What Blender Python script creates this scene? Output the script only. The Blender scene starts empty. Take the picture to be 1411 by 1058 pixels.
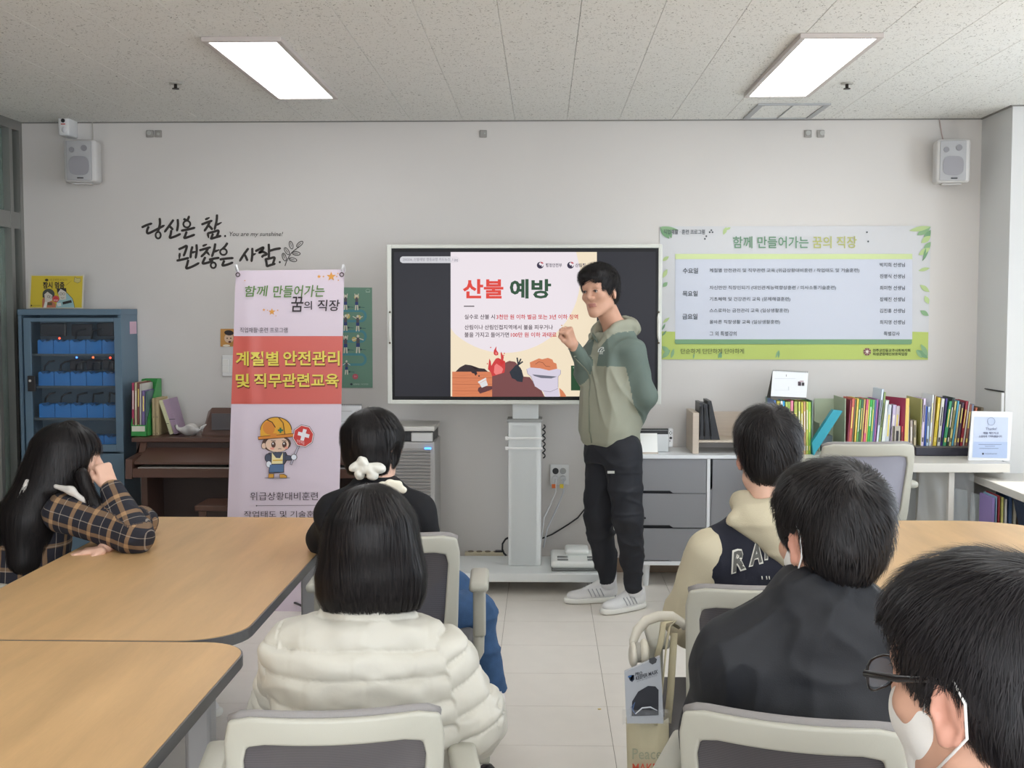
import bpy, bmesh, math, random
import numpy as np
from mathutils import Vector, Matrix, Euler

random.seed(7); rng = np.random.default_rng(7)
SC = bpy.context.scene
COL = SC.collection
PI = math.pi

# ------------------------------------------------------------------ camera, world, sun, exposure
FPX = 1650.0                       # focal length in pixels of the 1411 px wide frame
EYE = Vector((0, 0, 1.55))
cd = bpy.data.cameras.new('camera'); cam = bpy.data.objects.new('camera', cd); COL.objects.link(cam)
cam.location = EYE
cam.rotation_euler = (math.radians(90 - 3.6), 0, math.radians(1.5))
cd.sensor_width = 36; cd.lens = FPX / 1411 * 36; cd.clip_start = .05; cd.clip_end = 60
SC.camera = cam
ROT = Euler(cam.rotation_euler).to_matrix()

SC.view_settings.view_transform = 'Standard'; SC.view_settings.look = 'None'
SC.view_settings.gamma = 1; SC.view_settings.exposure = 0.0; SC.view_settings.use_curve_mapping = False
SC.cycles.use_denoising = True; SC.cycles.max_bounces = 8; SC.cycles.diffuse_bounces = 5
SC.cycles.sample_clamp_indirect = 6; SC.cycles.caustics_reflective = False; SC.cycles.caustics_refractive = False

w = bpy.data.worlds.new('sky'); SC.world = w; w.use_nodes = True
w.node_tree.nodes['Background'].inputs[0].default_value = (.72, .84, 1, 1)
w.node_tree.nodes['Background'].inputs[1].default_value = 1.6

def add_sun(energy, direction, col=(1, .95, .88)):
    l = bpy.data.lights.new('sun', 'SUN'); l.energy = energy; l.angle = .01; l.color = col
    o = bpy.data.objects.new('sun', l); COL.objects.link(o)
    o.rotation_euler = Vector(direction).to_track_quat('-Z', 'Y').to_euler(); o.location = (6, 3, 5)
add_sun(5.5, (-.62, .12, -.72))

def add_area(name, loc, direction, sx, sy, energy, col):
    l = bpy.data.lights.new(name, 'AREA'); l.shape = 'RECTANGLE'; l.size = sx; l.size_y = sy
    l.energy = energy; l.color = col; l.spread = math.radians(170)
    o = bpy.data.objects.new(name, l); COL.objects.link(o); o.location = loc
    o.rotation_euler = Vector(direction).to_track_quat('-Z', 'Z').to_euler()
# daylight entering through the windows of the right wall
add_area('window_and_fill_light', (3.56, 4.3, 1.62), (-1, 0, -.12), 3.6, 1.4, 84, (.86, .93, 1))
add_area('window_and_fill_light', (3.56, .2, 1.62), (-1, 0, -.12), 3.8, 1.4, 70, (.87, .93, 1))
# added fill light from behind the camera, lifts the lower back wall
add_area('window_and_fill_light', (.3, -2.5, 1.5), (0, 1, -.1), 5.6, 1.5, 140, (.93, .96, 1))
PANEL_EMIT = 11.5

# ------------------------------------------------------------------ pixel helpers: real depth, so everything stands where it should
def P(px, py, Y):
    d = ROT @ Vector(((px - 705.5) / FPX, (529 - py) / FPX, -1)); return EYE + d * (Y / d.y)
def PZ(px, py, Z):
    d = ROT @ Vector(((px - 705.5) / FPX, (529 - py) / FPX, -1)); return EYE + d * ((Z - EYE.z) / d.z)
def crop(x0, y0, s): return lambda x, y: (x0 + x / s, y0 + y / s)

# ------------------------------------------------------------------ materials
MATS = {}
def lin(c):
    c = c / 255; return c / 12.92 if c < .04045 else ((c + .055) / 1.055) ** 2.4
def rgb(c, k=1): return tuple(min(1, lin(v) * k) for v in c) + (1,)
def mat(name, c, rough=.6, metal=0, noise=0, nscale=20, bump=0, bscale=200, emit=0, coat=0, spec=.5, sheen=0, trans=0, alpha=1, stretch=(1, 1, 1)):
    key = name
    if key in MATS: return MATS[key]
    m = bpy.data.materials.new(name); m.use_nodes = True; MATS[key] = m
    nt = m.node_tree; N = nt.nodes; L = nt.links; p = N['Principled BSDF']
    col = rgb(c); p.inputs['Base Color'].default_value = col
    p.inputs['Roughness'].default_value = rough; p.inputs['Metallic'].default_value = metal
    p.inputs['Specular IOR Level'].default_value = spec
    if coat: p.inputs['Coat Weight'].default_value = coat
    if sheen: p.inputs['Sheen Weight'].default_value = sheen
    if trans: p.inputs['Transmission Weight'].default_value = trans; p.inputs['IOR'].default_value = 1.1
    if alpha < 1: p.inputs['Alpha'].default_value = alpha
    if emit:
        p.inputs['Emission Color'].default_value = col; p.inputs['Emission Strength'].default_value = emit
    if noise or bump:
        tc = N.new('ShaderNodeTexCoord'); mp = N.new('ShaderNodeMapping'); mp.inputs['Scale'].default_value = stretch
        L.new(tc.outputs['Object'], mp.inputs[0])
    if noise:
        n = N.new('ShaderNodeTexNoise'); n.inputs['Scale'].default_value = nscale; n.inputs['Detail'].default_value = 4
        L.new(mp.outputs[0], n.inputs[0])
        mx = N.new('ShaderNodeMix'); mx.data_type = 'RGBA'
        mx.inputs[6].default_value = tuple(v * (1 - noise) for v in col[:3]) + (1,)
        mx.inputs[7].default_value = tuple(min(1, v * (1 + noise)) for v in col[:3]) + (1,)
        L.new(n.outputs[0], mx.inputs[0]); L.new(mx.outputs[2], p.inputs['Base Color'])
    if bump:
        n = N.new('ShaderNodeTexNoise'); n.inputs['Scale'].default_value = bscale; n.inputs['Detail'].default_value = 3
        L.new(mp.outputs[0], n.inputs[0]); b = N.new('ShaderNodeBump'); b.inputs['Strength'].default_value = bump
        b.inputs['Distance'].default_value = .002
        L.new(n.outputs[0], b.inputs['Height']); L.new(b.outputs[0], p.inputs['Normal'])
    return m
def glass(name, c, alpha, rough=.04):
    m = mat(name, c, rough, spec=.8, alpha=alpha); return m
def cm(c, rough=.6, **k):          # plain colour material by value
    return mat('colour_%02x%02x%02x' % tuple(int(v) for v in c) + ('' if rough == .6 else '_r%d' % int(rough * 100)) + ''.join('_' + a + str(v) for a, v in k.items()), c, rough, **k)

# ------------------------------------------------------------------ objects
ORG = {}
def link(o, parent=None, org=None):
    COL.objects.link(o)
    if parent is not None: o.parent = parent; ORG[o.name] = ORG[parent.name]
    else: ORG[o.name] = Vector(org) if org is not None else Vector((0, 0, 0))
    return o
def tag(o, label=None, cat=None, group=None, kind=None):
    if label: o['label'] = label
    if cat: o['category'] = cat
    if group: o['group'] = group
    if kind: o['kind'] = kind
    return o
def thing(name, label, cat, loc=(0, 0, 0), group=None):
    o = bpy.data.objects.new(name, None); o.empty_display_size = .05; o.location = loc
    link(o, None, loc); return tag(o, label, cat, group)
def finish(name, me, mats, parent):
    for m in (mats if isinstance(mats, (list, tuple)) else [mats]): me.materials.append(m)
    o = bpy.data.objects.new(name, me)
    if parent is not None:
        link(o, parent); og = ORG[parent.name]
    else:
        n = len(me.vertices); a = np.empty(n * 3, 'f'); me.vertices.foreach_get('co', a); a = a.reshape(-1, 3)
        og = Vector(((a[:, 0].min() + a[:, 0].max()) / 2, (a[:, 1].min() + a[:, 1].max()) / 2, a[:, 2].min()))
        og = Vector([float(v) for v in og]); o.location = og; link(o, None, og)
    if og.length > 0: me.transform(Matrix.Translation(-og))
    return o
def copy_tree(o, parent=None):
    c = o.copy(); COL.objects.link(c)
    ORG[c.name] = Vector(ORG.get(o.name, (0, 0, 0)))
    if parent is not None: c.parent = parent
    for ch in list(o.children): copy_tree(ch, c)
    return c

class B:
    """collects solids in one bmesh and links them as ONE object"""
    def __init__(s): s.bm = bmesh.new(); s.mi = 0
    def _new(s, vs, M=None):
        if M is not None: bmesh.ops.transform(s.bm, matrix=M, verts=vs)
    def m(s, i): s.mi = i; return s
    def box(s, x0, x1, y0, y1, z0, z1, bev=0, M=None, seg=2):
        t = bmesh.new()
        bmesh.ops.create_cube(t, size=1)
        S = Matrix.Translation(((x0 + x1) / 2, (y0 + y1) / 2, (z0 + z1) / 2)) @ Matrix.Diagonal((abs(x1 - x0), abs(y1 - y0), abs(z1 - z0), 1))
        bmesh.ops.transform(t, matrix=S, verts=t.verts)
        if bev: bmesh.ops.bevel(t, geom=list(t.edges), offset=bev, segments=seg, profile=.5, affect='EDGES', clamp_overlap=True)
        s._merge(t, M); return s
    def _merge(s, t, M=None):
        if M is not None: bmesh.ops.transform(t, matrix=M, verts=t.verts)
        vm = {}
        for v in t.verts: vm[v] = s.bm.verts.new(v.co)
        for f in t.faces:
            try: g = s.bm.faces.new([vm[v] for v in f.verts]); g.material_index = s.mi
            except ValueError: pass
        t.free()
    def quad(s, pts):
        f = s.bm.faces.new([s.bm.verts.new(p) for p in pts]); f.material_index = s.mi; return s
    def prism(s, pts, d, M=None):
        """closed polygon (3D points) extruded by vector d; concave allowed"""
        t = bmesh.new(); a = [t.verts.new(p) for p in pts]; b = [t.verts.new(Vector(p) + Vector(d)) for p in pts]
        n = len(a)
        t.faces.new(a[::-1]); t.faces.new(b)
        for i in range(n): t.faces.new((a[i], a[(i + 1) % n], b[(i + 1) % n], b[i]))
        bmesh.ops.triangulate(t, faces=[f for f in t.faces if len(f.verts) > 4])
        bmesh.ops.recalc_face_normals(t, faces=t.faces)
        s._merge(t, M); return s
    def tube(s, pts, r, n=8, closed=False, flat=None):
        pts = [Vector(p) for p in pts]; k = len(pts); rs = r if isinstance(r, (list, tuple)) else [r] * k
        rings = []; up = Vector((0, 0, 1)); prev = None
        for i, p in enumerate(pts):
            if closed: d = pts[(i + 1) % k] - pts[i - 1]
            else: d = pts[min(i + 1, k - 1)] - pts[max(i - 1, 0)]
            if d.length < 1e-9: d = Vector((0, 0, 1))
            d.normalize()
            if prev is None:
                u = d.cross(up)
                if u.length < .05: u = d.cross(Vector((0, 1, 0)))
            else: u = prev - d * prev.dot(d)
            u.normalize(); prev = u; v = d.cross(u)
            f = flat or 1
            rings.append([s.bm.verts.new(p + u * math.cos(2 * PI * j / n) * rs[i] + v * math.sin(2 * PI * j / n) * rs[i] * f) for j in range(n)])
        for i in range(k if closed else k - 1):
            a, b = rings[i], rings[(i + 1) % k]
            for j in range(n):
                fc = s.bm.faces.new((a[j], a[(j + 1) % n], b[(j + 1) % n], b[j])); fc.material_index = s.mi; fc.smooth = True
        if not closed:
            for rg in (rings[0][::-1], rings[-1]):
                fc = s.bm.faces.new(rg); fc.material_index = s.mi
        return s
    def cyl(s, a, b, r, r2=None, n=16): return s.tube([a, b], [r, r if r2 is None else r2], n)
    def ball(s, c, r, n=12, sc=(1, 1, 1), R=None):
        t = bmesh.new(); bmesh.ops.create_uvsphere(t, u_segments=n, v_segments=max(6, n // 2 + 2), radius=r)
        M = Matrix.Translation(c) @ (R.to_4x4() if R else Matrix()) @ Matrix.Diagonal((*sc, 1))
        s._merge(t, M)
        return s
    def done(s, name, mats, parent=None, smooth=False, angle=None):
        bmesh.ops.recalc_face_normals(s.bm, faces=s.bm.faces)
        me = bpy.data.meshes.new(name); s.bm.to_mesh(me); s.bm.free()
        if smooth or angle: me.shade_smooth()
        if angle: me.set_sharp_from_angle(angle=math.radians(angle))
        return finish(name, me, mats, parent)

def grid_mesh(name, V, F, mats, parent, midx=None, attr=None, smooth=True):
    """numpy verts (n,3) and faces (m,3|4) -> object"""
    V = np.asarray(V, 'f'); F = np.asarray(F, 'i'); k = F.shape[1]
    me = bpy.data.meshes.new(name); me.vertices.add(len(V)); me.vertices.foreach_set('co', V.ravel())
    me.loops.add(F.size); me.loops.foreach_set('vertex_index', F.ravel())
    me.polygons.add(len(F)); me.polygons.foreach_set('loop_start', np.arange(0, F.size, k, dtype='i'))
    if midx is not None: me.polygons.foreach_set('material_index', np.asarray(midx, 'i'))
    me.update(calc_edges=True)
    if attr is not None:
        a = me.attributes.new('pat', 'FLOAT_VECTOR', 'POINT'); a.data.foreach_set('vector', np.asarray(attr, 'f').ravel())
    if smooth: me.shade_smooth()
    return finish(name, me, mats, parent)

# ------------------------------------------------------------------ print on planes
TXT = []
def text_data(s, bold=0.0, res=2):
    c = bpy.data.curves.new('t', 'FONT'); c.body = s; c.resolution_u = res; c.offset = bold; c.size = 1
    o = bpy.data.objects.new('t', c); e = o; me = o.to_mesh()
    V = [v.co.copy() for v in me.vertices]; F = [tuple(p.vertices) for p in me.polygons]
    e.to_mesh_clear(); TXT.append((o, c))
    return V, F
class Print:
    """flat print on the plane y = Y (or a general plane through fn), laid out in photo pixels and turned into metres"""
    def __init__(s, Y, mp=None, at=None):
        s.Y = Y; s.mp = mp or (lambda x, y: (x, y)); s.at = at; s.V = []; s.F = []; s.MI = []; s.mats = []; s.cuts = []; s.k = 0
    def pt(s, x, y, lay):
        x, y = s.mp(x, y)
        if s.at: return s.at(x, y, lay)
        return P(x, y, s.Y - .0012 * lay)
    def mi(s, m):
        if m not in s.mats: s.mats.append(m)
        return s.mats.index(m)
    def poly(s, pts, m, lay=1):
        s.k += 1; lay = lay + .008 * (s.k % 110)          # overlapping ink never shares one plane
        t = bmesh.new(); vs = [t.verts.new((p[0], p[1], 0)) for p in pts]
        f = t.faces.new(vs); bmesh.ops.triangulate(t, faces=[f]); t.verts.index_update()
        b = len(s.V); s.V += [s.pt(v.co.x, v.co.y, lay) for v in t.verts]
        for f in t.faces: s.F.append(tuple(b + v.index for v in f.verts)); s.MI.append(s.mi(m))
        t.free(); return s
    def rect(s, x0, y0, x1, y1, m, lay=1): return s.poly([(x0, y0), (x1, y0), (x1, y1), (x0, y1)], m, lay)
    def disc(s, x, y, rx, ry, m, lay=1, n=20, a0=0, a1=2 * PI, rot=0):
        q = []
        for i in range(n):
            a = a0 + (a1 - a0) * i / (n if a1 - a0 > 6.2 else n - 1); u, v = rx * math.cos(a), ry * math.sin(a)
            q.append((x + u * math.cos(rot) - v * math.sin(rot), y + u * math.sin(rot) + v * math.cos(rot)))
        return s.poly(q, m, lay)
    def stroke(s, pts, wd, m, lay=1, taper=True):
        s.k += 1; lay = lay + .008 * (s.k % 110)
        n = len(pts); q = []
        if taper and n == 2: pts = [pts[0], ((pts[0][0] * .6 + pts[1][0] * .4), (pts[0][1] * .6 + pts[1][1] * .4)), pts[1]]; n = 3
        L, R = [], []
        for i in range(n):
            a = Vector(pts[max(0, i - 1)]); b = Vector(pts[min(n - 1, i + 1)]); d = b - a
            if d.length == 0: d = Vector((1, 0))
            d.normalize(); nn = Vector((-d.y, d.x)); h = wd / 2 * ((.8 if i == 0 else .45 if i == n - 1 else 1.1) if taper else 1)
            c = Vector(pts[i]) + (d * (-wd * .2 if i == 0 else wd * .2 if i == n - 1 else 0))
            L.append(c + nn * h); R.append(c - nn * h)
        b = len(s.V); s.V += [s.pt(v.x, v.y, lay) for v in L] + [s.pt(v.x, v.y, lay) for v in R]
        for i in range(n - 1): s.F.append((b + i, b + i + 1, b + n + i + 1, b + n + i)); s.MI.append(s.mi(m))
        return s
    def ring(s, x, y, rx, ry, wd, m, lay=1, n=18, rot=0):
        q = [(x + rx * math.cos(2 * PI * i / n) * math.cos(rot) - ry * math.sin(2 * PI * i / n) * math.sin(rot),
              y + rx * math.cos(2 * PI * i / n) * math.sin(rot) + ry * math.sin(2 * PI * i / n) * math.cos(rot)) for i in range(n + 1)]
        return s.stroke(q, wd, m, lay, False)
    def text(s, t, x0, y0, x1, y1, m, lay=2, bold=0.0, shear=0, keep=False, rot=0):
        s.cuts.append(len(s.F)); V, F = text_data(t, bold); xs = [v.x for v in V]; ys = [v.y for v in V]
        a, b_, c, d = min(xs), max(xs), min(ys), max(ys); base = len(s.V)
        for v in V:
            u = (v.x - a) / (b_ - a); h = (v.y - c) / (d - c)
            X = x0 + (x1 - x0) * u + shear * h; Yp = y1 + (y0 - y1) * h + rot * (u - .5)
            s.V.append(s.pt(X, Yp, lay))
        for f in F: s.F.append(tuple(base + i for i in f)); s.MI.append(s.mi(m))
        return s
    def done(s, name, parent=None):
        if len(s.cuts) > 1 and s.cuts[0] == 0 and parent is not None:      # every line of writing is a part of its own
            cs = s.cuts + [len(s.F)]
            for a, b in zip(cs[:-1], cs[1:]):
                F = s.F[a:b]; ids = sorted({i for f in F for i in f}); mp = {v: k for k, v in enumerate(ids)}
                me = bpy.data.meshes.new('text_line'); me.from_pydata([tuple(s.V[i]) for i in ids], [], [tuple(mp[i] for i in f) for f in F]); me.update()
                o = finish('text_line', me, s.mats[s.MI[a]], parent)
            return o
        me = bpy.data.meshes.new(name); me.from_pydata([tuple(v) for v in s.V], [], s.F)
        me.polygons.foreach_set('material_index', s.MI); me.update()
        return finish(name, me, s.mats, parent)
# ------------------------------------------------------------------ organic surfaces: smooth-blended solids turned into one continuous mesh
def smin(a, b, k):
    if k <= 0: return np.minimum(a, b)
    h = np.maximum(k - np.abs(a - b), 0) / k; return np.minimum(a, b) - h * h * k * .25
def A3(v): return np.array([float(t) for t in v], 'f')
def cone(a, b, ra, rb=None, k=.015, op='u', tag=0):
    a, b = A3(a), A3(b); rb = ra if rb is None else rb; ab = b - a; L2 = max(float(ab @ ab), 1e-9)
    def fn(x, y, z):
        px, py, pz = x - a[0], y - a[1], z - a[2]
        t = np.clip((px * ab[0] + py * ab[1] + pz * ab[2]) / L2, 0, 1)
        return np.sqrt((px - t * ab[0]) ** 2 + (py - t * ab[1]) ** 2 + (pz - t * ab[2]) ** 2) - (ra + (rb - ra) * t)
    R = max(ra, rb); return dict(fn=fn, lo=np.minimum(a, b) - R, hi=np.maximum(a, b) + R, k=k, op=op, tag=tag)
def _loc(T):
    Ti = T.inverted(); m = [[float(Ti[i][j]) for j in range(4)] for i in range(3)]
    return lambda x, y, z: tuple(m[i][0] * x + m[i][1] * y + m[i][2] * z + m[i][3] for i in range(3))
def _bb(T, lo, hi):
    c = [T @ Vector((a, b, d)) for a in (lo[0], hi[0]) for b in (lo[1], hi[1]) for d in (lo[2], hi[2])]
    c = np.array([tuple(v) for v in c], 'f'); return c.min(0), c.max(0)
I4 = Matrix.Identity(4)
def ell(c, r, T=I4, k=.015, op='u', tag=0, rot=None):
    M = T @ Matrix.Translation(Vector(c)) @ (Euler(rot).to_matrix().to_4x4() if rot else I4); f = _loc(M); r = A3(r)
    def fn(x, y, z):
        x, y, z = f(x, y, z); k0 = np.sqrt((x / r[0]) ** 2 + (y / r[1]) ** 2 + (z / r[2]) ** 2)
        k1 = np.sqrt((x / r[0] ** 2) ** 2 + (y / r[1] ** 2) ** 2 + (z / r[2] ** 2) ** 2) + 1e-6
        return k0 * (k0 - 1) / k1
    lo, hi = _bb(M, -r, r); return dict(fn=fn, lo=lo, hi=hi, k=k, op=op, tag=tag)
def rbox(c, h, T=I4, rad=.01, k=.015, op='u', tag=0, rot=None):
    M = T @ Matrix.Translation(Vector(c)) @ (Euler(rot).to_matrix().to_4x4() if rot else I4); f = _loc(M); h = A3(h)
    def fn(x, y, z):
        x, y, z = f(x, y, z); qx, qy, qz = np.abs(x) - h[0] + rad, np.abs(y) - h[1] + rad, np.abs(z) - h[2] + rad
        return np.sqrt(np.maximum(qx, 0) ** 2 + np.maximum(qy, 0) ** 2 + np.maximum(qz, 0) ** 2) + np.minimum(np.maximum(qx, np.maximum(qy, qz)), 0) - rad
    lo, hi = _bb(M, -h, h); return dict(fn=fn, lo=lo, hi=hi, k=k, op=op, tag=tag)
def loft(nodes, T=I4, k=.015, op='u', tag=0, e=2.3):
    """nodes (x, y, z, rx, ry) with rising z in the frame T"""
    nd = np.array(nodes, 'f'); f = _loc(T); zs = nd[:, 2]
    def fn(x, y, z):
        x, y, z = f(x, y, z); zz = np.clip(z, zs[0], zs[-1])
        cx, cy, rx, ry = (np.interp(zz, zs, nd[:, i]).astype('f') for i in (0, 1, 3, 4))
        q = (np.abs((x - cx) / rx) ** e + np.abs((y - cy) / ry) ** e) ** (1 / e)
        d = (q - 1) * np.minimum(rx, ry); dz = np.maximum(zs[0] - z, z - zs[-1])
        return np.where((dz > 0) & (d > 0), np.sqrt(np.maximum(d, 0) ** 2 + np.maximum(dz, 0) ** 2), np.maximum(d, dz))
    lo, hi = _bb(T, (nd[:, 0] - nd[:, 3]).min() * np.array([1, 0, 0]) + np.array([0, (nd[:, 1] - nd[:, 4]).min(), zs[0]]),
                 np.array([(nd[:, 0] + nd[:, 3]).max(), (nd[:, 1] + nd[:, 4]).max(), zs[-1]]))
    return dict(fn=fn, lo=lo, hi=hi, k=k, op=op, tag=tag)
def nz(V, freq, seed=0, n=7, sc=(1, 1, 1)):
    r = np.random.default_rng(seed); V = V * np.array(sc); o = 0
    wv = r.normal(size=(n, 3)); wv /= np.linalg.norm(wv, axis=1)[:, None]
    warp = np.sin(V @ (r.normal(size=(3, 3)) * freq * .4) + r.uniform(0, 6, 3)) * (.6 / freq)
    for i in range(n): o = o + np.sin((V + warp) @ wv[i] * freq * r.uniform(.7, 1.5) + r.uniform(0, 6.28))
    return o / math.sqrt(n)
class SDF:
    def __init__(s, prims, res, clip=None, margin=.02):
        s.res = res; s.prims = prims
        pos = [p for p in prims if p['op'] == 'u']
        lo = np.min([p['lo'] for p in pos], 0) - margin - 2 * res; hi = np.max([p['hi'] for p in pos], 0) + margin + 2 * res
        if clip: lo = np.maximum(lo, A3(clip[0])); hi = np.minimum(hi, A3(clip[1]))
        s.lo = lo.astype('f'); s.n = np.maximum(4, np.ceil((hi - lo) / res).astype(int) + 1)
        s.D = np.full(s.n, .5, 'f'); ax = [s.lo[i] + np.arange(s.n[i], dtype='f') * res for i in range(3)]
        for p in prims:
            m = margin + p['k']
            if p['op'] == 'i': i0 = np.zeros(3, int); i1 = s.n
            else:
                i0 = np.maximum(0, np.floor((p['lo'] - m - s.lo) / res).astype(int)); i1 = np.minimum(s.n, np.ceil((p['hi'] + m - s.lo) / res).astype(int) + 1)
            if (i1 <= i0).any(): continue
            sl = tuple(slice(a, b) for a, b in zip(i0, i1))
            X, Y, Z = ax[0][sl[0]][:, None, None], ax[1][sl[1]][None, :, None], ax[2][sl[2]][None, None, :]
            d = p['fn'](X, Y, Z); cur = s.D[sl]
            if p['op'] == 'u': s.D[sl] = smin(cur, d, p['k'])
            elif p['op'] == 's': s.D[sl] = -smin(-cur, d, p['k'])
            else: s.D[sl] = -smin(-cur, -d, p['k'])
    def sample(s, V):
        q = (V - s.lo) / s.res; q = np.clip(q, 0, s.n - 1.001); i = q.astype(int); f = q - i; o = 0
        for a in (0, 1):
            for b in (0, 1):
                for c in (0, 1):
                    wt = (f[:, 0] if a else 1 - f[:, 0]) * (f[:, 1] if b else 1 - f[:, 1]) * (f[:, 2] if c else 1 - f[:, 2])
                    o = o + wt * s.D[i[:, 0] + a, i[:, 1] + b, i[:, 2] + c]
        return o
    def grad(s, V):
        e = s.res; g = np.stack([s.sample(V + d) - s.sample(V - d) for d in np.eye(3) * e], 1)
        return g / (np.linalg.norm(g, axis=1)[:, None] + 1e-9)
    def mesh(s, smooth=1):
        D = s.D; S = D < 0; n = s.n
        a = S[:-1, :-1, :-1].astype('i1')
        cnt = sum(S[dx:n[0] - 1 + dx, dy:n[1] - 1 + dy, dz:n[2] - 1 + dz].astype('i1') for dx in (0, 1) for dy in (0, 1) for dz in (0, 1))
        act = (cnt > 0) & (cnt < 8); idx = np.argwhere(act); vid = np.full(act.shape, -1, 'i'); vid[act] = np.arange(len(idx))
        acc = np.zeros((len(idx), 3)); c = np.zeros(len(idx)); cor = [(x, y, z) for x in (0, 1) for y in (0, 1) for z in (0, 1)]
        for p in cor:
            for ax in range(3):
                if p[ax]: continue
                q = list(p); q[ax] = 1
                va = D[idx[:, 0] + p[0], idx[:, 1] + p[1], idx[:, 2] + p[2]]; vb = D[idx[:, 0] + q[0], idx[:, 1] + q[1], idx[:, 2] + q[2]]
                cr = (va < 0) != (vb < 0); t = np.where(cr, va / np.where(cr, va - vb, 1), 0)
                pt = np.tile(np.array(p, float), (len(idx), 1)); pt[:, ax] = t
                acc[cr] += pt[cr]; c[cr] += 1
        V = s.lo + (idx + acc / np.maximum(c, 1)[:, None]) * s.res; F = []
        for ax in range(3):
            u, v = [(1, 2), (2, 0), (0, 1)][ax]; sl0 = [slice(None)] * 3; sl1 = [slice(None)] * 3
            sl0[ax] = slice(0, -1); sl1[ax] = slice(1, None)
            for w_ in (u, v): sl0[w_] = slice(1, -1); sl1[w_] = slice(1, -1)
            s0, s1 = S[tuple(sl0)], S[tuple(sl1)]
            for flip, msk in ((False, s0 & ~s1), (True, ~s0 & s1)):
                e = np.argwhere(msk)
                if not len(e): continue
                e[:, u] += 1; e[:, v] += 1
                def g(du, dv):
                    q = e.copy(); q[:, u] -= du; q[:, v] -= dv; return vid[q[:, 0], q[:, 1], q[:, 2]]
                qd = np.stack([g(1, 1), g(0, 1), g(0, 0), g(1, 0)], 1)
                F.append(qd[:, ::-1] if flip else qd)
        F = np.concatenate(F); F = F[(F >= 0).all(1)]
        for _ in range(smooth):
            sm = np.zeros_like(V); ct = np.zeros(len(V))
            for j in range(4):
                for dd in (1, 3):
                    np.add.at(sm, F[:, j], V[F[:, (j + dd) % 4]]); np.add.at(ct, F[:, j], 1)
            V = V * .4 + .6 * sm / np.maximum(ct, 1)[:, None]
        s.V, s.F = V, F; return V, F
def near(prims, V):
    """index of the nearest primitive's tag for each vertex"""
    x, y, z = V[:, 0], V[:, 1], V[:, 2]; ds = np.stack([p['fn'](x, y, z) for p in prims], 1)
    return np.array([p['tag'] for p in prims])[ds.argmin(1)]
def sdf_obj(name, prims, res, mats, parent, disp=None, mfn=None, smooth=1, attr=None, clip=None):
    s = SDF(prims, res, clip); V, F = s.mesh(smooth)
    if disp is not None:
        N = s.grad(V); V = V + N * disp(V, N)[:, None]
    mi = None
    if mfn is not None: mi = mfn(V[F].mean(1))
    at = attr(V) if attr else None
    o = grid_mesh(name, V, F, mats, parent, mi, at); s.obj = o; s.V = V
    return s
def strands(s, n, flow, L, wd, parent_mat=None, mask=None, step=.008, lift=(.001, .004), seed=1, curl=0, col=None, zstop=None):
    """ribbons of hair combed over the solid s; returns verts, faces"""
    r = np.random.default_rng(seed); V = s.V
    if mask is not None: V = V[mask(V)]
    if len(V) == 0: return np.zeros((0, 3)), np.zeros((0, 4), int)
    p = V[r.integers(0, len(V), n)] + r.normal(size=(n, 3)) * .002
    K = max(3, int(L / step)); lf = r.uniform(lift[0], lift[1], n); pts = []; nor = []
    jit = r.normal(size=(n, 3)) * .12; last = None
    for i in range(K):
        g = s.grad(p); d = s.sample(p); on = np.abs(d) < .03
        tgt = lf * (i / K + .3)
        p = np.where(on[:, None], p - g * (d - tgt)[:, None], p); pts.append(p.copy()); nor.append(g)
        f = flow(p) + jit; f = f - g * (f * g).sum(1)[:, None] * (.95 if on.any() else 0)
        f /= np.linalg.norm(f, axis=1)[:, None] + 1e-6
        if last is not None: f = f * .5 + last * .5
        last = f; p = p + f * step
    pts = np.stack(pts, 1); nor = np.stack(nor, 1); t = np.gradient(pts, axis=1); sd = np.cross(t, nor)
    sd /= np.linalg.norm(sd, axis=2)[:, :, None] + 1e-9
    pr = np.interp(np.arange(K) / (K - 1), [0, .15, .6, 1], [.3, 1, .9, .12]) * wd
    wv = sd * (pr[None, :, None] * r.uniform(.6, 1.4, n)[:, None, None]) * .5
    Vt = np.stack([pts + wv, pts - wv], 2).reshape(-1, 3)
    b = (np.arange(n)[:, None] * K + np.arange(K - 1)[None, :]).ravel() * 2
    return Vt, np.stack([b, b + 1, b + 3, b + 2], 1)
def hair_obj(name, prims, res, mt, parent, flow, n, L, wd=.0016, mask=None, lift=(.001, .004), seed=1, amp=.002, fr=120, sc=(1, 1, .25), smooth=1, step=.008):
    s = SDF(prims, res); V, F = s.mesh(smooth); N = s.grad(V)
    V = V + N * (nz(V, fr, seed, 9, sc) * amp)[:, None]; s.V = V
    V2, F2 = strands(s, n, flow, L, wd, mask=mask, lift=lift, seed=seed, step=step)
    Vt = np.concatenate([V, V2]); Ft = np.concatenate([F, F2 + len(V)]); return grid_mesh(name, Vt, Ft, mt, parent)
# ------------------------------------------------------------------ the room
WY = 7.0; ZC = 2.635; XL = P(33, 300, WY).x; XR = P(1350, 300, WY).x; XW = 3.62; YB = -2.6
PY = 6.55; XP = P(1386, 300, PY).x
def paint(name, c, rough=.75, var=.05):
    return mat(name, c, rough, noise=var, nscale=1.3, bump=.12, bscale=260, spec=.25)
M_wall = paint('wall_paint', (212, 208, 204)); M_wallr = paint('wall_paint_side', (216, 216, 215))
M_white = mat('white_laminate', (226, 226, 224), .4); M_ply = mat('base_strip', (150, 128, 108), .5, noise=.1)

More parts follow.
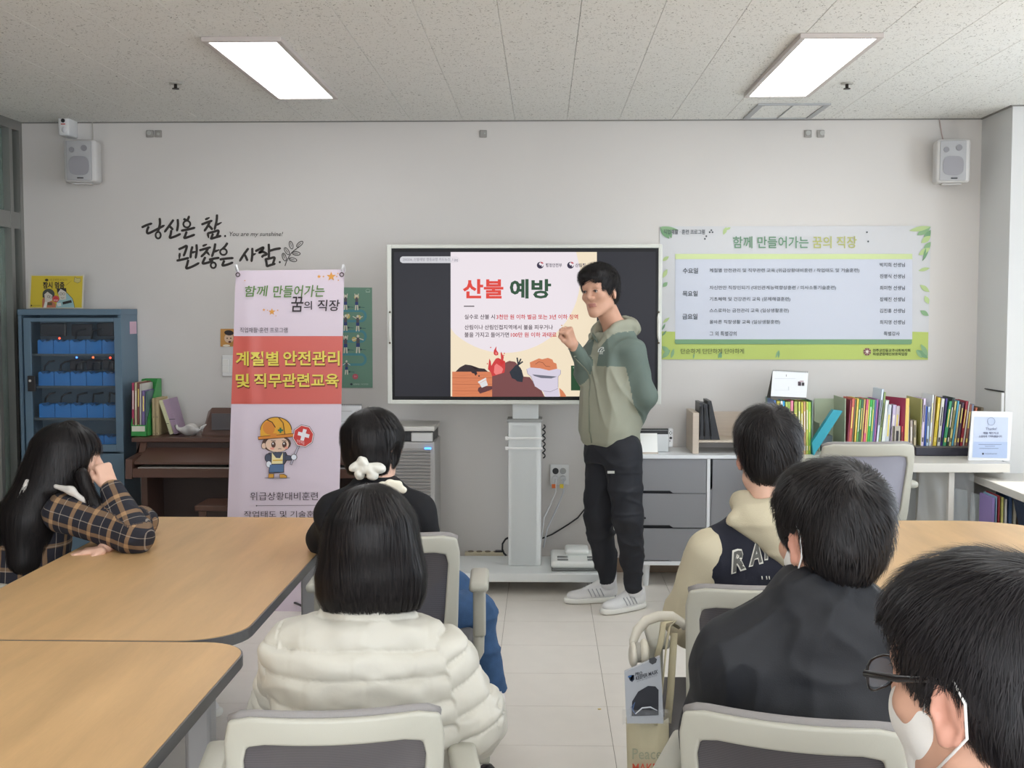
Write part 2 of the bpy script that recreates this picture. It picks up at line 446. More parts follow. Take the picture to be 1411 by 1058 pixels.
def ceiling_material():
    m = bpy.data.materials.new('fissured_ceiling_board'); m.use_nodes = True; nt = m.node_tree; N = nt.nodes; L = nt.links; p = N['Principled BSDF']
    p.inputs['Roughness'].default_value = .85; p.inputs['Specular IOR Level'].default_value = .2
    g = N.new('ShaderNodeNewGeometry'); n0 = N.new('ShaderNodeTexNoise'); n0.inputs['Scale'].default_value = 26; n0.inputs['Detail'].default_value = 1
    L.new(g.outputs['Position'], n0.inputs[0])
    ad = N.new('ShaderNodeVectorMath'); ad.operation = 'MULTIPLY_ADD'; ad.inputs[1].default_value = (.05, .05, 0)
    L.new(n0.outputs['Color'], ad.inputs[0]); L.new(g.outputs['Position'], ad.inputs[2])
    outs = []
    for i, (sx, sy, rot, th) in enumerate([(95, 38, .5, .30), (150, 70, -.7, .26), (70, 120, .2, .24)]):
        mp = N.new('ShaderNodeMapping'); mp.inputs['Rotation'].default_value = (0, 0, rot); mp.inputs['Scale'].default_value = (sx, sy, 1)
        L.new(ad.outputs[0], mp.inputs[0]); v = N.new('ShaderNodeTexVoronoi'); v.inputs['Scale'].default_value = 1; v.inputs['Randomness'].default_value = 1
        L.new(mp.outputs[0], v.inputs[0]); r = N.new('ShaderNodeMapRange'); r.inputs[1].default_value = th * .45; r.inputs[2].default_value = th
        L.new(v.outputs['Distance'], r.inputs[0])
        wn = N.new('ShaderNodeMapRange'); wn.inputs[1].default_value = .35; wn.inputs[2].default_value = .55; sp = N.new('ShaderNodeSeparateColor')
        L.new(v.outputs['Color'], sp.inputs[0]); L.new(sp.outputs[0], wn.inputs[0])
        mx = N.new('ShaderNodeMath'); mx.operation = 'MAXIMUM'; L.new(r.outputs[0], mx.inputs[0]); L.new(wn.outputs[0], mx.inputs[1]); outs.append(mx)
    a = N.new('ShaderNodeMath'); a.operation = 'MINIMUM'; L.new(outs[0].outputs[0], a.inputs[0]); L.new(outs[1].outputs[0], a.inputs[1])
    b = N.new('ShaderNodeMath'); b.operation = 'MINIMUM'; L.new(a.outputs[0], b.inputs[0]); L.new(outs[2].outputs[0], b.inputs[1])
    mx = N.new('ShaderNodeMix'); mx.data_type = 'RGBA'; mx.inputs[6].default_value = rgb((158, 156, 150)); mx.inputs[7].default_value = rgb((234, 234, 230))
    L.new(b.outputs[0], mx.inputs[0]); L.new(mx.outputs[2], p.inputs['Base Color'])
    bp = N.new('ShaderNodeBump'); bp.inputs['Strength'].default_value = .5; bp.inputs['Distance'].default_value = .0015
    L.new(b.outputs[0], bp.inputs['Height']); L.new(bp.outputs[0], p.inputs['Normal']); return m
M_ceil = ceiling_material()

def struct(name, b, m, parent=None, **k):
    o = b.done(name, m, parent, **k)
    if parent is None: o['kind'] = 'structure'
    return o
# ceiling: slab with the boards hung just under it
ceil = struct('ceiling', B().box(XL - 1.6, XW + .2, YB - .1, WY + .1, ZC + .012, ZC + .1), mat('ceiling_joint', (160, 158, 152), .9))  # grey slab colour shows as the joints between the boards
cx0 = PZ(684.5, 0, ZC).x; TW, TL = .2986, .5986; cyj = PZ(748, 50, ZC).y
tile = None
for i in range(-16, 14):
    for j in range(-18, 6):
        x = cx0 + .3 * i; y = cyj + .6 * j + (.3 if i % 2 else 0) - .3
        xa, xb = max(x, XL - (1.5 if False else 0)), min(x + TW, XW); ya, yb = max(y, YB), min(y + TL, WY - .002)
        if xb - xa < .02 or yb - ya < .02: continue
        full = abs(xb - xa - TW) < 1e-4 and abs(yb - ya - TL) < 1e-4
        if y + TL < 3.6: continue                       # behind the camera's view the boards are one plain field below
        if full and tile is not None:
            o = tile.copy(); COL.objects.link(o); o.location = (x + ORG['ceiling'].x * 0, y, 0); o.location = Vector((x, y, 0)) - T0; ORG[o.name] = ORG['ceiling']
        else:
            o = B().box(xa, xb, ya, yb, ZC, ZC + .011, bev=.0012, seg=1).done('ceiling_board', M_ceil, ceil)
            if full: tile = o; T0 = Vector((x, y, 0))
o = B().box(XL, XW, YB, 3.28, ZC, ZC + .011).done('ceiling_board_field', M_ceil, ceil)

# floor: vinyl tiles
M_floor = mat('vinyl_floor_tile', (226, 220, 211), .3, noise=.05, nscale=9, spec=.45)
M_slab = mat('floor_joint', (138, 126, 112), .8)
fl = struct('floor', B().box(XL - 1.6, XW + .2, YB - .1, WY + .1, -.1, -.0035), M_slab)
FX = PZ(669.6, 1058, 0).x; fdx = PZ(849.9, 1058, 0).x - FX; FY = PZ(760, 927.5, 0).y; fdy = (PZ(760, 856.6, 0).y - PZ(760, 1027.9, 0).y) / 4
ft = None
for i in range(-9, 8):
    for j in range(-4, 9):
        x, y = FX + i * fdx, FY + j * fdy
        if x > XW or x + fdx < XL or y > WY: continue
        xa, xb, ya, yb = max(x + .001, XL), min(x + fdx - .001, XW), y + .001, min(y + fdy - .001, WY)
        full = xa == x + .001 and xb == x + fdx - .001 and yb == y + fdy - .001
        if full and ft is not None:
            o = ft.copy(); COL.objects.link(o); o.location = Vector((x, y, 0)) - F0; ORG[o.name] = ORG['floor']
        else:
            o = B().box(xa, xb, ya, yb, -.006, 0).done('floor_tile', M_floor, fl)
            if full: ft = o; F0 = Vector((x, y, 0))
yl = FY - 4 * fdy
B().box(XL, XW, YB, yl - .001, -.006, 0).done('floor_tile_field', M_floor, fl)
# dried yellow drop on the floor tiles
pd = PZ(826, 977, 0); st = B().cyl((pd.x, pd.y, 0), (pd.x, pd.y, .0012), .007, n=12).done('floor_stain', cm((214, 190, 110), .4)); tag(st, 'small dried yellow spot on the beige floor tiles in the aisle', 'stain')

# walls
struct('wall_back', B().box(XL - 1.6, XW + .2, WY, WY + .12, -.1, ZC + .1), M_wall)
zb0, zb1 = .75, 2.3
struct('wall_front', B().box(XL - 1.6, XW + .2, YB - .12, YB, -.1, zb0).box(XL - 1.6, XW + .2, YB - .12, YB, zb1, ZC + .1).box(XL - 1.6, -2.6, YB - .12, YB, zb0, zb1).box(3.2, XW + .2, YB - .12, YB, zb0, zb1), M_wall)
b = B()
for k in range(5): x = -2.6 + 5.75 * k / 4; b.box(x, x + .05, YB - .08, YB - .02, zb0, zb1)
for z in (zb0, zb1 - .05): b.box(-2.6, 3.2, YB - .08, YB - .02, z, z + .05)
wf = struct('window_3', b, mat('aluminium_frame', (168, 170, 170), .35, metal=.7))  # unseen window, made up to go with the added fill light
for k in range(4): x = -2.55 + 5.75 * k / 4; B().box(x, x + 5.75 / 4 - .05, YB - .05, YB - .045, zb0 + .05, zb1 - .05).done('pane', glass('window_glass', (235, 242, 245), .06), wf)
b = B(); zs0, zs1 = .92, 2.32; wins = [(-1.75, 2.15), (2.55, 6.05)]
b.box(XW, XW + .14, YB, WY, 0, zs0); b.box(XW, XW + .14, YB, WY, zs1, ZC); e = YB
for a, c in wins: b.box(XW, XW + .14, e, a, zs0, zs1); e = c
b.box(XW, XW + .14, e, WY, zs0, zs1); struct('wall_right', b, M_wallr)
M_glass = glass('window_glass', (235, 242, 245), .06)
M_alu = mat('aluminium_frame', (168, 170, 170), .35, metal=.7)
for i, (a, c) in enumerate(wins):
    b = B(); n = 3
    for z in (zs0, zs1 - .05): b.box(XW + .02, XW + .08, a, c, z, z + .05)
    for k in range(n + 1): y = a + (c - a - .05) * k / n; b.box(XW + .02, XW + .08, y, y + .05, zs0 + .05, zs1 - .05)
    f = struct('window_%d' % (i + 1), b, M_alu)
    for k in range(n):
        y = a + .05 + (c - a - .05) * k / n; B().box(XW + .045, XW + .05, y, y + (c - a - .05) / n - .05, zs0 + .05, zs1 - .05).done('pane', M_glass, f)
# pillar in the right corner
struct('wall_pillar', B().box(XR, XW, PY, WY, 0, ZC), M_wallr)
struct('trim_1', B().box(XR - .012, XR, PY + .0, WY - .0, ZC - .006, ZC).box(XR - .012, XW, PY - .012, PY, ZC - .006, ZC).box(XL, XR - .012, WY - .008, WY, ZC - .006, ZC), mat('ceiling_trim', (128, 126, 122), .5))
struct('baseboard_back', B().box(XL, XR, WY - .01, WY, 0, .085, bev=.003), M_ply)
struct('baseboard_right', B().box(XR, XW, PY - .01, PY, 0, .085, bev=.003), M_ply)

# glazed aluminium partition on the left
b = B()
pa = mat('partition_aluminium', (150, 150, 146), .38, metal=.55); gx = XL
b.box(gx - .11, gx, WY - .04, WY, 0, ZC); b.box(gx - .11, gx, YB, WY - .04, ZC - .055, ZC)
zr = P(20, 303, 6.85).z
ys = [6.86, 6.66, 6.2, 5.2, 4.2, 3.2, 2.2, 1.2, .2, -.8, -1.8]
b.box(gx - .09, gx - .01, YB, WY - .04, zr - .045, zr + .05)
for y in ys: b.box(gx - .09, gx - .005, y - .02, y + .02, 0, ZC - .055)
b.box(gx - .09, gx - .01, YB, WY - .04, 0, .12)
wl = struct('wall_left', b, pa)
gg = glass('green_tinted_glass', (150, 172, 160), .5, .12); bg = mat('partition_lower_panel', (128, 112, 100), .4)
yy = [WY - .04] + ys + [YB]
for k in range(len(yy) - 1):
    y1, y0 = yy[k] - .02 * (k > 0), yy[k + 1] + .02 * (k < len(yy) - 2)
    if y1 - y0 < .02: continue
    B().box(gx - .055, gx - .045, y0, y1, zr + .05, ZC - .055).done('transom_pane', gg, wl)
    B().box(gx - .055, gx - .045, y0, y1, .12, zr - .045).done('pane' if k < 2 else 'panel', gg if k < 2 else bg, wl)
struct('wall_corridor', B().box(gx - 1.6, gx - 1.5, YB, WY, 0, ZC), mat('corridor_wall', (150, 152, 146), .6))

# ceiling lights
M_pan = mat('light_diffuser', (252, 254, 255), .5, emit=PANEL_EMIT); M_fr = mat('light_frame', (196, 188, 184), .4)
a = PZ(290, 52, ZC); b_ = PZ(386, 52, ZC); c = PZ(383, 131, ZC); d = PZ(455, 131, ZC)
lx0, lx1 = (a.x + c.x) / 2, (b_.x + d.x) / 2; a2 = PZ(1100, 50, ZC); b2 = PZ(1200, 50, ZC); c2 = PZ(1036, 130, ZC); d2 = PZ(1110, 130, ZC)
rx0, rx1 = (a2.x + c2.x) / 2, (b2.x + d2.x) / 2; ly0, ly1 = a.y, c.y
for r in range(3):
    for side, (x0, x1) in enumerate(((lx0, lx1), (rx0, rx1))):
        y0, y1 = ly0 - 2.9 * r, ly1 - 2.9 * r
        if r == 2: continue_ = True
        lab = [('left', 'right')[side] + ' rectangular white LED ceiling panel, ' + ('lit, above the hand lettering' if side == 0 else 'lit, above the green timetable')][0] if r == 0 else \
            'lit ceiling panel %s row behind the camera on the %s side' % (('first', 'second')[r - 1], ('left', 'right')[side])
        t = thing('ceiling_light', lab, 'ceiling light', ((x0 + x1) / 2, (y0 + y1) / 2, ZC - .02), 'rectangular LED ceiling panels')
        f = B(); z0, z1 = ZC - .02, ZC - .0005; w_ = .024
        f.box(x0 - w_, x1 + w_, y0 - w_, y0, z0, z1, .002); f.box(x0 - w_, x1 + w_, y1, y1 + w_, z0, z1, .002)
        f.box(x0 - w_, x0, y0, y1, z0, z1, .002); f.box(x1, x1 + w_, y0, y1, z0, z1, .002)
        f.done('frame', M_fr, t)
        B().box(x0, x1, y0, y1, z0 + .006, z1 - .002).done('diffuser', M_pan, t)
# access hatch
h = [PZ(x, y, ZC) for x, y in ((1046, 142.5), (1160, 142), (1118, 162), (1023, 162))]
hx0, hx1, hy0, hy1 = (h[0].x + h[3].x) / 2, (h[1].x + h[2].x) / 2 - .03, h[0].y, h[2].y
t = thing('ceiling_hatch', 'square access hatch in the ceiling with grey metal frame near right lamp', 'hatch', ((hx0 + hx1) / 2, (hy0 + hy1) / 2, ZC - .01))
b = B(); z0, z1, w_ = ZC - .009, ZC - .0005, .022
b.box(hx0, hx1, hy0, hy0 + w_, z0, z1).box(hx0, hx1, hy1 - w_, hy1, z0, z1).box(hx0, hx0 + w_ * 1.4, hy0 + w_, hy1 - w_, z0, z1).box(hx1 - w_ * 1.4, hx1, hy0 + w_, hy1 - w_, z0, z1)
b.box((hx0 + hx1) / 2 - .002, (hx0 + hx1) / 2 + .002, hy0, hy1, z0, z1)
b.done('frame', mat('hatch_metal', (168, 170, 172), .4, metal=.3), t)
B().box(hx0 + w_, hx1 - w_, hy0 + w_, hy1 - w_, ZC - .004, ZC - .0005).done('hatch_door', M_ceil, t)
# sprinklers
for n_, (px, py) in (('left', (242, 120)), ('right', (1167, 120))):
    q = PZ(px, py, ZC - .02); t = thing('sprinkler', 'small dark ceiling sprinkler head, the one on the %s' % n_, 'sprinkler', (q.x, q.y, ZC - .035), 'ceiling sprinklers')
    B().cyl((q.x, q.y, ZC - .006), (q.x, q.y, ZC), .03, n=20).done('escutcheon', mat('sprinkler_plate', (175, 172, 165), .4), t)
    B().cyl((q.x, q.y, ZC - .026), (q.x, q.y, ZC - .006), .008, n=10).cyl((q.x, q.y, ZC - .03), (q.x, q.y, ZC - .026), .017, n=14).done('deflector', mat('sprinkler_metal', (60, 56, 52), .4, metal=.8), t)
# ------------------------------------------------------------------ things on the back wall
M_spk = mat('speaker_plastic', (206, 204, 202), .45); M_gr = mat('speaker_grille', (176, 176, 178), .6, bump=.4, bscale=500); M_dk = mat('dark_plastic', (34, 34, 36), .45)
def speaker(cx, y0, y1, wpx, lab, yaw):
    Y = 6.86; c = P(cx, (y0 + y1) / 2, Y); w_ = wpx * Y / FPX; h_ = (y1 - y0) * Y / FPX
    t = thing('wall_speaker', lab, 'speaker', tuple(c), 'white wall loudspeakers')
    M = Matrix.Translation(c) @ Matrix.Rotation(yaw, 4, 'Z')
    B().box(-w_ / 2, w_ / 2, -.06, .07, -h_ / 2, h_ / 2, .018, M=M, seg=3).done('cabinet', M_spk, t, angle=40)
    g = B().box(-w_ * .41, w_ * .36, -.068, -.055, -h_ * .46, h_ * .46, .008, M=M).done('grille', M_gr, t, angle=40)
    pts = [(.3 * w_ * abs(math.cos(a)) ** .6 * (1 if math.cos(a) > 0 else -1) - .02 * w_, -.069, .22 * h_ * abs(math.sin(a)) ** .6 * (1 if math.sin(a) > 0 else -1) - .12 * h_) for a in np.linspace(0, 2 * PI, 29)[:-1]]
    B().prism([M @ Vector(p) for p in pts], M.to_3x3() @ Vector((0, -.004, 0))).done('woofer', mat('speaker_woofer', (152, 151, 156), .7, bump=.4, bscale=500), g)
    B().cyl(M @ Vector((-.23 * w_, -.073, .25 * h_)), M @ Vector((-.23 * w_, -.067, .25 * h_)), .015).done('port', mat('speaker_port', (140, 139, 143), .6), g)
    B().cyl(M @ Vector((.14 * w_, -.073, .29 * h_)), M @ Vector((.14 * w_, -.067, .29 * h_)), .017).done('tweeter', mat('speaker_port', (140, 139, 143), .6), g)
    B().box(-.015, .02, -.074, -.067, -h_ * .42, -h_ * .395, .001, M=M).done('badge', M_dk, g)
    B().box(-.02, .02, .06, WY - Y - .001 if yaw == 0 else .12, -.03, .03, .004, M=M).done('bracket', M_spk, t); B().box(-w_ * .3, w_ * .3, -.02, .03, -h_ * .535, -h_ * .5, .004, M=M).done('mount_foot', M_spk, t)
    return t, c, h_
_, c, h_ = speaker(114, 194, 252, 44, 'white wall loudspeaker in the upper left corner beneath the motion sensor', .12)
w1 = B().tube([(c.x + .005, WY - .006, c.z + h_ / 2), (c.x + .012, WY - .006, c.z + h_ * .7), (c.x + .01, WY - .006, ZC)], .003, 6).done('speaker_wire', cm((196, 190, 182))); tag(w1, 'thin pale wire up the wall above the left loudspeaker', 'wire')
_, c, h_ = speaker(1311, 194, 252, 44, 'white wall loudspeaker at upper right beside the corner pillar', -.12)
w1 = B().tube([(c.x, WY - .006, c.z + h_ / 2), (c.x - .012, WY - .006, c.z + h_ * .7), (c.x - .03, WY - .006, ZC)], .003, 6).done('speaker_wire', cm((190, 170, 165))); tag(w1, 'thin pinkish wire up the wall above the right loudspeaker', 'wire')
# motion sensor
q = P(91, 175, 6.9); t = thing('motion_sensor', 'white motion sensor under the ceiling, directly above the left loudspeaker', 'sensor', tuple(q))
hz = 13 * 6.9 / FPX
B().box(q.x - .032, q.x + .032, q.y - .04, WY, q.z - hz, q.z + hz, .012, seg=3).done('body', mat('sensor_white', (226, 226, 226), .35), t, angle=40)
B().cyl((q.x, q.y - .046, q.z + .03), (q.x, q.y - .04, q.z + .03), .011).done('emblem', M_dk, t)
B().box(q.x - .012, q.x + .012, q.y - .043, q.y - .04, q.z + .008, q.z + .013).done('red_mark', cm((200, 70, 60)), t)
B().ball((q.x + .004, q.y - .038, q.z - .02), .017, sc=(1, .5, 1.1)).done('lens', mat('sensor_lens', (214, 214, 216), .3), t, smooth=True)
# junction boxes
for i, (px, lab) in enumerate(((207, 'left plate of the pair of small grey plates on the wall above the lettering'), (218.5, 'right plate of the pair of small grey plates on the wall above the lettering'),
                (666, 'single small grey wall plate high above the display screen'), (1113, 'left plate of the pair of small grey plates high over the timetable'), (1130.5, 'right plate of the pair of small grey plates high over the timetable'))):
    q = P(px, 184.5, WY); t = thing('wall_plate', lab, 'wall plate', (q.x, WY, q.z), 'small grey wall plates')
    B().box(q.x - .021, q.x + .021, WY - .012, WY - .0005, q.z - .021, q.z + .021, .004).done('plate', mat('plate_grey', (152, 149, 144) if i < 4 else (176, 176, 174), .4), t)
    k = ((-.004, .004), (.002, -.002), (.009, .001), (0, .004), (.008, .004))[i]
    B().cyl((q.x + k[0], WY - .016, q.z + k[1]), (q.x + k[0], WY - .011, q.z + k[1]), (.013, .008, .004, .014, .014)[i]).done('connector', mat('plate_connector', (178, 178, 174), .35), t)

# brush lettering on the wall
ink = mat('lettering_ink', (44, 38, 34), .6); pr = Print(WY - .0015, crop(180, 280, 5.644)); W_ = 17.5
def curve(pts, n=5):
    q = []
    for i in range(len(pts) - 1):
        p0, p1, p2, p3 = (Vector(pts[max(0, i - 1)]), Vector(pts[i]), Vector(pts[i + 1]), Vector(pts[min(len(pts) - 1, i + 2)]))
        for j in range(n):
            t_ = j / n; q.append(tuple(.5 * ((2 * p1) + (p2 - p0) * t_ + (2 * p0 - 5 * p1 + 4 * p2 - p3) * t_ ** 2 + (3 * p1 - p0 - 3 * p2 + p3) * t_ ** 3)))
    return q + [tuple(pts[-1])]
ST = [[(88, 187), (125, 170), (165, 157)], [(140, 182), (128, 212), (136, 234), (190, 210), (262, 172)], [(226, 118), (228, 160), (214, 215), (205, 225)],
      [(332, 130), (300, 175), (264, 224)], [(298, 175), (315, 190), (328, 205)], [(366, 126), (368, 170), (360, 216)], [(316, 212), (312, 240), (306, 268), (345, 258), (388, 238)],
      [(414, 122), (440, 132), (455, 100)], [(395, 213), (450, 203), (500, 190)], [(435, 222), (425, 250), (418, 270), (450, 262), (498, 244)],
      [(582, 126), (612, 112)], [(553, 165), (590, 150), (634, 135)], [(616, 143), (598, 180), (573, 216)], [(604, 172), (622, 188), (636, 204)], [(672, 90), (668, 140), (652, 205)], [(664, 170), (706, 150)],
      [(600, 235), (606, 268)], [(600, 234), (645, 222), (682, 213), (678, 240), (668, 262)], [(640, 238), (632, 258), (624, 280)], [(626, 276), (665, 264), (702, 254)],
      [(375, 358), (405, 345), (436, 332), (428, 370), (412, 410)], [(382, 390), (378, 432)], [(360, 446), (400, 438), (452, 425)], [(480, 338), (470, 378), (466, 425)], [(512, 322), (514, 370), (505, 428)], [(474, 385), (508, 375)],
      [(448, 442), (440, 475), (434, 506), (480, 492), (532, 464)], [(562, 332), (592, 320)], [(537, 366), (575, 355), (622, 342)], [(602, 352), (580, 385), (548, 416)], [(590, 375), (612, 402)], [(658, 315), (650, 360), (632, 415)], [(648, 378), (688, 362)],
      [(580, 420), (568, 445), (562, 468), (600, 462), (640, 446)], [(612, 438), (650, 430), (688, 424)], [(752, 310), (735, 335), (712, 358)], [(695, 437), (745, 430), (798, 426)], [(728, 447), (720, 465), (716, 484), (755, 476), (795, 460)],
      [(915, 352), (885, 392), (848, 450)], [(880, 392), (895, 415), (908, 446)], [(946, 350), (946, 400), (940, 454)], [(946, 402), (972, 392)],
      [(972, 372), (1005, 355), (1032, 344), (1022, 366), (1000, 384), (1030, 378), (1058, 396), (1030, 408), (1022, 420)], [(1074, 318), (1076, 370), (1074, 425)], [(1076, 372), (1120, 358), (1166, 350)],
      [(1050, 432), (1056, 462), (1060, 492)], [(1050, 434), (1085, 428), (1118, 422), (1114, 448), (1106, 470)], [(1060, 490), (1090, 480), (1124, 470)]]
for s_ in ST: pr.stroke(curve(s_) if len(s_) > 2 else s_, W_, ink, 1, True)
for x, y, rx, ry in ((214, 248, 20, 26), (437, 162, 27, 26), (643, 482, 20, 22), (722, 378, 26, 24)): pr.ring(x, y, rx, ry, W_ * .85, ink, 1)
for x, y in ((735, 255), (1160, 458)): pr.disc(x, y, 8, 9, ink, 1)
pr.text('You are my sunshine!', 757, 222, 1175, 266, ink, 1, .002, shear=12)
pr.stroke(curve([(1200, 487), (1222, 432), (1255, 382), (1312, 338)]), 6, ink, 1, False)
for x, y, a in ((1248, 325, 1.3), (1315, 318, -.7), (1215, 372, 1.0), (1288, 390, .1), (1194, 418, 1.25), (1262, 438, .25)):
    pr.ring(x, y, 31, 14, 5.5, ink, 1, rot=a); pr.stroke([(x - 24 * math.cos(a), y - 24 * math.sin(a)), (x + 12 * math.cos(a), y + 12 * math.sin(a))], 4, ink, 1, False)
o = pr.done('wall_lettering'); tag(o, 'black brush calligraphy lettering with a leaf sprig on the left wall', 'lettering')

# ---- a sheet helper: thin board with print in front
def sheet(name, lab, cat, Y, q, m, thick=.002, parent=None, group=None):
    """q: four photo corners on the plane y = Y"""
    c = [P(x, y, Y) for x, y in q]
    if parent is None:
        t = thing(name, lab, cat, tuple(sum(c, Vector()) / 4), group)
    else: t = parent
    B().prism(c, (0, thick, 0)).done('sheet', m, t)
    return t
# timetable banner
T2 = crop(900, 300, 3.618); Yb = WY - .006
q = [T2(32, 43), T2(1385, 40), T2(1370, 709), T2(42, 707)]
t = sheet('timetable_banner', 'wide green and white printed timetable banner on the right wall', 'banner', Yb, q, cm((204, 204, 206), .5))
pr = Print(Yb, T2); g1 = cm((196, 210, 120)); g2 = cm((116, 156, 116)); g3 = cm((136, 172, 128)); g4 = cm((180, 200, 140)); dkt = cm((70, 76, 82)); wh = cm((200, 204, 216), .5); gy = cm((190, 205, 200))
pr.poly([(42, 566), (110, 568), (110, 630), (1290, 632), (1292, 568), (1372, 570), (1370, 708), (42, 706)], cm((182, 198, 104)), 1)
pr.rect(110, 180, 1292, 606, wh, 2); pr.rect(110, 180, 1292, 206, cm((206, 220, 160)), 3); pr.poly([(108, 606), (1290, 606), (1290, 624), (1284, 631), (114, 629), (108, 622)], g2, 4)
def leaf(x, y, L, wd, a, m, lay=3):
    n = 9; q = [(x + L * i / n * math.cos(a) - wd * math.sin(PI * i / n) * math.sin(a), y + L * i / n * math.sin(a) + wd * math.sin(PI * i / n) * math.cos(a)) for i in range(n + 1)]
    q += [(x + L * i / n * math.cos(a) + wd * math.sin(PI * i / n) * math.sin(a), y + L * i / n * math.sin(a) - wd * math.sin(PI * i / n) * math.cos(a)) for i in range(n - 1, 0, -1)]
    pr.poly(q, m, lay)
for x, y, L, wd, a, m in ((34, 46, 75, 14, .9, g2), (34, 46, 60, 10, .45, g3), (70, 46, 60, 12, 1.2, g2), (40, 44, 90, 8, .2, g3), (350, 85, 42, 9, -1.2, g4), (360, 60, 30, 6, -.4, g4),
                          (1384, 46, 80, 16, 2.6, g3), (1384, 44, 110, 12, 2.95, g4), (1384, 60, 70, 14, 2.1, g2), (1384, 90, 60, 14, 2.5, g4), (1384, 120, 60, 14, 2.2, g3), (1382, 150, 70, 14, 2.6, g4), (1360, 150, 60, 5, 1.8, g2), (1372, 165, 60, 5, 2.1, g2),
                          (46, 215, 40, 9, -.6, g4), (48, 300, 50, 10, -1.1, g4), (48, 345, 34, 10, -.8, g3), (48, 525, 44, 7, -.7, g4), (44, 560, 36, 5, -1.1, g2), (44, 590, 36, 5, -.9, g2), (44, 640, 50, 12, .7, g3), (44, 700, 60, 12, -.8, g3), (90, 700, 50, 8, -1.3, g3),
                          (1380, 250, 60, 9, 2.9, g4), (1378, 370, 60, 12, -2.5, g4), (1374, 430, 46, 12, -2.0, g4), (1374, 488, 50, 12, -2.6, g3), (1370, 700, 70, 14, -2.5, g2), (1370, 690, 70, 12, -2.1, g3), (1340, 700, 50, 8, -2.2, g3),
                          (610, 700, 44, 5, -1.2, g3), (625, 700, 40, 5, -1.5, g2), (325, 700, 36, 8, -1.1, g2), (340, 700, 30, 8, -1.9, g2), (200, 704, 30, 4, -1.4, g3)):
    leaf(x, y, L, wd, a, m, 4)
for x, y in ((265, 92), (258, 105), (1066, 72), (1072, 118), (290, 62), (282, 72), (296, 72)): pr.disc(x, y, 4.5, 4.5, dkt, 3)
pr.done('printed_artwork', t)
pr = Print(Yb, T2)
pr.text('직업재활 · 훈련 프로그램', 52, 58, 258, 82, dkt, 5, .012)
pr.text('함께 만들어가는', 398, 92, 775, 152, cm((104, 146, 114)), 5, .012); pr.text('꿈의 직장', 795, 92, 1015, 152, cm((186, 188, 112)), 5, .012)
for s_, x0, x1, y in (('수요일', 148, 224, 264), ('목요일', 147, 222, 378), ('금요일', 146, 221, 492)): pr.text(s_, x0, y - 14, x1, y + 14, dkt, 5, .015)
for s_, x1, y in (('계절별 안전관리 및 직무관련 교육 (위급상황대비훈련 / 작업태도 및 기술훈련)', 1028, 263), ('자신만만 직장인되기 (대인관계능력향상훈련 / 의사소통기술훈련)', 912, 349), ('기초체력 및 건강관리 교육 (문제해결훈련)', 684, 406),
                  ('스스로하는 금전관리 교육 (일상생활훈련)', 677, 463), ('올바른 직장생활 교육 (일상생활훈련)', 633, 520), ('그 외 특별강의', 416, 577)): pr.text(s_, 281, y - 11, x1, y + 12, dkt, 5, .006)
for s_, y in (('박지희 선생님', 234), ('진영식 선생님', 291), ('최미현 선생님', 349), ('장재진 선생님', 406), ('김진홍 선생님', 463), ('최지영 선생님', 520)): pr.text(s_, 1130, y - 10, 1255, y + 11, dkt, 5, .006)
pr.text('특별강사', 1150, 567, 1229, 588, dkt, 5, .006)
pr.text('단순하게 단단하게 단아하게', 138, 652, 453, 678, cm((84, 92, 60)), 5, .005)
pr.text('천주교안동교구사회복지회', 1095, 653, 1282, 669, cm((60, 70, 40)), 5, .02); pr.text('의성군장애인보호작업장', 1095, 671, 1268, 687, cm((60, 70, 40)), 5, .02)
pr.done('lettering', t)
pr = Print(Yb, T2); pr.disc(1067, 668, 19, 19, cm((120, 64, 76)), 5)
for a in range(8): pr.stroke([(1067, 668), (1067 + 19 * math.cos(a * PI / 4), 668 + 19 * math.sin(a * PI / 4))], 2.2, cm((206, 190, 160)), 6, False)
pr.rect(1064, 660, 1070, 676, cm((230, 220, 210)), 7); pr.rect(1060, 665, 1074, 670, cm((230, 220, 210)), 7); pr.done('emblem', t)

# green exercise poster
T1 = crop(460, 380, 4.809)
t = sheet('exercise_poster', 'narrow green exercise poster with stretching figures behind the hanging banner', 'poster', WY - .004, [T1(-20, 76), T1(253, 78), T1(257, 742), T1(-20, 742)], cm((112, 152, 132), .5))
pr = Print(WY - .004, T1); pb = cm((84, 148, 160))
for k, y in enumerate((232, 367, 520)): 
    for dy in ((0, 68) if k < 3 else (0,)): pr.rect(0, y - 8 + dy, 185, y + 8 + dy, pb, 1)
    pr.stroke([(180 + 30 * math.sin(a), y + 34 - 34 * math.cos(a)) for a in np.linspace(0, PI, 10)], 17, pb, 1, False)
def fig(x, y, h, arm):
    sk = cm((226, 222, 206)); pr.disc(x, y + .09 * h, .07 * h, .08 * h, sk, 3)
    pr.rect(x - .09 * h, y + .18 * h, x + .09 * h, y + .5 * h, cm((96, 92, 98)), 3); pr.rect(x - .1 * h, y + .48 * h, x + .1 * h, y + .68 * h, cm((56, 72, 128)), 4)
    for s_ in (-1, 1): pr.stroke([(x + s_ * .05 * h, y + .66 * h), (x + s_ * .08 * h, y + h)], .07 * h, sk, 3, False)
    for s_ in (-1, 1): pr.stroke([(x + s_ * .08 * h, y + .22 * h), (x + s_ * arm[0] * h, y + arm[1] * h)], .05 * h, sk, 3, False)
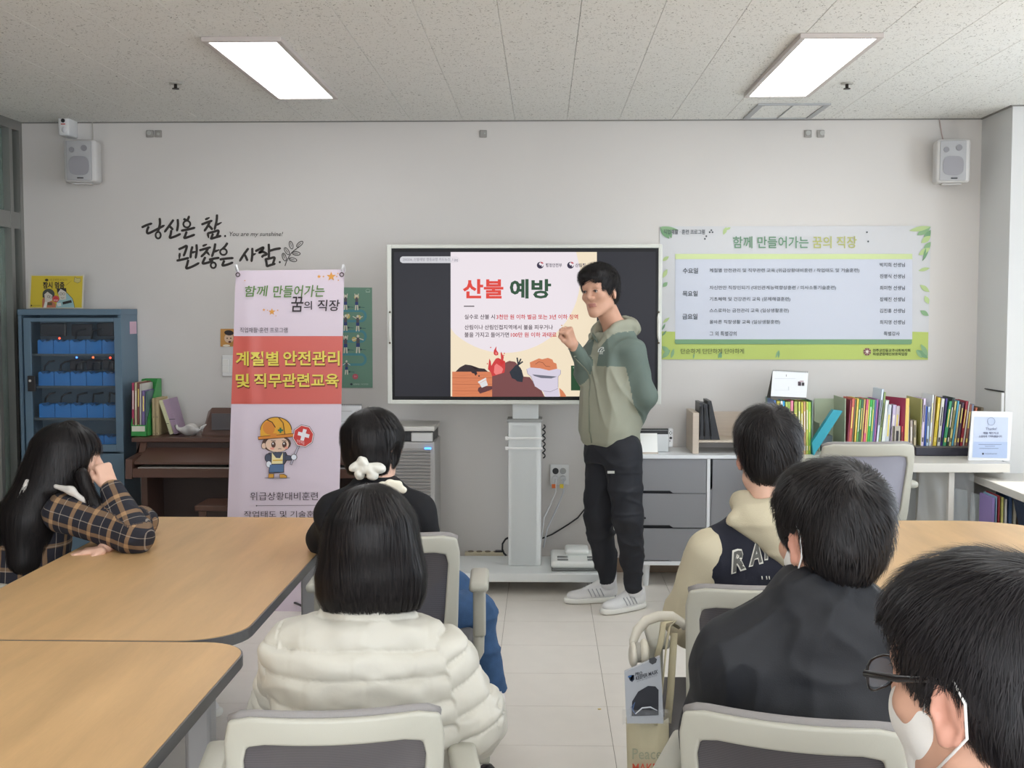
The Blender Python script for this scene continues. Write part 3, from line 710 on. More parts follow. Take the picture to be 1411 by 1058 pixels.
for x, y, h, arm in ((78, 124, 100, (.12, -.05)), (151, 124, 102, (.12, -.05)), (78, 255, 108, (.2, -.02)), (158, 258, 108, (.3, .1)), (78, 396, 115, (.12, 0)), (160, 388, 122, (.3, .3)), (84, 558, 95, (.25, .35))):
    fig(x, y, h, arm); pr.disc(x + 20, y + h * .82, 6, 6, cm((60, 80, 90)), 2); pr.stroke([(x + 28, y + h * .82), (x + 52, y + h * .84)], 4, cm((70, 110, 108)), 2, False)
for x, y in ((165, 275), (92, 268), (135, 420), (150, 140)): pr.disc(x, y, 16, 16, cm((214, 196, 120)), 2)
pr.disc(142, 667, 19, 18, cm((196, 96, 110)), 3); pr.text('휴식', 134, 661, 151, 672, cm((230, 200, 200)), 4)
pr.ring(226, 98, 14, 10, 3, cm((170, 196, 180)), 2); pr.rect(212, 104, 240, 110, cm((170, 196, 180)), 2)
pr.disc(116, 718, 8, 7, cm((50, 60, 70)), 2); pr.done('printed_artwork', t)
pr = Print(WY - .004, T1); pr.text('보건복지부', 130, 713, 170, 724, cm((214, 222, 216)), 3); pr.text('한국건강증진개발원', 178, 713, 228, 723, cm((190, 206, 196)), 3); pr.done('lettering', t)

# small card and light switch left of the hanging banner
t = sheet('picture_card', 'small orange picture card stuck on the wall left of the banner', 'card', WY - .003, [(303.8, 453), (326, 453), (326, 477.5), (303.8, 477.5)], cm((196, 142, 70), .5))
pr = Print(WY - .003); pr.disc(315.5, 466, 6.5, 6.5, cm((222, 190, 160)), 1); pr.disc(315.5, 458.5, 6.5, 3.6, cm((44, 36, 36)), 2, rot=.1); pr.disc(313, 466, .9, 1, cm((40, 30, 30)), 3); pr.disc(318, 466, .9, 1, cm((40, 30, 30)), 3); pr.disc(316.5, 471, 2, 1.3, cm((90, 40, 36)), 3); pr.disc(312, 476, 5, 1.5, cm((230, 220, 200)), 2)
pr.done('printed_artwork', t)
q0, q1 = P(306.5, 489.5, WY), P(327, 518, WY); t = thing('light_switch', 'white double rocker light switch on the wall left of the banner', 'light switch', tuple((q0 + q1) / 2))
B().box(q0.x, q1.x, WY - .01, WY - .0005, q1.z, q0.z, .003).done('plate', M_white, t)
for x in (311, 321):
    for y in (499, 508.5):
        a, b_ = P(x - 4, y - 4.2, WY), P(x + 4.6, y + 4.6, WY); B().box(a.x, b_.x, WY - .013, WY - .009, b_.z, a.z, .001).done('rocker', mat('rocker_white', (232, 231, 226), .3), t)

# wall socket with two plugs and cables
S2 = crop(620, 550, 3.918); a, b_ = P(*S2(540, 350), WY), P(*S2(642, 462), WY)
t = thing('wall_socket', 'white double wall socket with plugs beside the display column', 'socket', tuple((a + b_) / 2))
B().box(a.x, b_.x, WY - .012, WY - .0005, b_.z, a.z, .004).done('plate', M_white, t)
for cx, m in ((570, M_dk), (610, mat('socket_grey', (160, 160, 158), .5))):
    q = P(*S2(cx, 386), WY); B().cyl((q.x, WY - .015, q.z), (q.x, WY - .011, q.z), .0185, n=20).done('outlet', m, t)
for cx, col, lab, end in ((562, (214, 110, 50), 'white power cable with an orange tag, plugged into the double wall socket', 498), (605, (226, 200, 60), 'grey power cable with a yellow tag, plugged into the double wall socket', 515)):
    q = P(*S2(cx + 6, 425), WY); t = thing('power_cable', lab, 'cable', (q.x, WY - .03, q.z), 'cables from the wall socket')
    B().cyl((q.x, WY - .04, q.z), (q.x, WY - .012, q.z), .017, n=14).done('plug', cm((222, 222, 222) if cx < 600 else (196, 198, 200), .4), t)
    pts = [(*S2(cx + 8, 430), WY - .04), (*S2(cx + 8, 500), WY - .05), (*S2(cx - 20, 570), WY - .06), (*S2(end + 10, 640 if cx < 600 else 700), WY - .1), (*S2(end - 10, 800), WY - .15)]
    B().tube([P(*p) for p in pts], .0045, 6).done('cord', cm((222, 222, 222) if cx < 600 else (200, 202, 206), .4), t)
    c0, c1 = P(*S2(cx - 12, 458), WY - .05), P(*S2(cx + 8, 480), WY - .05); B().box(c0.x, c1.x, c0.y - .002, c0.y, c1.z, c0.z).done('tag', cm(col), t)
# dark cable in an arc across the wall
pts = [P(*S2(x, y), WY - .03) for x, y in ((760, 560), (730, 590), (690, 640), (640, 675), (600, 700), (550, 730), (495, 752), (440, 790), (380, 830))]
o = B().tube(pts, .0045, 6).done('display_cable', M_dk); tag(o, 'thin black cable running across the wall behind the presenter', 'cable')
pts = [P(*S2(x, y), 6.86) for x, y in ((320, 745), (300, 755), (284, 780), (283, 810), (292, 832), (305, 845))]
o = B().tube(pts, .006, 6).done('cable_loop', M_dk); tag(o, 'short black cable loop left of the display column foot', 'cable')
# power strip on the floor against the wall
a = P(*S2(80, 836), 6.93); b_ = P(*S2(290, 836), 6.93)
t = thing('power_strip', 'beige multi-socket strip lying behind the display base', 'power strip', ((a.x + b_.x) / 2, 6.94, .13))
B().box(a.x, b_.x, 6.92, 6.97, .1, a.z + .012, .004).done('body', cm((206, 196, 170), .4), t)
for k in range(4): x = a.x + (b_.x - a.x) * (.15 + .22 * k); B().cyl((x, 6.945, a.z + .012), (x, 6.945, a.z + .016), .017).done('outlet', cm((120, 108, 90)), t)
B().box(b_.x - .05, b_.x - .004, 6.925, 6.965, a.z + .012, a.z + .02, .002).done('plug', M_dk, t)
B().box(a.x + .001, b_.x, 6.925, 6.965, 0.0, .1, .002).done('stand', cm((170, 165, 155), .6), t)
# wire and duct on the pillar
o = B().tube([P(1351, 534, 6.98), Vector((XR - .006, 6.8, P(1362, 536, 6.8).z)), Vector((XR - .006, PY + .01, P(1384, 540, PY).z))], .004, 6).done('pillar_wire', M_dk); tag(o, 'short dark wire slanting across the corner pillar', 'wire')
o = B().box(XP - .004, XP + .012, PY - .014, PY - .001, .75, P(1384, 541, PY).z, .002).done('cable_duct', cm((214, 214, 212), .5)); tag(o, 'thin white cable duct rising along the pillar edge', 'cable duct')

# ------------------------------------------------------------------ display on its stand
M_bez = mat('display_bezel', (206, 208, 200), .4); YT = 6.52
a, b_ = P(532.5, 337, YT), P(911, 557.5, YT)
tv = thing('interactive_display', 'large interactive display with a slide about wildfire prevention, on a white stand', 'display', ((a.x + b_.x) / 2, 6.6, 0))
TV = crop(530, 330, 3.618)
i0, i1 = P(*TV(33, 44), YT), P(*TV(1360, 802), YT)
b = B(); b.box(a.x, i0.x, YT, YT + .09, b_.z, a.z, .004).box(i1.x, b_.x, YT, YT + .09, b_.z, a.z, .004).box(i0.x - .002, i1.x + .002, YT, YT + .09, i0.z, a.z, .004).box(i0.x - .002, i1.x + .002, YT, YT + .09, b_.z, i1.z, .004)
b.box(a.x + .01, b_.x - .01, YT + .02, YT + .088, b_.z + .01, a.z - .01)
fr = b.done('bezel', M_bez, tv)
B().box(i0.x, i1.x, YT + .004, YT + .02, i1.z, i0.z).done('screen_border', mat('screen_black', (12, 12, 15), .3, spec=.15), tv)
def scr(c, k=1.0): return mat('screen_%02x%02x%02x' % c, c, .25, emit=SCR * k, spec=.3)
SCR = 1.0
for k_ in (1,):
    def smat(c):
        key = 'screen_%02x%02x%02x' % c
        if key in MATS: return MATS[key]
        m = mat(key, c, .25, emit=1.0, spec=.08); p_ = m.node_tree.nodes['Principled BSDF']; p_.inputs['Base Color'].default_value = (.01, .01, .01, 1); return m
b0, b1 = P(*TV(46, 62), YT), P(*TV(1346, 784), YT)
B().box(b0.x, b1.x, YT + .002, YT + .005, b1.z, b0.z).done('screen', smat((40, 40, 47)), tv)
pr = Print(YT + .001, TV); S_ = smat
pr.rect(329, 62, 1058, 782, S_((240, 224, 196)), 0)
# white ellipse of the slide, clipped to its frame
def clip_ellipse(cx, cy, rx, ry, x0, x1, y0, y1, n=60):
    q = []
    for i in range(n): an = 2 * PI * i / n; q.append((min(x1, max(x0, cx + rx * math.cos(an))), min(y1, max(y0, cy + ry * math.sin(an)))))
    return [p for i, p in enumerate(q) if p != q[i - 1]]
pr.poly(clip_ellipse(600, 190, 375, 375, 329, 1058, 62, 782), S_((234, 225, 231)), 1)
pr.poly([(329, 62), (955, 62), (975, 150), (970, 250), (329, 420)], S_((234, 225, 231)), 2)
brn, dbr, org, bag = S_((120, 72, 72)), S_((52, 40, 44)), S_((214, 128, 88)), S_((214, 206, 222))
D2 = crop(610, 440, 6.414); inv = lambda x, y: ((D2(x, y)[0] - 530) * 3.618, (D2(x, y)[1] - 330) * 3.618)
def dp(pts, m, l): pr.poly([inv(*p) for p in pts], m, l)
def ds(pts, w, m, l, tp=False): pr.stroke([inv(*p) for p in pts], w * 3.618 / 6.414, m, l, tp)
dp([(112, 464), (150, 425), (200, 398), (250, 405), (285, 440), (320, 430), (370, 436), (402, 464)], dbr, 3)
dp([(84, 462), (437, 462), (437, 683), (84, 683)], org, 4)
for y in (516, 572, 630): ds([(84, y), (300, y + 3), (437, y)], 3, S_((168, 88, 60)), 5)
for y in (490, 545, 602, 655): ds([(100, y), (180, y + 8), (260, y - 4), (400, y + 4)], 1.5, S_((190, 105, 70)), 5)
dp([(250, 462), (300, 462), (306, 480), (290, 500), (278, 478), (262, 476)], dbr, 6); pr.disc(*inv(321, 500), 4, 4, dbr, 6)
dp([(437, 683), (437, 500), (520, 470), (545, 385), (590, 366), (640, 375), (690, 430), (715, 505), (770, 510), (805, 560), (812, 590), (870, 620), (900, 683)], brn, 4)
dp([(437, 590), (350, 588), (315, 605), (310, 630), (330, 655), (380, 640), (437, 618)], S_((96, 56, 60)), 6)
dp([(590, 466), (645, 405), (665, 402), (700, 450), (712, 505), (705, 555), (660, 548), (640, 530), (612, 520)], S_((40, 46, 56)), 6)
for p in ([(668, 402), (658, 340)], [(668, 402), (690, 350)], [(668, 402), (706, 374)]): ds(p, 13, S_((40, 46, 56)), 6)
dp([(310, 552), (380, 515), (388, 528), (320, 566)], S_((226, 226, 226)), 7); dp([(324, 566), (384, 534), (400, 582), (345, 604)], S_((220, 220, 224)), 7)
dp([(775, 425), (770, 380), (820, 358), (850, 345), (880, 352), (930, 340), (970, 355), (980, 380), (1005, 390), (1012, 440), (900, 460)], org, 5); ds([(820, 395), (850, 375), (885, 382), (910, 412), (950, 418)], 4, S_((120, 60, 40)), 6)
dp([(740, 440), (770, 425), (860, 432), (940, 452), (1010, 436), (1042, 445), (1045, 480), (1022, 500), (1020, 600), (1036, 683), (905, 683), (890, 640), (815, 590), (778, 505), (748, 480)], bag, 6)
dp([(790, 486), (1010, 505), (960, 522), (870, 518), (810, 500)], S_((110, 110, 124)), 7)
ds([(742, 440), (752, 482), (780, 505), (815, 590)], 3, S_((120, 110, 130)), 7); ds([(1043, 450), (1040, 485), (1020, 505), (1020, 600)], 3, S_((120, 110, 130)), 7); ds([(890, 632), (950, 640), (1020, 610)], 3, S_((120, 110, 130)), 7)
dp([(1030, 605), (1060, 630), (1088, 670), (1090, 683), (1040, 683)], org, 5)
dp([(1134, 408), (1240, 408), (1240, 628), (1134, 628)], S_((38, 74, 48)), 5)
fr_, fo = S_((206, 60, 60)), S_((238, 128, 124))
dp([(400, 440), (418, 400), (412, 345), (425, 372), (430, 410), (450, 375), (470, 345), (490, 340), (500, 375), (520, 405), (552, 370), (552, 430), (545, 470), (500, 485), (437, 503), (425, 468)], fr_, 6)
dp([(452, 470), (458, 410), (475, 390), (480, 430), (500, 440), (520, 420), (535, 440), (520, 475), (470, 490)], fo, 7)
dp([(450, 300), (452, 275), (475, 236), (474, 270), (492, 296), (490, 315), (470, 320), (455, 312)], fr_, 6); dp([(462, 300), (472, 285), (482, 302), (475, 315)], fo, 7)
dp([(512, 300), (518, 284), (526, 305), (540, 330), (535, 370), (520, 372), (515, 345)], fr_, 6)
for x, y in ((424, 248), (545, 300), (540, 318), (395, 392)): pr.disc(*inv(x, y), 3, 3, fr_, 6)
# two government emblems
for cx, cy in ((776, 128), (927, 128)):
    pr.disc(cx, cy, 17, 17, S_((48, 40, 66)), 3); pr.disc(cx + 5, cy - 4, 12, 12, S_((234, 225, 231)), 4); pr.disc(cx + 8, cy - 12, 8, 4, S_((190, 90, 100)), 5, rot=.5); pr.disc(cx - 1, cy + 3, 8, 9, S_((48, 40, 66)), 5); pr.disc(cx + 1, cy - 4, 5, 5, S_((234, 225, 231)), 6)
pr.poly([(88, 84), (330, 84), (330, 117), (88, 117), (78, 110), (76, 100), (79, 90)], S_((206, 206, 210)), 2); pr.poly([(329, 84), (360, 84), (372, 92), (374, 106), (362, 116), (329, 117)], S_((226, 218, 224)), 5)
pr.rect(395, 330, 447, 335, S_((70, 60, 66)), 4); pr.disc(883, 428, 3, 3, S_((196, 150, 60)), 4)
pr.done('slide_artwork', tv)
pr = Print(YT + .001, TV); kb, kr = S_((70, 52, 62)), S_((200, 56, 60))
pr.text('250206_산불예방 행동요령 카드뉴스_1.jpg', 90, 91, 365, 110, S_((130, 126, 140)), 6)
pr.text('행정안전부', 803, 118, 884, 138, S_((96, 90, 104)), 4, .02); pr.text('산림청', 950, 118, 1002, 138, S_((96, 90, 104)), 4, .02)
pr.text('산불', 390, 197, 592, 294, S_((222, 66, 54)), 4, .03); pr.text('예방', 624, 197, 830, 294, S_((38, 76, 50)), 4, .032)
pr.text('실수로 산불 시', 398, 373, 550, 397, kb, 4, .015); pr.text('3천만 원 이하 벌금 또는 3년 이하 징역', 557, 373, 964, 398, kr, 4, .02)
pr.text('산림이나 산림인접지역에서 불을 피우거나', 398, 425, 839, 449, kb, 4, .015); pr.text('불을 가지고 들어가면', 398, 462, 620, 487, kb, 4, .015); pr.text('100만 원 이하 과태료', 629, 462, 857, 487, kr, 4, .02)
pr.text('국민행동', 938, 634, 976, 644, S_((190, 214, 190)), 8); 
pr.done('slide_lettering', tv)
for cx in (26, 1366):
    q0, q1 = P(*TV(cx, 362), YT - .005), P(*TV(cx, 515), YT - .005); w_ = .0085
    g = B().tube([q0, q0 + Vector((0, 0, -.03)), q1 + Vector((0, 0, .03)), q1], [.002, w_, w_, .002], 8).done('stylus', mat('stylus_white', (222, 222, 214), .35), tv)
    B().ball(q0, .006).ball(q1, .006).done('stylus_tip', cm((96, 88, 72)), g)
# column and base of the stand
M_st = mat('stand_white', (222, 225, 224), .4); YC = 6.62
c0, c1 = P(*S2(337, 130), YC), P(*S2(478, 130), YC); top = P(*S2(400, 20), YC).z; sl = P(*S2(400, 118), YC - .02)
B().box(c0.x, c1.x, YC, YC + .08, sl.z - .1, top + .25, .004).done('inner_column', M_st, tv)
d0, d1 = P(*S2(314, 500), YC - .03), P(*S2(492, 500), YC - .03); zb = P(*S2(400, 850), 6.62).z
BZ1 = P(*S2(400, 940), 6.4).z; BZ0 = P(*S2(400, 988), 6.4).z
co = B().box(d0.x, d1.x, YC - .03, YC + .13, BZ1, sl.z, .006).done('outer_column', M_st, tv)
r_ = B(); n_ = 30; xa, xb = d0.x + .018, d1.x - .022
for k in range(n_): x = xa + (xb - xa) * k / n_; r_.box(x, x + (xb - xa) / n_ * .55, YC - .034, YC - .0305, BZ1 + .002, sl.z - .02)
o = r_.done('flutes', M_st, co); o['kind'] = 'stuff'
B().box(d0.x - .006, d1.x + .006, YC - .038, YC + .135, sl.z - .006, sl.z + .012, .003).done('collar', mat('collar_grey', (150, 152, 150), .4), tv)
for y in (210, 264):
    z = P(*S2(400, y), YC - .03).z; B().box(d0.x - .008, d1.x + .008, YC - .04, YC + .14, z - .006, z + .006, .002).box(d0.x - .016, d0.x, YC - .044, YC - .03, z - .01, z + .01, .002).done('cable_tie', mat('tie_white', (232, 232, 230), .3), tv)
pts = []
for k in range(40): pts.append(P(*S2(507 + 7 * math.sin(k * .9), 140 + k * 4.5), YC + .03) + Vector((0, .02 * math.cos(k * .9), 0)))
o = B().tube(pts, .004, 5).done('cable_bundle', M_dk); tag(o, 'bunched black cables strapped to the right side of the display column', 'cable')
e0, e1 = P(612, 800, 6.4), P(834, 800, 6.4)
B().box(e0.x, e1.x, 6.4, 6.86, BZ0, BZ1, .005).done('base', M_st, tv)
for x in (e0.x + .06, e1.x - .06):
    for y in (6.46, 6.8):
        cs = B().box(x - .015, x + .015, y - .02, y + .02, .05, BZ0, .003).done('caster_fork', M_dk, tv)
        B().cyl((x - .012, y, .034), (x + .012, y, .034), .034, n=18).done('wheel', M_dk, cs)
# body composition scale on the base
s0, s1 = P(*S2(545, 900), 6.46), P(*S2(838, 900), 6.46); zz = BZ1
t = thing('body_scale', 'white body composition scale with grey foot plates on the display base', 'scale', ((s0.x + s1.x) / 2, 6.6, zz))
B().box(s0.x + .003, s1.x - .003, 6.452, 6.78, zz + .002, zz + .018, .006).done('base', mat('scale_grey', (110, 112, 110), .5), t)
hh = [(s0.x, zz + .016), (s0.x - .002, zz + .05), (s0.x + .02, zz + .068), ]
bd = B().box(s0.x, s1.x, 6.45, 6.79, zz + .016, zz + .055, .015, seg=3).done('body', mat('scale_white', (226, 228, 224), .3), t, angle=50)
B().box(s0.x + .08, s1.x - .08, 6.62, 6.79, zz + .05, zz + .085, .02, seg=3).done('display_console', MATS['scale_white'], bd, angle=50)
for x in (s0.x + .035, s1.x - .095):
    for y in (6.475, 6.545): B().box(x, x + .06, y, y + .04, zz + .054, zz + .059, .004).done('foot_plate', mat('scale_plate', (140, 144, 144), .25, metal=.5), t)
# ------------------------------------------------------------------ furniture against the back wall
def bx_px(b, x0, y0, x1, y1, Y, D, bev=.002):
    """box whose front face at depth Y covers the photo rectangle, D deep"""
    a, c = P(x0, (y0 + y1) / 2, Y), P(x1, (y0 + y1) / 2, Y); xm = (x0 + x1) / 2
    z1, z0 = P(xm, y0, Y).z, P(xm, y1, Y).z; b.box(a.x, c.x, Y, Y + D, z0, z1, bev); return a.x, c.x, z0, z1

# blue locker with glass door holding phones
C1 = crop(0, 350, 4.41)
M_blue = mat('locker_blue', (94, 118, 136), .45, noise=.04, nscale=4); M_blued = mat('locker_blue_dark', (66, 90, 110), .5); M_in = mat('locker_inside', (84, 98, 106), .6)
yf = 6.72; lx, rx = P(29, 600, yf).x, P(170, 600, yf).x; zt = EYE.z - .002; lx = max(lx, XL + .01)
t = thing('phone_locker', 'blue metal charging locker with glass door and rows of blue trays', 'locker', ((lx + rx) / 2, 6.85, 0))
b = B(); b.box(lx, lx + .02, yf, 6.99, 0, zt).box(rx - .02, rx, yf, 6.99, 0, zt).box(lx + .02, rx - .02, 6.97, 6.99, 0, zt).box(lx + .02, rx - .02, yf, 6.97, 0, .08).box(lx - .003, rx + .003, yf - .006, 6.99, zt - .035, zt, .004)
b.done('cabinet_body', M_blue, t)
gx0, gx1 = P(*C1(195, 600), yf).x, P(*C1(700, 600), yf).x; gz1 = P(*C1(450, 412), yf).z; gz0 = P(100, 612, yf).z
dx0, dx1 = lx + .035, P(*C1(745, 600), yf).x; dz1 = zt - .05; dz0 = P(100, 622, yf).z
b = B(); y0, y1 = yf - .014, yf + .002
b.box(dx0, gx0, y0, y1, dz0, dz1, .002).box(gx1, dx1, y0, y1, dz0, dz1, .002).box(gx0, gx1, y0, y1, gz1, dz1, .002).box(gx0, gx1, y0, y1, dz0, gz0, .002)
dr = b.done('door', M_blue, t)
B().box(gx0 - .001, gx1 + .001, yf - .008, yf - .005, gz0, gz1).done('door_glass', glass('locker_glass', (90, 100, 108), .12, .03), dr)
k0, k1 = P(*C1(180, 738), yf), P(*C1(230, 832), yf)
lk = B().box(k0.x, k1.x, y0 - .018, y0, k1.z, k0.z, .003).done('lock', M_dk, dr); B().cyl((k0.x + .016, y0 - .022, k0.z - .028), (k0.x + .016, y0 - .017, k0.z - .028), .007).done('lock_button', cm((200, 200, 196), .3), dr)
B().box(dx0, dx1, y0, y1, .1, dz0 - .01, .003).done('lower_panel', M_blue, t)
B().box(lx + .02, rx - .02, yf + .0, yf + .004, .1, zt - .04).box(lx + .02, gx0, yf + .004, 6.97, dz0, zt - .036).done('inner_frame', M_blued, t) if False else None
B().box(rx, rx + .002, 6.86, 6.97, P(185, 460, 6.9).z, P(185, 443, 6.9).z).done('pink_sticker', cm((214, 178, 196)), t)
M_tray = mat('tray_blue', (60, 144, 228), .35); M_cab = mat('charging_cable', (30, 30, 34), .5)
rows = [(520, 606), (714, 800), (908, 994), (1100, 1186)]; first = None
for r, (ya, yb) in enumerate(rows):
    z1, z0 = P(100, 350 + ya / 4.41, yf + .06).z, P(100, 350 + yb / 4.41, yf + .06).z
    if z0 < gz0 - .12: continue
    B().box(gx0 - .03, gx1 + .02, yf + .03, 6.965, z0 - .012, z0).done('shelf', M_in, t)
    for k in range(5):
        x0 = P(*C1(232 + 98 * k, 700), yf + .06).x; x1 = P(*C1(232 + 98 * (k + 1) - 4, 700), yf + .06).x; w_ = x1 - x0
        pts = [(x0, yf + .06, z0), (x1, yf + .06, z0), (x1, yf + .06, z1 - .006), (x1 - w_ * .12, yf + .06, z1), (x1 - w_ * .3, yf + .06, z1 - .012), (x0 + w_ * .5, yf + .06, z1 - .004), (x0 + w_ * .3, yf + .06, z1 - .014), (x0 + w_ * .12, yf + .06, z1), (x0, yf + .06, z1 - .006)]
        o = B().prism(pts, (0, .1, 0)).done('charging_tray', M_tray, t)
        if r in (1, 2) or (r == 0 and k in (2, 3)):
            zz_ = z0 - .012 if r else z1 - .02
            q = [Vector((x0 + w_ * .2, yf + .1, z1 + .005)), Vector((x0 + w_ * .35, yf + .08, z1 + .03 + .008 * k)), Vector((x0 + w_ * .6, yf + .085, z1 + .055)), Vector((x0 + w_ * .9, yf + .1, z1 + .06))]
            B().tube(q, .006, 6).done('charging_cable', M_cab, t)
for (cx, cy), c_ in (((362, 512), (255, 70, 40)), ((466, 628), (60, 110, 255)), ((566, 628), (255, 80, 40)), ((670, 630), (255, 60, 40))):
    q = P(*C1(cx, cy), yf + .055); B().ball(q, .0055).done('indicator_light', mat('led_%d' % c_[2] + str(c_[1]), c_, .4, emit=6), t)
for (x0, y0_, x1, y1_) in ((240, 420, 400, 500), (430, 425, 560, 500), (585, 420, 690, 500), (420, 640, 500, 705), (520, 640, 610, 705), (620, 640, 690, 705)):
    a, c = P(*C1(x0, y0_), yf + .1), P(*C1(x1, y1_), yf + .1); B().box(a.x, c.x, yf + .1, yf + .125, c.z, a.z, .008).done('charger', mat('charger_black', (38, 38, 44), .4), t)

# yellow poster on the locker
YP = 6.8; K1 = crop(30, 370, 14.11); c = [P(*K1(x, y), YP) for x, y in ((165, 118), (1210, 125), (1190, 772), (110, 772))]
t = thing('yellow_poster', 'yellow laminated poster with two drawn people leaning on the blue locker', 'poster', tuple(sum(c, Vector()) / 4))
B().prism(c, (0, .003, 0)).done('sheet', cm((208, 204, 186), .4), t)
pr = Print(YP, K1); pr.poly([(190, 140), (1185, 145), (1165, 757), (160, 757)], cm((206, 184, 56), .5), 1)
kk = cm((40, 38, 36)); fc = cm((206, 200, 188))
pr.disc(521, 498, 118, 108, cm((66, 72, 66)), 3); pr.rect(405, 500, 470, 560, cm((66, 72, 66)), 3)
pr.poly([(395, 757), (400, 600), (430, 560), (600, 640), (660, 690), (660, 757)], cm((190, 116, 86)), 2); pr.poly([(440, 500), (500, 450), (595, 520), (590, 620), (520, 650), (450, 640)], fc, 4)
pr.poly([(450, 640), (500, 650), (480, 757), (420, 757)], cm((226, 224, 214)), 5); pr.rect(498, 655, 590, 712, cm((104, 88, 62)), 5)
pr.poly([(680, 390), (860, 380), (872, 470), (720, 520), (690, 470)], kk, 3); pr.poly([(755, 395), (860, 455), (862, 600), (745, 610), (705, 470)], fc, 4)
for x, y in ((760, 490), (815, 490), (520, 545), (560, 555)): pr.ring(x, y, 22, 22, 6, kk, 5)
pr.stroke([(760, 560), (790, 580), (825, 560)], 7, kk, 5, False)
pr.poly([(660, 757), (690, 640), (860, 470), (910, 500), (980, 570), (1025, 757)], cm((150, 186, 190)), 2); pr.stroke([(880, 465), (915, 510), (980, 575), (1012, 660), (1026, 757)], 8, kk, 3, False)
pr.poly([(790, 650), (960, 610), (975, 660), (800, 700)], kk, 5); pr.poly([(675, 670), (760, 665), (770, 725), (700, 735)], cm((216, 218, 214)), 5)
pr.disc(660, 590, 66, 66, cm((196, 66, 66)), 6); pr.ring(660, 590, 50, 50, 4, cm((220, 130, 120)), 7)
pr.poly([(1030, 160), (1075, 190), (1140, 185), (1145, 250), (1085, 282), (1015, 250)], cm((196, 186, 120)), 3); pr.stroke([(1030, 160), (1075, 190), (1140, 185), (1145, 250), (1085, 282), (1015, 250), (1030, 160)], 6, cm((90, 84, 50)), 4, False)
pr.disc(484, 222, 34, 24, kk, 3); pr.stroke([(855, 330), (970, 235)], 8, cm((150, 128, 50)), 3); pr.disc(188, 718, 16, 14, kk, 3); pr.done('printed_artwork', t)
pr = Print(YP, K1); pr.text('잠시 멈춤', 412, 256, 830, 388, kk, 3, .03); pr.text('가장 큰 배려의 순간입니다', 540, 196, 885, 240, cm((120, 100, 50)), 3); pr.text('STOP', 622, 602, 702, 632, cm((236, 220, 214)), 8, .02); pr.text('국민권익위원회', 215, 706, 360, 732, cm((120, 108, 50)), 3); pr.done('lettering', t)

# digital piano
M_pi = mat('piano_wood', (92, 66, 56), .35, noise=.12, nscale=6, stretch=(1, 1, 12)); M_pid = mat('piano_wood_dark', (62, 46, 42), .45)
yp = 6.62; ztp = P(300, 603, yp).z; px0 = P(182, 610, yp).x; px1 = P(502, 610, yp).x; S1 = crop(0, 560, 4.41)
t = thing('digital_piano', 'dark brown digital piano with closed lid against the wall behind the banner', 'piano', ((px0 + px1) / 2, 6.75, 0))
B().box(px0, px1, yp - .012, 6.99, ztp - .025, ztp, .004).done('top_board', M_pi, t)
zk1 = P(300, 640, 6.4).z; zk0 = P(300, 658, 6.4).z; kx0, kx1 = P(175, 640, 6.4).x, P(502, 640, 6.4).x
B().box(px0 + .02, px1 - .02, yp + .01, 6.97, zk0 + .02, ztp - .025, .003).done('upper_panel', M_pid, t)
lid = B(); a = Vector((0, yp + .02, P(300, 617, yp).z)); lid.prism([(kx0 + .04, yp + .02, ztp - .055), (kx0 + .04, 6.4, zk1 + .012), (kx0 + .04, 6.4, zk1 + .0), (kx0 + .04, yp + .02, ztp - .085)], (kx1 - kx0 - .08, 0, 0)); lid.done('key_lid', M_pi, t)
B().box(kx0 + .03, kx1 - .03, 6.385, 6.62, zk0, zk1 - .022, .004).done('key_rail', M_pi, t)
B().box(kx0 + .06, kx1 - .06, 6.4, 6.6, zk1 - .022, zk1 - .016).done('key_strip', cm((170, 166, 158), .4), t)
for x, s_ in ((kx0, 1), (kx1, -1)):
    B().prism([(x, 6.98, ztp - .025), (x, yp + .0, ztp - .025), (x, yp - .03, ztp - .08), (x, 6.38, zk1 + .03), (x, 6.37, zk0 - .005), (x, 6.98, zk0 - .005)], (s_ * .035, 0, 0)).done('cheek', M_pi, t)
    B().box(x if s_ > 0 else x - .035, x + .035 if s_ > 0 else x, 6.62, 6.98, .05, zk0 - .005, .003).box(x if s_ > 0 else x - .035, x + .035 if s_ > 0 else x, 6.42, 6.98, 0, .05, .004).done('side_panel', M_pi, t)
B().box(kx0 + .035, kx1 - .035, 6.9, 6.93, .15, zk0 - .005).done('back_panel', M_pid, t)
m0 = P(*S1(1225, 160), 6.75); m1 = P(*S1(1285, 10), 6.75); mx = P(420, 590, 6.75).x
b = B(); b.prism([(m0.x, 6.75, ztp), (m0.x + .035, 6.77, m1.z - .02), (m0.x + .055, 6.775, m1.z), (mx - .055, 6.775, m1.z), (mx - .035, 6.77, m1.z - .02), (mx, 6.75, ztp)], (0, .018, 0)); mr = b.done('music_rest', M_pi, t)
B().box(m0.x + .06, mx - .06, 6.742, 6.752, ztp + .03, m1.z - .03, .002).done('rest_inlay', cm((84, 80, 82), .4), mr)
# bench
bz = P(290, 700, 6.05).z; bx0, bx1 = P(262, 700, 6.05).x, P(420, 700, 6.05).x
t = thing('piano_bench', 'dark brown piano bench tucked in front of the piano', 'bench', ((bx0 + bx1) / 2, 6.25, 0))
B().box(bx0, bx1, 6.12, 6.37, bz - .03, bz, .006).done('seat', M_pi, t); B().box(bx0 + .02, bx1 - .02, 6.14, 6.35, bz - .1, bz - .03).done('apron', M_pid, t)
for x in (bx0 + .02, bx1 - .06):
    for y in (6.13, 6.32): B().box(x, x + .04, y, y + .04, 0, bz - .03, .002).done('leg', M_pi, t)

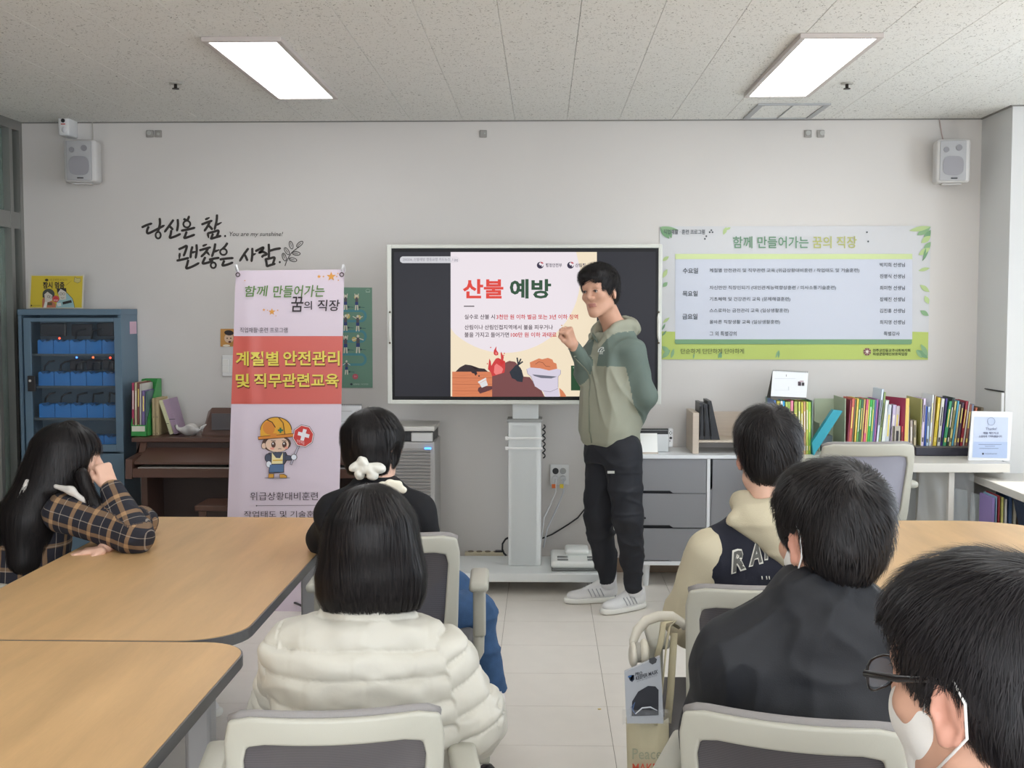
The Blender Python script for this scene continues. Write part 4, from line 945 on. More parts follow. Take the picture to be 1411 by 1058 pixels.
# books and files: every one is a thing
def book(x0, x1, y0, y1, Y, D, c, lab, lean=0, group=None, name='book', page=True):
    """spine seen from the front; photo rectangle of the spine, lean = px shift of the top"""
    a, b_, c0, d = P(x0, y1, Y), P(x1, y1, Y), P(x1 + lean, y0, Y), P(x0 + lean, y0, Y)
    zb = a.z; b_.z = zb; t_ = .0012
    if page:
        t = thing(name, lab, 'book', ((a.x + b_.x) / 2, Y, zb), group)
        B().prism([a, b_, c0, d], (0, .002, 0)).prism([a, a + (b_ - a) * .12, d + (c0 - d) * .12, d], (0, D, 0)).prism([a + (b_ - a) * .88, b_, c0, d + (c0 - d) * .88], (0, D, 0)).done('cover', c, t)
        e = (a - d) * .015; B().prism([a + (b_ - a) * .13, a + (b_ - a) * .87, d + (c0 - d) * .87 + e, d + (c0 - d) * .13 + e], (0, D - .004, 0), Matrix.Translation((0, .003, 0))).done('pages', cm((224, 220, 208), .8), t)
        w_ = (x1 - x0)
        if w_ > 2.6:
            pr = Print(Y); h_ = y1 - y0
            k = random.random(); fx = lambda u, v: (x0 + w_ * u + lean * (1 - v), y0 + h_ * v)
            cc = random.choice([(240, 236, 226), (60, 56, 60), (240, 220, 120)])
            pr.stroke([fx(.5, .12 + .1 * k), fx(.5, .45 + .2 * k)], w_ * .35, cm(cc), .4, False); pr.stroke([fx(.5, .82), fx(.5, .9)], w_ * .5, cm(cc), .4, False)
            pr.done('spine_print', t)
    else:
        t = B().prism([a, b_, c0, d], (0, D, 0)).done(name, c, None); tag(t, lab, 'book', group)
    return t
NUM = ['first', 'second', 'third', 'fourth', 'fifth', 'sixth', 'seventh', 'eighth', 'ninth', 'tenth', 'eleventh', 'twelfth', 'thirteenth', 'fourteenth', 'fifteenth', 'sixteenth', 'seventeenth', 'eighteenth', 'nineteenth', 'twentieth', 'twenty-first', 'twenty-second']
def row(cropf, Y, D, items, where, group, lean=0, ybot=None):
    k = 0
    for it in items:
        x0, x1, yt, c, cname = it[:5]; ln = it[5] if len(it) > 5 else lean; yb = it[6] if len(it) > 6 else ybot
        a = cropf(x0, yt); b_ = cropf(x1, yb); s_ = (cropf(1, 0)[0] - cropf(0, 0)[0])
        book(a[0], b_[0], a[1], b_[1], Y, D, cm(c, .5), '%s, %s from left %s' % (cname, NUM[k], where), ln * s_, group); k += 1
# left: on the piano
K2 = crop(170, 510, 10.583); M_gbox = mat('file_box_green', (58, 150, 74), .4)
def pz(y, Y): return P(240, y, Y).z
ya = 6.66; q = [P(*K2(x, y), ya) for x, y in ((108, 800), (415, 800), (415, 950), (108, 965))]
x0, x1 = P(*K2(108, 880), ya).x, P(*K2(345, 880), ya).x; z0 = ztp; zl = P(*K2(200, 800), ya).z; zt_ = P(*K2(400, 118), 6.93).z
t = thing('file_box', 'bright green open file box on the piano', 'file box', ((x0 + x1) / 2, 6.8, z0))
b = B(); b.box(x0, x1, ya, ya + .003, z0, zl).box(x0, x1, ya, 6.93, z0, z0 + .004)
b.prism([(x1 - .003, ya, z0), (x1 - .003, 6.93, z0), (x1 - .003, 6.93, zt_), (x1 - .003, 6.86, zt_), (x1 - .003, ya, zl)], (.003, 0, 0)).prism([(x0, ya, z0), (x0, 6.93, z0), (x0, 6.93, zt_), (x0, 6.86, zt_), (x0, ya, zl)], (.003, 0, 0)).box(x0, x1, 6.927, 6.93, z0, zt_)
b.done('box', M_gbox, t); B().box(x0 + .006, x1 - .012, ya - .001, ya, z0 + .03, zl - .006).done('paper_label', cm((216, 214, 200)), t)
row(K2, 6.69, .2, [(122, 160, 185, (176, 60, 96), 'magenta thin book'), (162, 200, 180, (200, 186, 150), 'cream and red spined book'), (202, 236, 180, (124, 74, 66), 'brown spined book'), (238, 262, 200, (206, 204, 196), 'pale grey thin booklet'), (264, 320, 300, (120, 104, 150), 'purple book'), (322, 345, 310, (92, 120, 120), 'teal grey thin book')], 'in the green file box', 'books in the green file box', ybot=930)
b0, b1 = P(*K2(418, 700), 6.72), P(*K2(515, 700), 6.72)
t = thing('document_file', 'upright beige pair of document files between green box and lilac box', 'file', ((b0.x + b1.x) / 2, 6.8, z0))
zf = P(*K2(460, 410), 6.72).z
for k in range(2):
    f = B().box(b0.x + (b1.x - b0.x) * k / 2, b0.x + (b1.x - b0.x) * (k + 1) / 2 - .002, 6.72, 6.9, z0, zf, .003).done('file', cm((172, 154, 118), .6), t)
    for z in (.06, .5): B().ball((b0.x + (b1.x - b0.x) * (k + .5) / 2, 6.719, z0 + (zf - z0) * z), .003).done('rivet', cm((110, 96, 76)), f)
def slab(name, lab, cat, pts, Y, D, c, band=None):
    q = [P(*p, Y) for p in pts]; zmin = min(v.z for v in q); t = thing(name, lab, cat, (sum(v.x for v in q) / 4, Y, zmin)); B().prism(q, (0, D, 0)).done('body', c, t)
    if band: p_ = [P(*p, Y - .002) for p in band]; B().tube(p_, .0015, 5).done('elastic_band', M_dk, t)
    return t
slab('notebook', 'cream notebook with dark elastic leaning against the beige files', 'notebook', [K2(512, 440), K2(560, 440), K2(725, 925), K2(680, 940)], 6.74, .16, cm((206, 204, 168), .6), [K2(628, 778), K2(662, 778)])
slab('notebook', 'lilac binder with dark elastic leaning at the end of the row on the piano', 'notebook', [K2(560, 440), K2(660, 415), K2(800, 920), K2(745, 935)], 6.755, .16, cm((160, 138, 160), .6), [K2(668, 716), K2(755, 712)])
# crumpled white cloth
cq = P(*K2(970, 890), 6.74)
def bowl(): 
    V, F = [], []; n = 40; prof = [(0, .004), (.03, .006), (.062, .03), (.08, .052), (.085, .05), (.066, .026), (.03, .0), (0, 0)]
    for i, (r, z) in enumerate(prof):
        for k in range(n):
            a = 2 * PI * k / n; f = 1 + (.13 * math.sin(5 * a) + .06 * math.sin(9 * a + 1)) * (r / .085) ** 2; V.append((cq.x + r * f * math.cos(a), cq.y + r * f * .8 * math.sin(a), ztp + .001 + z * (1 + .22 * math.sin(4 * a + 1) * (r / .085))))
    for i in range(len(prof) - 1):
        for k in range(n): F.append((i * n + k, i * n + (k + 1) % n, (i + 1) * n + (k + 1) % n, (i + 1) * n + k))
    o = grid_mesh('crumpled_cloth', V, F, mat('cloth_white', (206, 204, 200), .8), None); tag(o, 'crumpled white cloth lying on the piano beside the music rest', 'cloth')
bowl()

# flip calendars
def calendar(lab, Y, q, depth, zbase, tilt=.04, gray=(92, 88, 84), marks=()):
    """q: photo corners of the front sheet (tl, tr, br, bl)"""
    Yt = Y + tilt; c = [P(*q[0], Yt), P(*q[1], Yt), P(*q[2], Y), P(*q[3], Y)]
    t = thing('desk_calendar', lab, 'calendar', ((c[0].x + c[1].x) / 2, Y + depth / 2, zbase))
    dn = Vector((0, -.001, 0))
    e = [c[0], c[1], Vector((c[2].x, Y, zbase)), Vector((c[3].x, Y, zbase))]
    B().prism([v + Vector((0, .003, 0)) for v in e], (0, .002, 0)).prism([c[0] + Vector((0, .006, 0)), c[1] + Vector((0, .006, 0)), Vector((c[2].x + .004, Y + depth, zbase)), Vector((c[3].x, Y + depth, zbase))], (0, .002, 0)).done('stand', cm(gray), t)
    B().prism(c, (0, .002, 0)).done('page', cm((232, 234, 236), .6), t)
    b = B(); n = 22
    for k in range(n):
        p = c[0].lerp(c[1], (k + .5) / n) + Vector((0, .003, -.001)); b.tube([p + Vector((0, .006 * math.cos(a), .006 * math.sin(a))) for a in np.linspace(0, 2 * PI, 9)[:-1]], .0009, 4, closed=True)
    o = b.done('wire_binding', cm((96, 96, 100), .3), t); o['kind'] = 'stuff'
    if marks:
        def at(x, y, lay):
            f = (y - q[0][1]) / (q[3][1] - q[0][1]); return P(x, y, Yt + (Y - Yt) * f - .0012 * lay)
        pr = Print(Y, at=at)
        for m in marks: pr.rect(*m[:4], cm(m[4]), 1)
        pr.done('printed_dates', t)
    return t
K3 = crop(960, 500, 7.055)

# light grey drawer cabinet
K4 = crop(860, 490, 5.04); K5 = crop(740, 600, 4.07)
yc = 6.6; cxl = P(879.5, 700, yc).x; cxr = P(1072, 700, yc).x; czt = P(930, 627, yc).z; czb = P(930, 779, yc).z
M_cw = mat('cabinet_white', (222, 224, 226), .35); M_cg = mat('drawer_grey', (132, 132, 136), .45); M_blk = mat('recess_black', (22, 24, 32), .6)
t = thing('drawer_cabinet', 'white cabinet with grey drawers and door behind the presenter', 'cabinet', ((cxl + cxr) / 2, 6.8, 0))
b = B(); dvx = P(976, 700, yc).x; W_ = .018
b.box(cxl, cxr, yc - .005, 6.985, czt - .02, czt, .003).box(cxl, cxr, yc, 6.985, czb, czb + .022, .002).box(cxl, cxl + W_, yc, 6.985, czb + .022, czt - .02, .001).box(cxr - W_, cxr, yc, 6.985, czb + .022, czt - .02, .001).box(dvx - .009, dvx + .009, yc, 6.98, czb + .022, czt - .02, .001).box(cxl + W_, cxr - W_, 6.97, 6.985, czb + .02, czt - .02)
b.done('carcass', M_cw, t)
B().box(cxl + W_, cxr - W_, yc + .05, yc + .055, czb + .022, czt - .02).done('recess', M_blk, t)
for k, (y0, y1) in enumerate(((129, 310), (327, 503), (523, 700))):
    z1, z0 = P(*K5(700, y0), yc).z, P(*K5(700, y1), yc).z; xa, xb = cxl + W_ + .003, dvx - .011; ye = yc + .004; xn = P(*K5(745, 300), yc).x; xm = P(*K5(765, 300), yc).x; dz = P(*K5(700, y1), yc).z - P(*K5(700, y1 + 14), yc).z
    o = B().prism([(xa, ye, z0), (xn, ye, z0), (xm, ye, z0 - dz), (xb, ye, z0 - dz), (xb, ye, z1), (xa, ye, z1)], (0, .018, 0)).done('drawer', M_cg, t)
    B().box(xa, xm - .004, ye + .018, ye + .022, z0 - dz, z0 + .001).done('finger_notch', M_blk, o)
    if k == 1: q = P(*K5(605, 463), yc); B().cyl((q.x, ye - .004, q.z), (q.x, ye + .001, q.z), .006).done('keyhole', M_blk, o)
z1 = czt - .023; z0 = czb + .025; zn = P(*K4(600, 920), yc).z; zn2 = P(*K4(600, 935), yc).z; xa, xb = dvx + .012, cxr - W_ - .003; xn = P(*K4(616, 700), yc).x
o = B().prism([(xa, yc + .004, z0), (xb, yc + .004, z0), (xb, yc + .004, z1), (xn, yc + .004, z1), (xn, yc + .004, zn), (xa, yc + .004, zn2)], (0, .018, 0)).done('door', M_cg, t)
B().box(xa, xn, yc + .022, yc + .026, zn2, z1).done('finger_notch', M_blk, o)
for x in (cxl + .05, cxr - .06):
    for y in (yc + .06, 6.92): B().cyl((x, y, czb), (x + (.006 if x < 0 else 0), y, 0), .024, .014, 14).done('leg', M_cw, t, angle=40)

# game console dock and bright card
yd = 6.74; q0, q1 = P(*K4(100, 508), yd), P(*K4(308, 645), yd)
t = thing('game_console', 'white handheld game console in its dock on the grey cabinet', 'game console', ((q0.x + q1.x) / 2, yd + .02, czt))
B().box(q0.x + .004, q1.x, yd, yd + .045, czt + .001, q0.z - .008, .006, seg=2).done('dock', cm((206, 208, 208), .3), t, angle=40)
B().box(q0.x + .004, q1.x, yd + .014, yd + .028, czt + .03, q0.z, .002).box(q0.x + .006, q1.x - .002, yd - .001, yd + .004, q0.z - .03, q0.z - .009, .001).done('screen_part', M_dk, t)
g0, g1 = P(*K4(308, 505), yd), P(*K4(341, 640), yd)
ct = B().box(g0.x, g1.x, yd + .008, yd + .034, g1.z + .002, g0.z, .009, seg=3).done('controller', cm((222, 222, 222), .35), t, angle=40)
for x, y, r in ((316, 537, .0028), (331, 537, .0028), (323, 526, .0028), (323, 548, .0028), (324, 571, .0075), (318, 592, .003)):
    q = P(*K4(x, y), yd + .006); B().cyl((q.x, yd + .003, q.z), (q.x, yd + .009, q.z), r, n=10).done('button', M_dk, ct)
r0 = P(*K4(92, 520), yd); B().box(r0.x, q0.x + .004, yd + .008, yd + .034, czt + .02, q0.z, .006, seg=2).done('controller', cm((198, 96, 110), .4), t, angle=40)
a0, a1 = P(*K4(110, 540), yd - .06), P(*K4(232, 655), yd - .06)
t = thing('table_sign', 'bright white card in acrylic holder leaning on the game console dock', 'sign', ((a0.x + a1.x) / 2, yd - .06, czt))
B().prism([(a0.x, yd - .05, a0.z), (a1.x - .002, yd - .05, a0.z), (a1.x, yd - .075, czt + .008), (a0.x, yd - .075, czt + .008)], (0, .003, 0)).done('card', cm((250, 250, 246), .5, emit=.35) if False else cm((250, 250, 246), .5), t)
B().prism([(a0.x - .003, yd - .075, czt + .008), (a1.x + .003, yd - .075, czt + .008), (a1.x + .003, yd - .075, czt), (a0.x - .003, yd - .075, czt)], (0, .045, 0)).done('holder', cm((190, 176, 160), .4), t)

# small wooden desk shelf
M_sh = mat('shelf_wood', (198, 184, 168), .5, noise=.1, nscale=3, stretch=(2, 2, 30)); ys = 6.66
s0, s1 = P(*K4(475, 600), ys), P(953 + 97, 600, ys); sx0 = P(*K4(500, 600), ys).x; zsh = P(*K4(600, 590), ys).z; ztop = P(*K4(500, 392), 6.7).z
t = thing('desk_shelf', 'small light wood shelf unit on the grey cabinet holding tablets', 'shelf', ((s0.x + s1.x) / 2, 6.8, czt))
B().box(s0.x, s0.x + .035, ys, 6.96, czt, ztop, .003).done('side_board', M_sh, t); B().box(s1.x - .035, s1.x, ys, 6.96, czt, ztop, .003).done('side_board', M_sh, t)
B().box(s0.x + .035, s1.x - .035, 6.93, 6.945, zsh, P(*K4(800, 388), 6.93).z, .001).done('back_board', M_sh, t)
B().box(s0.x + .035, s1.x - .035, ys + .01, 6.93, zsh - .012, zsh, .002).done('shelf_board', M_sh, t)
a, c = P(*K4(925, 372), 6.86), P(*K4(955, 480), 6.86); u = B().cyl(((a.x + c.x) / 2, 6.86, zsh), ((a.x + c.x) / 2, 6.86, a.z - .03), .02, n=20).done('white_tumbler', cm((204, 204, 200), .4)); tag(u, 'pale cylindrical tumbler behind the seated boy, inside the wooden shelf', 'cup')
M_tb = mat('case_black', (26, 28, 34), .4, bump=.3, bscale=150)
for k, (xb0, xb1, xt0, xt1, yt, lab) in enumerate(((522, 556, 525, 548, 328, 'upright black tablet case, leftmost of three on the wooden shelf'), (558, 600, 553, 578, 336, 'black tablet case between two others on the wooden shelf'), (604, 665, 582, 606, 314, 'slanting black tablet case, rightmost of three on the wooden shelf'))):
    p_ = [P(*K4(xb0, 580), 6.7), P(*K4(xb1, 580), 6.7), P(*K4(xt1, yt), 6.7), P(*K4(xt0, yt), 6.7)]; p_[0].z = p_[1].z = zsh + .001
    t = thing('tablet_case', lab, 'tablet case', ((p_[0].x + p_[1].x) / 2, 6.8, zsh), 'black tablet cases')
    B().prism(p_, (0, .2, 0)).done('case', M_tb, t); e = (p_[3] - p_[0]).normalized()
    B().tube([p_[0] + e * .02, p_[3] - e * .02 + Vector((.006, 0, 0))], .006, 6).done('hinge', M_dk, t); B().cyl((p_[3].x + .01, 6.698, p_[3].z - .02), (p_[3].x + .01, 6.701, p_[3].z - .02), .004).done('camera_hole', M_blk, t)
q = P(*K4(782, 510), 6.72); t = thing('ball_figurine', 'tiny black and white soccer ball trophy on a dark post, wooden shelf', 'figurine', (q.x, 6.72, zsh))
B().ball((q.x, 6.72, q.z), .018).done('ball', cm((226, 222, 210), .4), t, smooth=True); b = B()
for d in ((0, -1, 0), (.8, -.4, .5), (-.8, -.5, .4), (.5, -.5, -.7), (-.5, -.6, -.6)): v = Vector(d).normalized(); b.ball(Vector((q.x, 6.72, q.z)) + v * .0155, .006)
o = b.done('ball_patches', M_dk, t); o['kind'] = 'stuff'
B().cyl((q.x, 6.72, zsh), (q.x, 6.72, q.z - .017), .008, .006).done('post', M_dk, t)

# long white desk and what stands on it
yk = 6.3; dkx0 = P(1082, 645, yk).x; dkx0 = max(dkx0, cxr + .003); dkx1 = P(1392, 645, yk).x; dzt = P(1300, 638.5, yk).z; dzb = P(1300, 651, yk).z
M_dw = mat('desk_white', (216, 212, 204), .35)
t = thing('long_desk', 'long white desk under the timetable carrying rows of books', 'desk', ((dkx0 + dkx1) / 2, 6.6, 0))
B().box(dkx0, dkx1, yk, 6.98, dzb, dzt, .003).done('desktop', M_dw, t)
for x in (dkx0 + .04, dkx1 - .3): B().box(x, x + .03, yk + .05, 6.95, 0, dzb, .002).done('leg_panel', M_dw, t)
for x in (dkx0 + .07, ): B().box(x, dkx1 - .3, 6.9, 6.92, .25, dzb - .003).done('modesty_panel', mat('panel_grey', (190, 194, 196), .4), t)
# file box with magazines and a calendar on it
yz = 6.68; fz = P(*K3(900, 360), yz).z; mg0, mg1 = P(*K3(765, 600), yz).x, P(*K3(1118, 600), yz).x
t = thing('file_box', 'grey green file box of yellow green notebooks under the calendar', 'file box', ((mg0 + mg1) / 2, 6.8, dzt)); bw = P(*K3(683, 400), 6.95).x
b = B(); b.box(mg0 - .006, mg0 - .002, yz + .01, 6.95, dzt, fz - .006).box(mg1 + .002, mg1 + .006, yz + .01, 6.95, dzt, fz - .004).box(mg0 - .006, mg1 + .006, 6.95, 6.954, dzt, fz).box(mg0 - .006, mg1 + .006, yz + .01, 6.95, dzt, dzt + .004)
b.done('box', mat('box_greygreen', (132, 158, 146), .5), t)
its = [(752, 772, 365, (96, 130, 190), 'blue capped thin notebook'), (776, 812, 375, (222, 214, 90), 'yellow striped notebook'), (814, 836, 372, (236, 240, 236), 'white thin notebook'), (820, 858, 372, (60, 160, 214), 'bright blue notebook'), (862, 884, 380, (190, 206, 110), 'lime notebook'), (886, 912, 380, (164, 190, 96), 'green notebook'), (914, 942, 368, (232, 138, 160), 'pink topped notebook'), (944, 984, 375, (176, 184, 92), 'olive notebook'), (986, 1010, 378, (198, 204, 110), 'pale lime notebook'), (1012, 1036, 380, (214, 200, 80), 'mustard notebook'), (1038, 1062, 380, (216, 170, 120), 'tan notebook'), (1064, 1084, 380, (206, 214, 100), 'yellow green notebook'), (1086, 1110, 382, (150, 204, 84), 'bright green notebook')]
its = [(a if i != 3 else 838, max(b_, a + 14), c, d, e) for i, (a, b_, c, d, e) in enumerate(its)]
row(K3, yz, .2, its, 'in the box below the calendar', 'notebooks under the calendar', 0, 900)
kq = [K3(740, 75), K3(1085, 92), K3(1066, 338), K3(720, 322)]
calendar('white flip calendar standing on the notebook box, right wall', 6.72, kq, .12, fz + .001, .04, marks=[(*K3(868, 112), *K3(874, 132), (120, 120, 124)), (*K3(760, 150), *K3(960, 153), (200, 204, 210)), (*K3(985, 180), *K3(1015, 222), (70, 56, 66)), (*K3(1022, 190), *K3(1046, 222), (60, 56, 60)), (*K3(1000, 172), *K3(1040, 186), (190, 170, 176)), (*K3(892, 230), *K3(897, 266), (190, 196, 202)), (*K3(760, 262), *K3(900, 264), (206, 210, 216))])
# left calendar on piano
calendar('white flip calendar on the piano, partly behind the hanging banner', 6.72, [(462, 558), (498.5, 558), (498, 592), (461, 592)], .1, ztp + .001, .03, marks=[(488, 571, 492, 575, (60, 60, 64)), (470, 566, 485, 566.6, (190, 190, 190)), (470, 580, 490, 580.6, (190, 190, 190))])
# teal leaning binder
t = slab('teal_binder', 'teal ring binder leaning diagonally beside the notebook box', 'binder', [K3(1330, 455), K3(1420, 468), K3(1135, 905), K3(1122, 775)], 6.64, .05, mat('binder_teal', (44, 158, 178), .4))
q = P(*K3(1338, 490), 6.698); B().cyl((q.x, 6.694, q.z), (q.x, 6.699, q.z), .006).done('ring_hole', cm((90, 110, 116)), t)
K6 = crop(1130, 490, 4.6)
o = B(); bx_px(o, 1132, 600, 1147, 633, 6.8, .12); o = o.done('grey_box', cm((104, 116, 124), .6)); tag(o, 'dark grey box on the desk in the shade of the teal binder', 'box')
# first row of books
K7 = crop(1150, 540, 10.583)
yr = 6.7; a = P(*K7(35, 400), 6.95); c = P(*K7(160, 400), yr)
t = thing('magazine_rack', 'pale green open magazine file at the left end of the colourful books', 'magazine file', (c.x - .02, 6.8, dzt))
zr_ = P(*K7(170, 95), yr).z; B().box(c.x - .004, c.x, yr, 6.96, dzt, zr_).box(c.x - .12, c.x - .116, yr + .1, 6.96, dzt, zr_ - .15).box(c.x - .116, c.x - .004, 6.956, 6.96, dzt, zr_ - .02).box(c.x - .116, c.x - .004, yr + .1, 6.956, dzt, dzt + .003).done('box', mat('rack_green', (176, 186, 160), .5), t)
L = 62
its = [(168, 190, 118, (150, 60, 80), 'dark pink thin book'), (192, 236, 96, (206, 104, 88), 'coral red book'), (238, 256, 110, (122, 124, 92), 'olive spined book'), (270, 298, 98, (232, 200, 92), 'yellow book'), (300, 330, 112, (112, 170, 96), 'green book'), (332, 366, 108, (70, 110, 84), 'dark green book with lettering'), (368, 392, 108, (212, 184, 112), 'tan book'), (402, 436, 106, (218, 100, 130), 'pink book'),
       (438, 456, 112, (226, 212, 100), 'pale yellow thin book'), (458, 496, 118, (66, 176, 84), 'vivid green book'), (498, 530, 118, (126, 184, 110), 'soft green book'), (532, 552, 120, (100, 130, 180), 'blue thin book'), (554, 580, 108, (176, 110, 168), 'purple book')]
row(K7, yr, .19, its, 'in the colourful row behind the pale chair', 'colourful books behind the pale chair', L, 935)
for k, (x0, x1, yt, ln, c_, lab) in enumerate([(582, 618, -40, 105, (214, 226, 240), 'tall pale blue book rising above the colourful row'), (622, 650, 5, 100, (150, 170, 110), 'tall olive green book beside the pale blue one'), (655, 715, 122, 85, (226, 232, 228), 'white book in the middle of the colourful row'), (720, 790, 185, 50, (206, 214, 222), 'pale grey blue thick book in the colourful row'), (792, 850, 190, 60, (206, 194, 222), 'pale lavender book in the colourful row'), (852, 910, 205, 45, (216, 208, 214), 'pinkish white book right in the colourful row')]):
    a_ = K7(x0, yt); b_ = K7(x1, 935); book(a_[0], b_[0], a_[1], b_[1], yr, .17, cm(c_, .5), lab, ln / 10.583, 'pale books behind the pale chair')
a_ = K7(870, 500); book(*(K7(850, 0)[0], K7(958, 0)[0]), a_[1], K7(0, 935)[1], yr - .03, .12, cm((186, 178, 166), .6), 'short beige boxed book in front of the lavender books', 1.5)
a_ = K7(962, 500); book(K7(958, 0)[0], K7(990, 0)[0], a_[1], K7(0, 935)[1], yr - .03, .14, cm((214, 80, 88), .5), 'short bright red book beside the beige one', 1.5)
q = [K7(945, 490), K7(975, 150), K7(1055, 85), K7(1020, 740)]
p_ = [P(*K7(1060, 720), 6.66), P(*K7(1062, 90), 6.66)]
t = thing('crimson_folder', 'tall crimson folder with a yellow edge standing angled in the book row', 'folder', (p_[0].x, 6.75, dzt))
B().prism([(p_[0].x - .018, 6.66, dzt), (p_[1].x - .008, 6.66, p_[1].z), (p_[1].x - .075, 6.93, p_[1].z - .005), (p_[0].x - .085, 6.93, dzt)], (-.003, 0, 0)).done('cover', cm((166, 50, 86), .5), t)
B().prism([(p_[0].x - .018, 6.655, dzt), (p_[0].x + .002, 6.655, dzt), (p_[1].x + .01, 6.655, p_[1].z), (p_[1].x - .008, 6.655, p_[1].z)], (0, .004, 0)).done('spine', cm((232, 200, 110), .5), t)
row(K7, 6.68, .15, [(1062, 1082, 200, (150, 152, 158), 'grey thin book', 15), (1094, 1138, 415, (186, 172, 160), 'short taupe book', 6), (1146, 1190, 415, (196, 184, 150), 'short sand coloured book', 6)], 'between folder and yellow file', 'short books beside the yellow green file', 0, 935)
# second row of books on a black tray
K8 = crop(1250, 540, 8.764); yt_ = 6.62
tr = thing('book_tray', 'long black book tray on the desk holding the right row of books', 'tray', (P(1300, 625, yt_).x, 6.78, dzt))
x0, x1 = P(1261.5, 625, yt_).x, P(1400, 625, yt_).x; ztr = P(1300, 617, yt_).z
B().box(x0, x1, yt_, 6.95, dzt, ztr, .006).done('body', mat('tray_black', (44, 44, 56), .35), tr); B().box(x0 + .0, x1, yt_ + .0, 6.95, ztr - .001, ztr + .006, .003).done('top_plate', cm((96, 92, 90), .4), tr)
zb_ = 617 - .8
a, c = P(*K8(175, 300), yt_ + .05), P(*K8(165, 90), yt_ + .05)
t = thing('magazine_rack', 'olive yellow magazine file at the left end of the right book row', 'magazine file', (a.x - .05, 6.78, ztr + .007))
zy = P(*K8(170, 85), yt_ + .05).z; B().box(a.x - .004, a.x, yt_ + .05, 6.94, ztr + .007, zy).box(a.x - .09, a.x - .086, yt_ + .15, 6.94, ztr + .007, zy - .1).box(a.x - .086, a.x - .004, 6.936, 6.94, ztr + .007, zy - .02).done('box', cm((186, 184, 116), .5), t)
its = [(165, 200, 80, (222, 206, 232), 'lilac white book', 32), (204, 224, 175, (60, 92, 180), 'blue thin book', 22), (226, 256, 180, (196, 216, 236), 'ice blue book', 26), (240, 250, 55, (150, 180, 216), 'pale blue tall book', 40), (262, 286, 36, (232, 236, 236), 'tall white book', 42), (290, 306, 40, (190, 172, 156), 'taupe tall book', 42), (312, 352, 68, (222, 196, 60), 'yellow and cream book', 58), (358, 398, 82, (222, 222, 214), 'white book with black title', 60), (400, 424, 78, (70, 56, 130), 'indigo book', 66),
       (430, 470, 112, (70, 160, 110), 'green book', 78), (474, 500, 70, (44, 60, 56), 'dark green book', 76), (504, 530, 112, (216, 206, 136), 'pale yellow book', 72), (534, 556, 108, (96, 176, 206), 'sky blue book', 78), (560, 586, 150, (186, 170, 140), 'sand book', 66), (590, 622, 130, (96, 70, 84), 'dark plum book', 72), (630, 664, 112, (160, 48, 62), 'deep red book', 78), (668, 686, 118, (228, 220, 212), 'white thin book', 76), (692, 728, 150, (150, 96, 80), 'brown red book', 60), (732, 760, 150, (140, 150, 176), 'blue grey book', 50), (770, 796, 190, (206, 120, 90), 'orange book', 55), (840, 870, 190, (120, 110, 90), 'olive brown book', 55)]
its = [(x0, x1, y, c, n_, l) for x0, x1, y, c, n_, l in its if n_ != 'pale blue tall book']
row(K8, yt_ + .05, .17, its, 'in the row on the black tray', 'books on the black tray', 0, (zb_ - 540) * 8.764 - 12)
# framed notice
fy = 6.42; q = [P(*K8(785, 232), fy + .03), P(*K8(1275, 240), fy + .03), P(*K8(1238, 865), fy), P(*K8(738, 850), fy)]
t = thing('framed_notice', 'white framed notice with pale blue print standing at the desk end', 'frame', ((q[2].x + q[3].x) / 2, fy + .02, dzt))
q[2].z = q[3].z = dzt + .001
B().prism(q, (0, .012, 0)).done('frame', cm((228, 228, 228), .25), t); B().prism([q[2] + Vector((-.1, .012, .002)), q[2] + Vector((-.2, .012, .002)), q[2] + Vector((-.2, .02, .16)), q[2] + Vector((-.1, .02, .16))], (0, .06, 0)).done('easel', M_dk, t) if False else None
def atf(x, y, lay):
    X, Y_ = K8(x, y); f = min(1, max(0, (y - 235) / 620)); return P(X, Y_, fy + .03 * (1 - f) - .0014 * lay)
pr = Print(fy, at=atf); bl = cm((196, 206, 226)); 
pr.poly([(810, 300), (1222, 305), (1205, 800), (785, 790)], bl, 1); pr.poly([(803, 600), (1212, 604), (1205, 800), (785, 790)], cm((176, 192, 222)), 2); pr.disc(1015, 355, 42, 42, cm((186, 198, 220)), 2); pr.ring(1015, 355, 46, 46, 4, cm((120, 130, 160)), 3); pr.disc(916, 746, 12, 12, cm((60, 60, 76)), 3); pr.done('printed_artwork', t)
pr = Print(fy, at=atf); tx = cm((100, 104, 130))
pr.text('Thanks!', 948, 428, 1082, 460, tx, 3); pr.text('매출 체인지고', 920, 482, 1105, 510, tx, 3, .02); pr.text('소중하게 기억하겠습니다', 868, 522, 1145, 550, tx, 3, .02)
for x0, x1, y in ((862, 1140, 634), (940, 1060, 656), (872, 1102, 682)): pr.stroke([(x0, y), (x1, y)], 4, tx, 3, False)
pr.text('의성군장애인보호작업장', 940, 738, 1085, 754, tx, 3); pr.done('lettering', t)

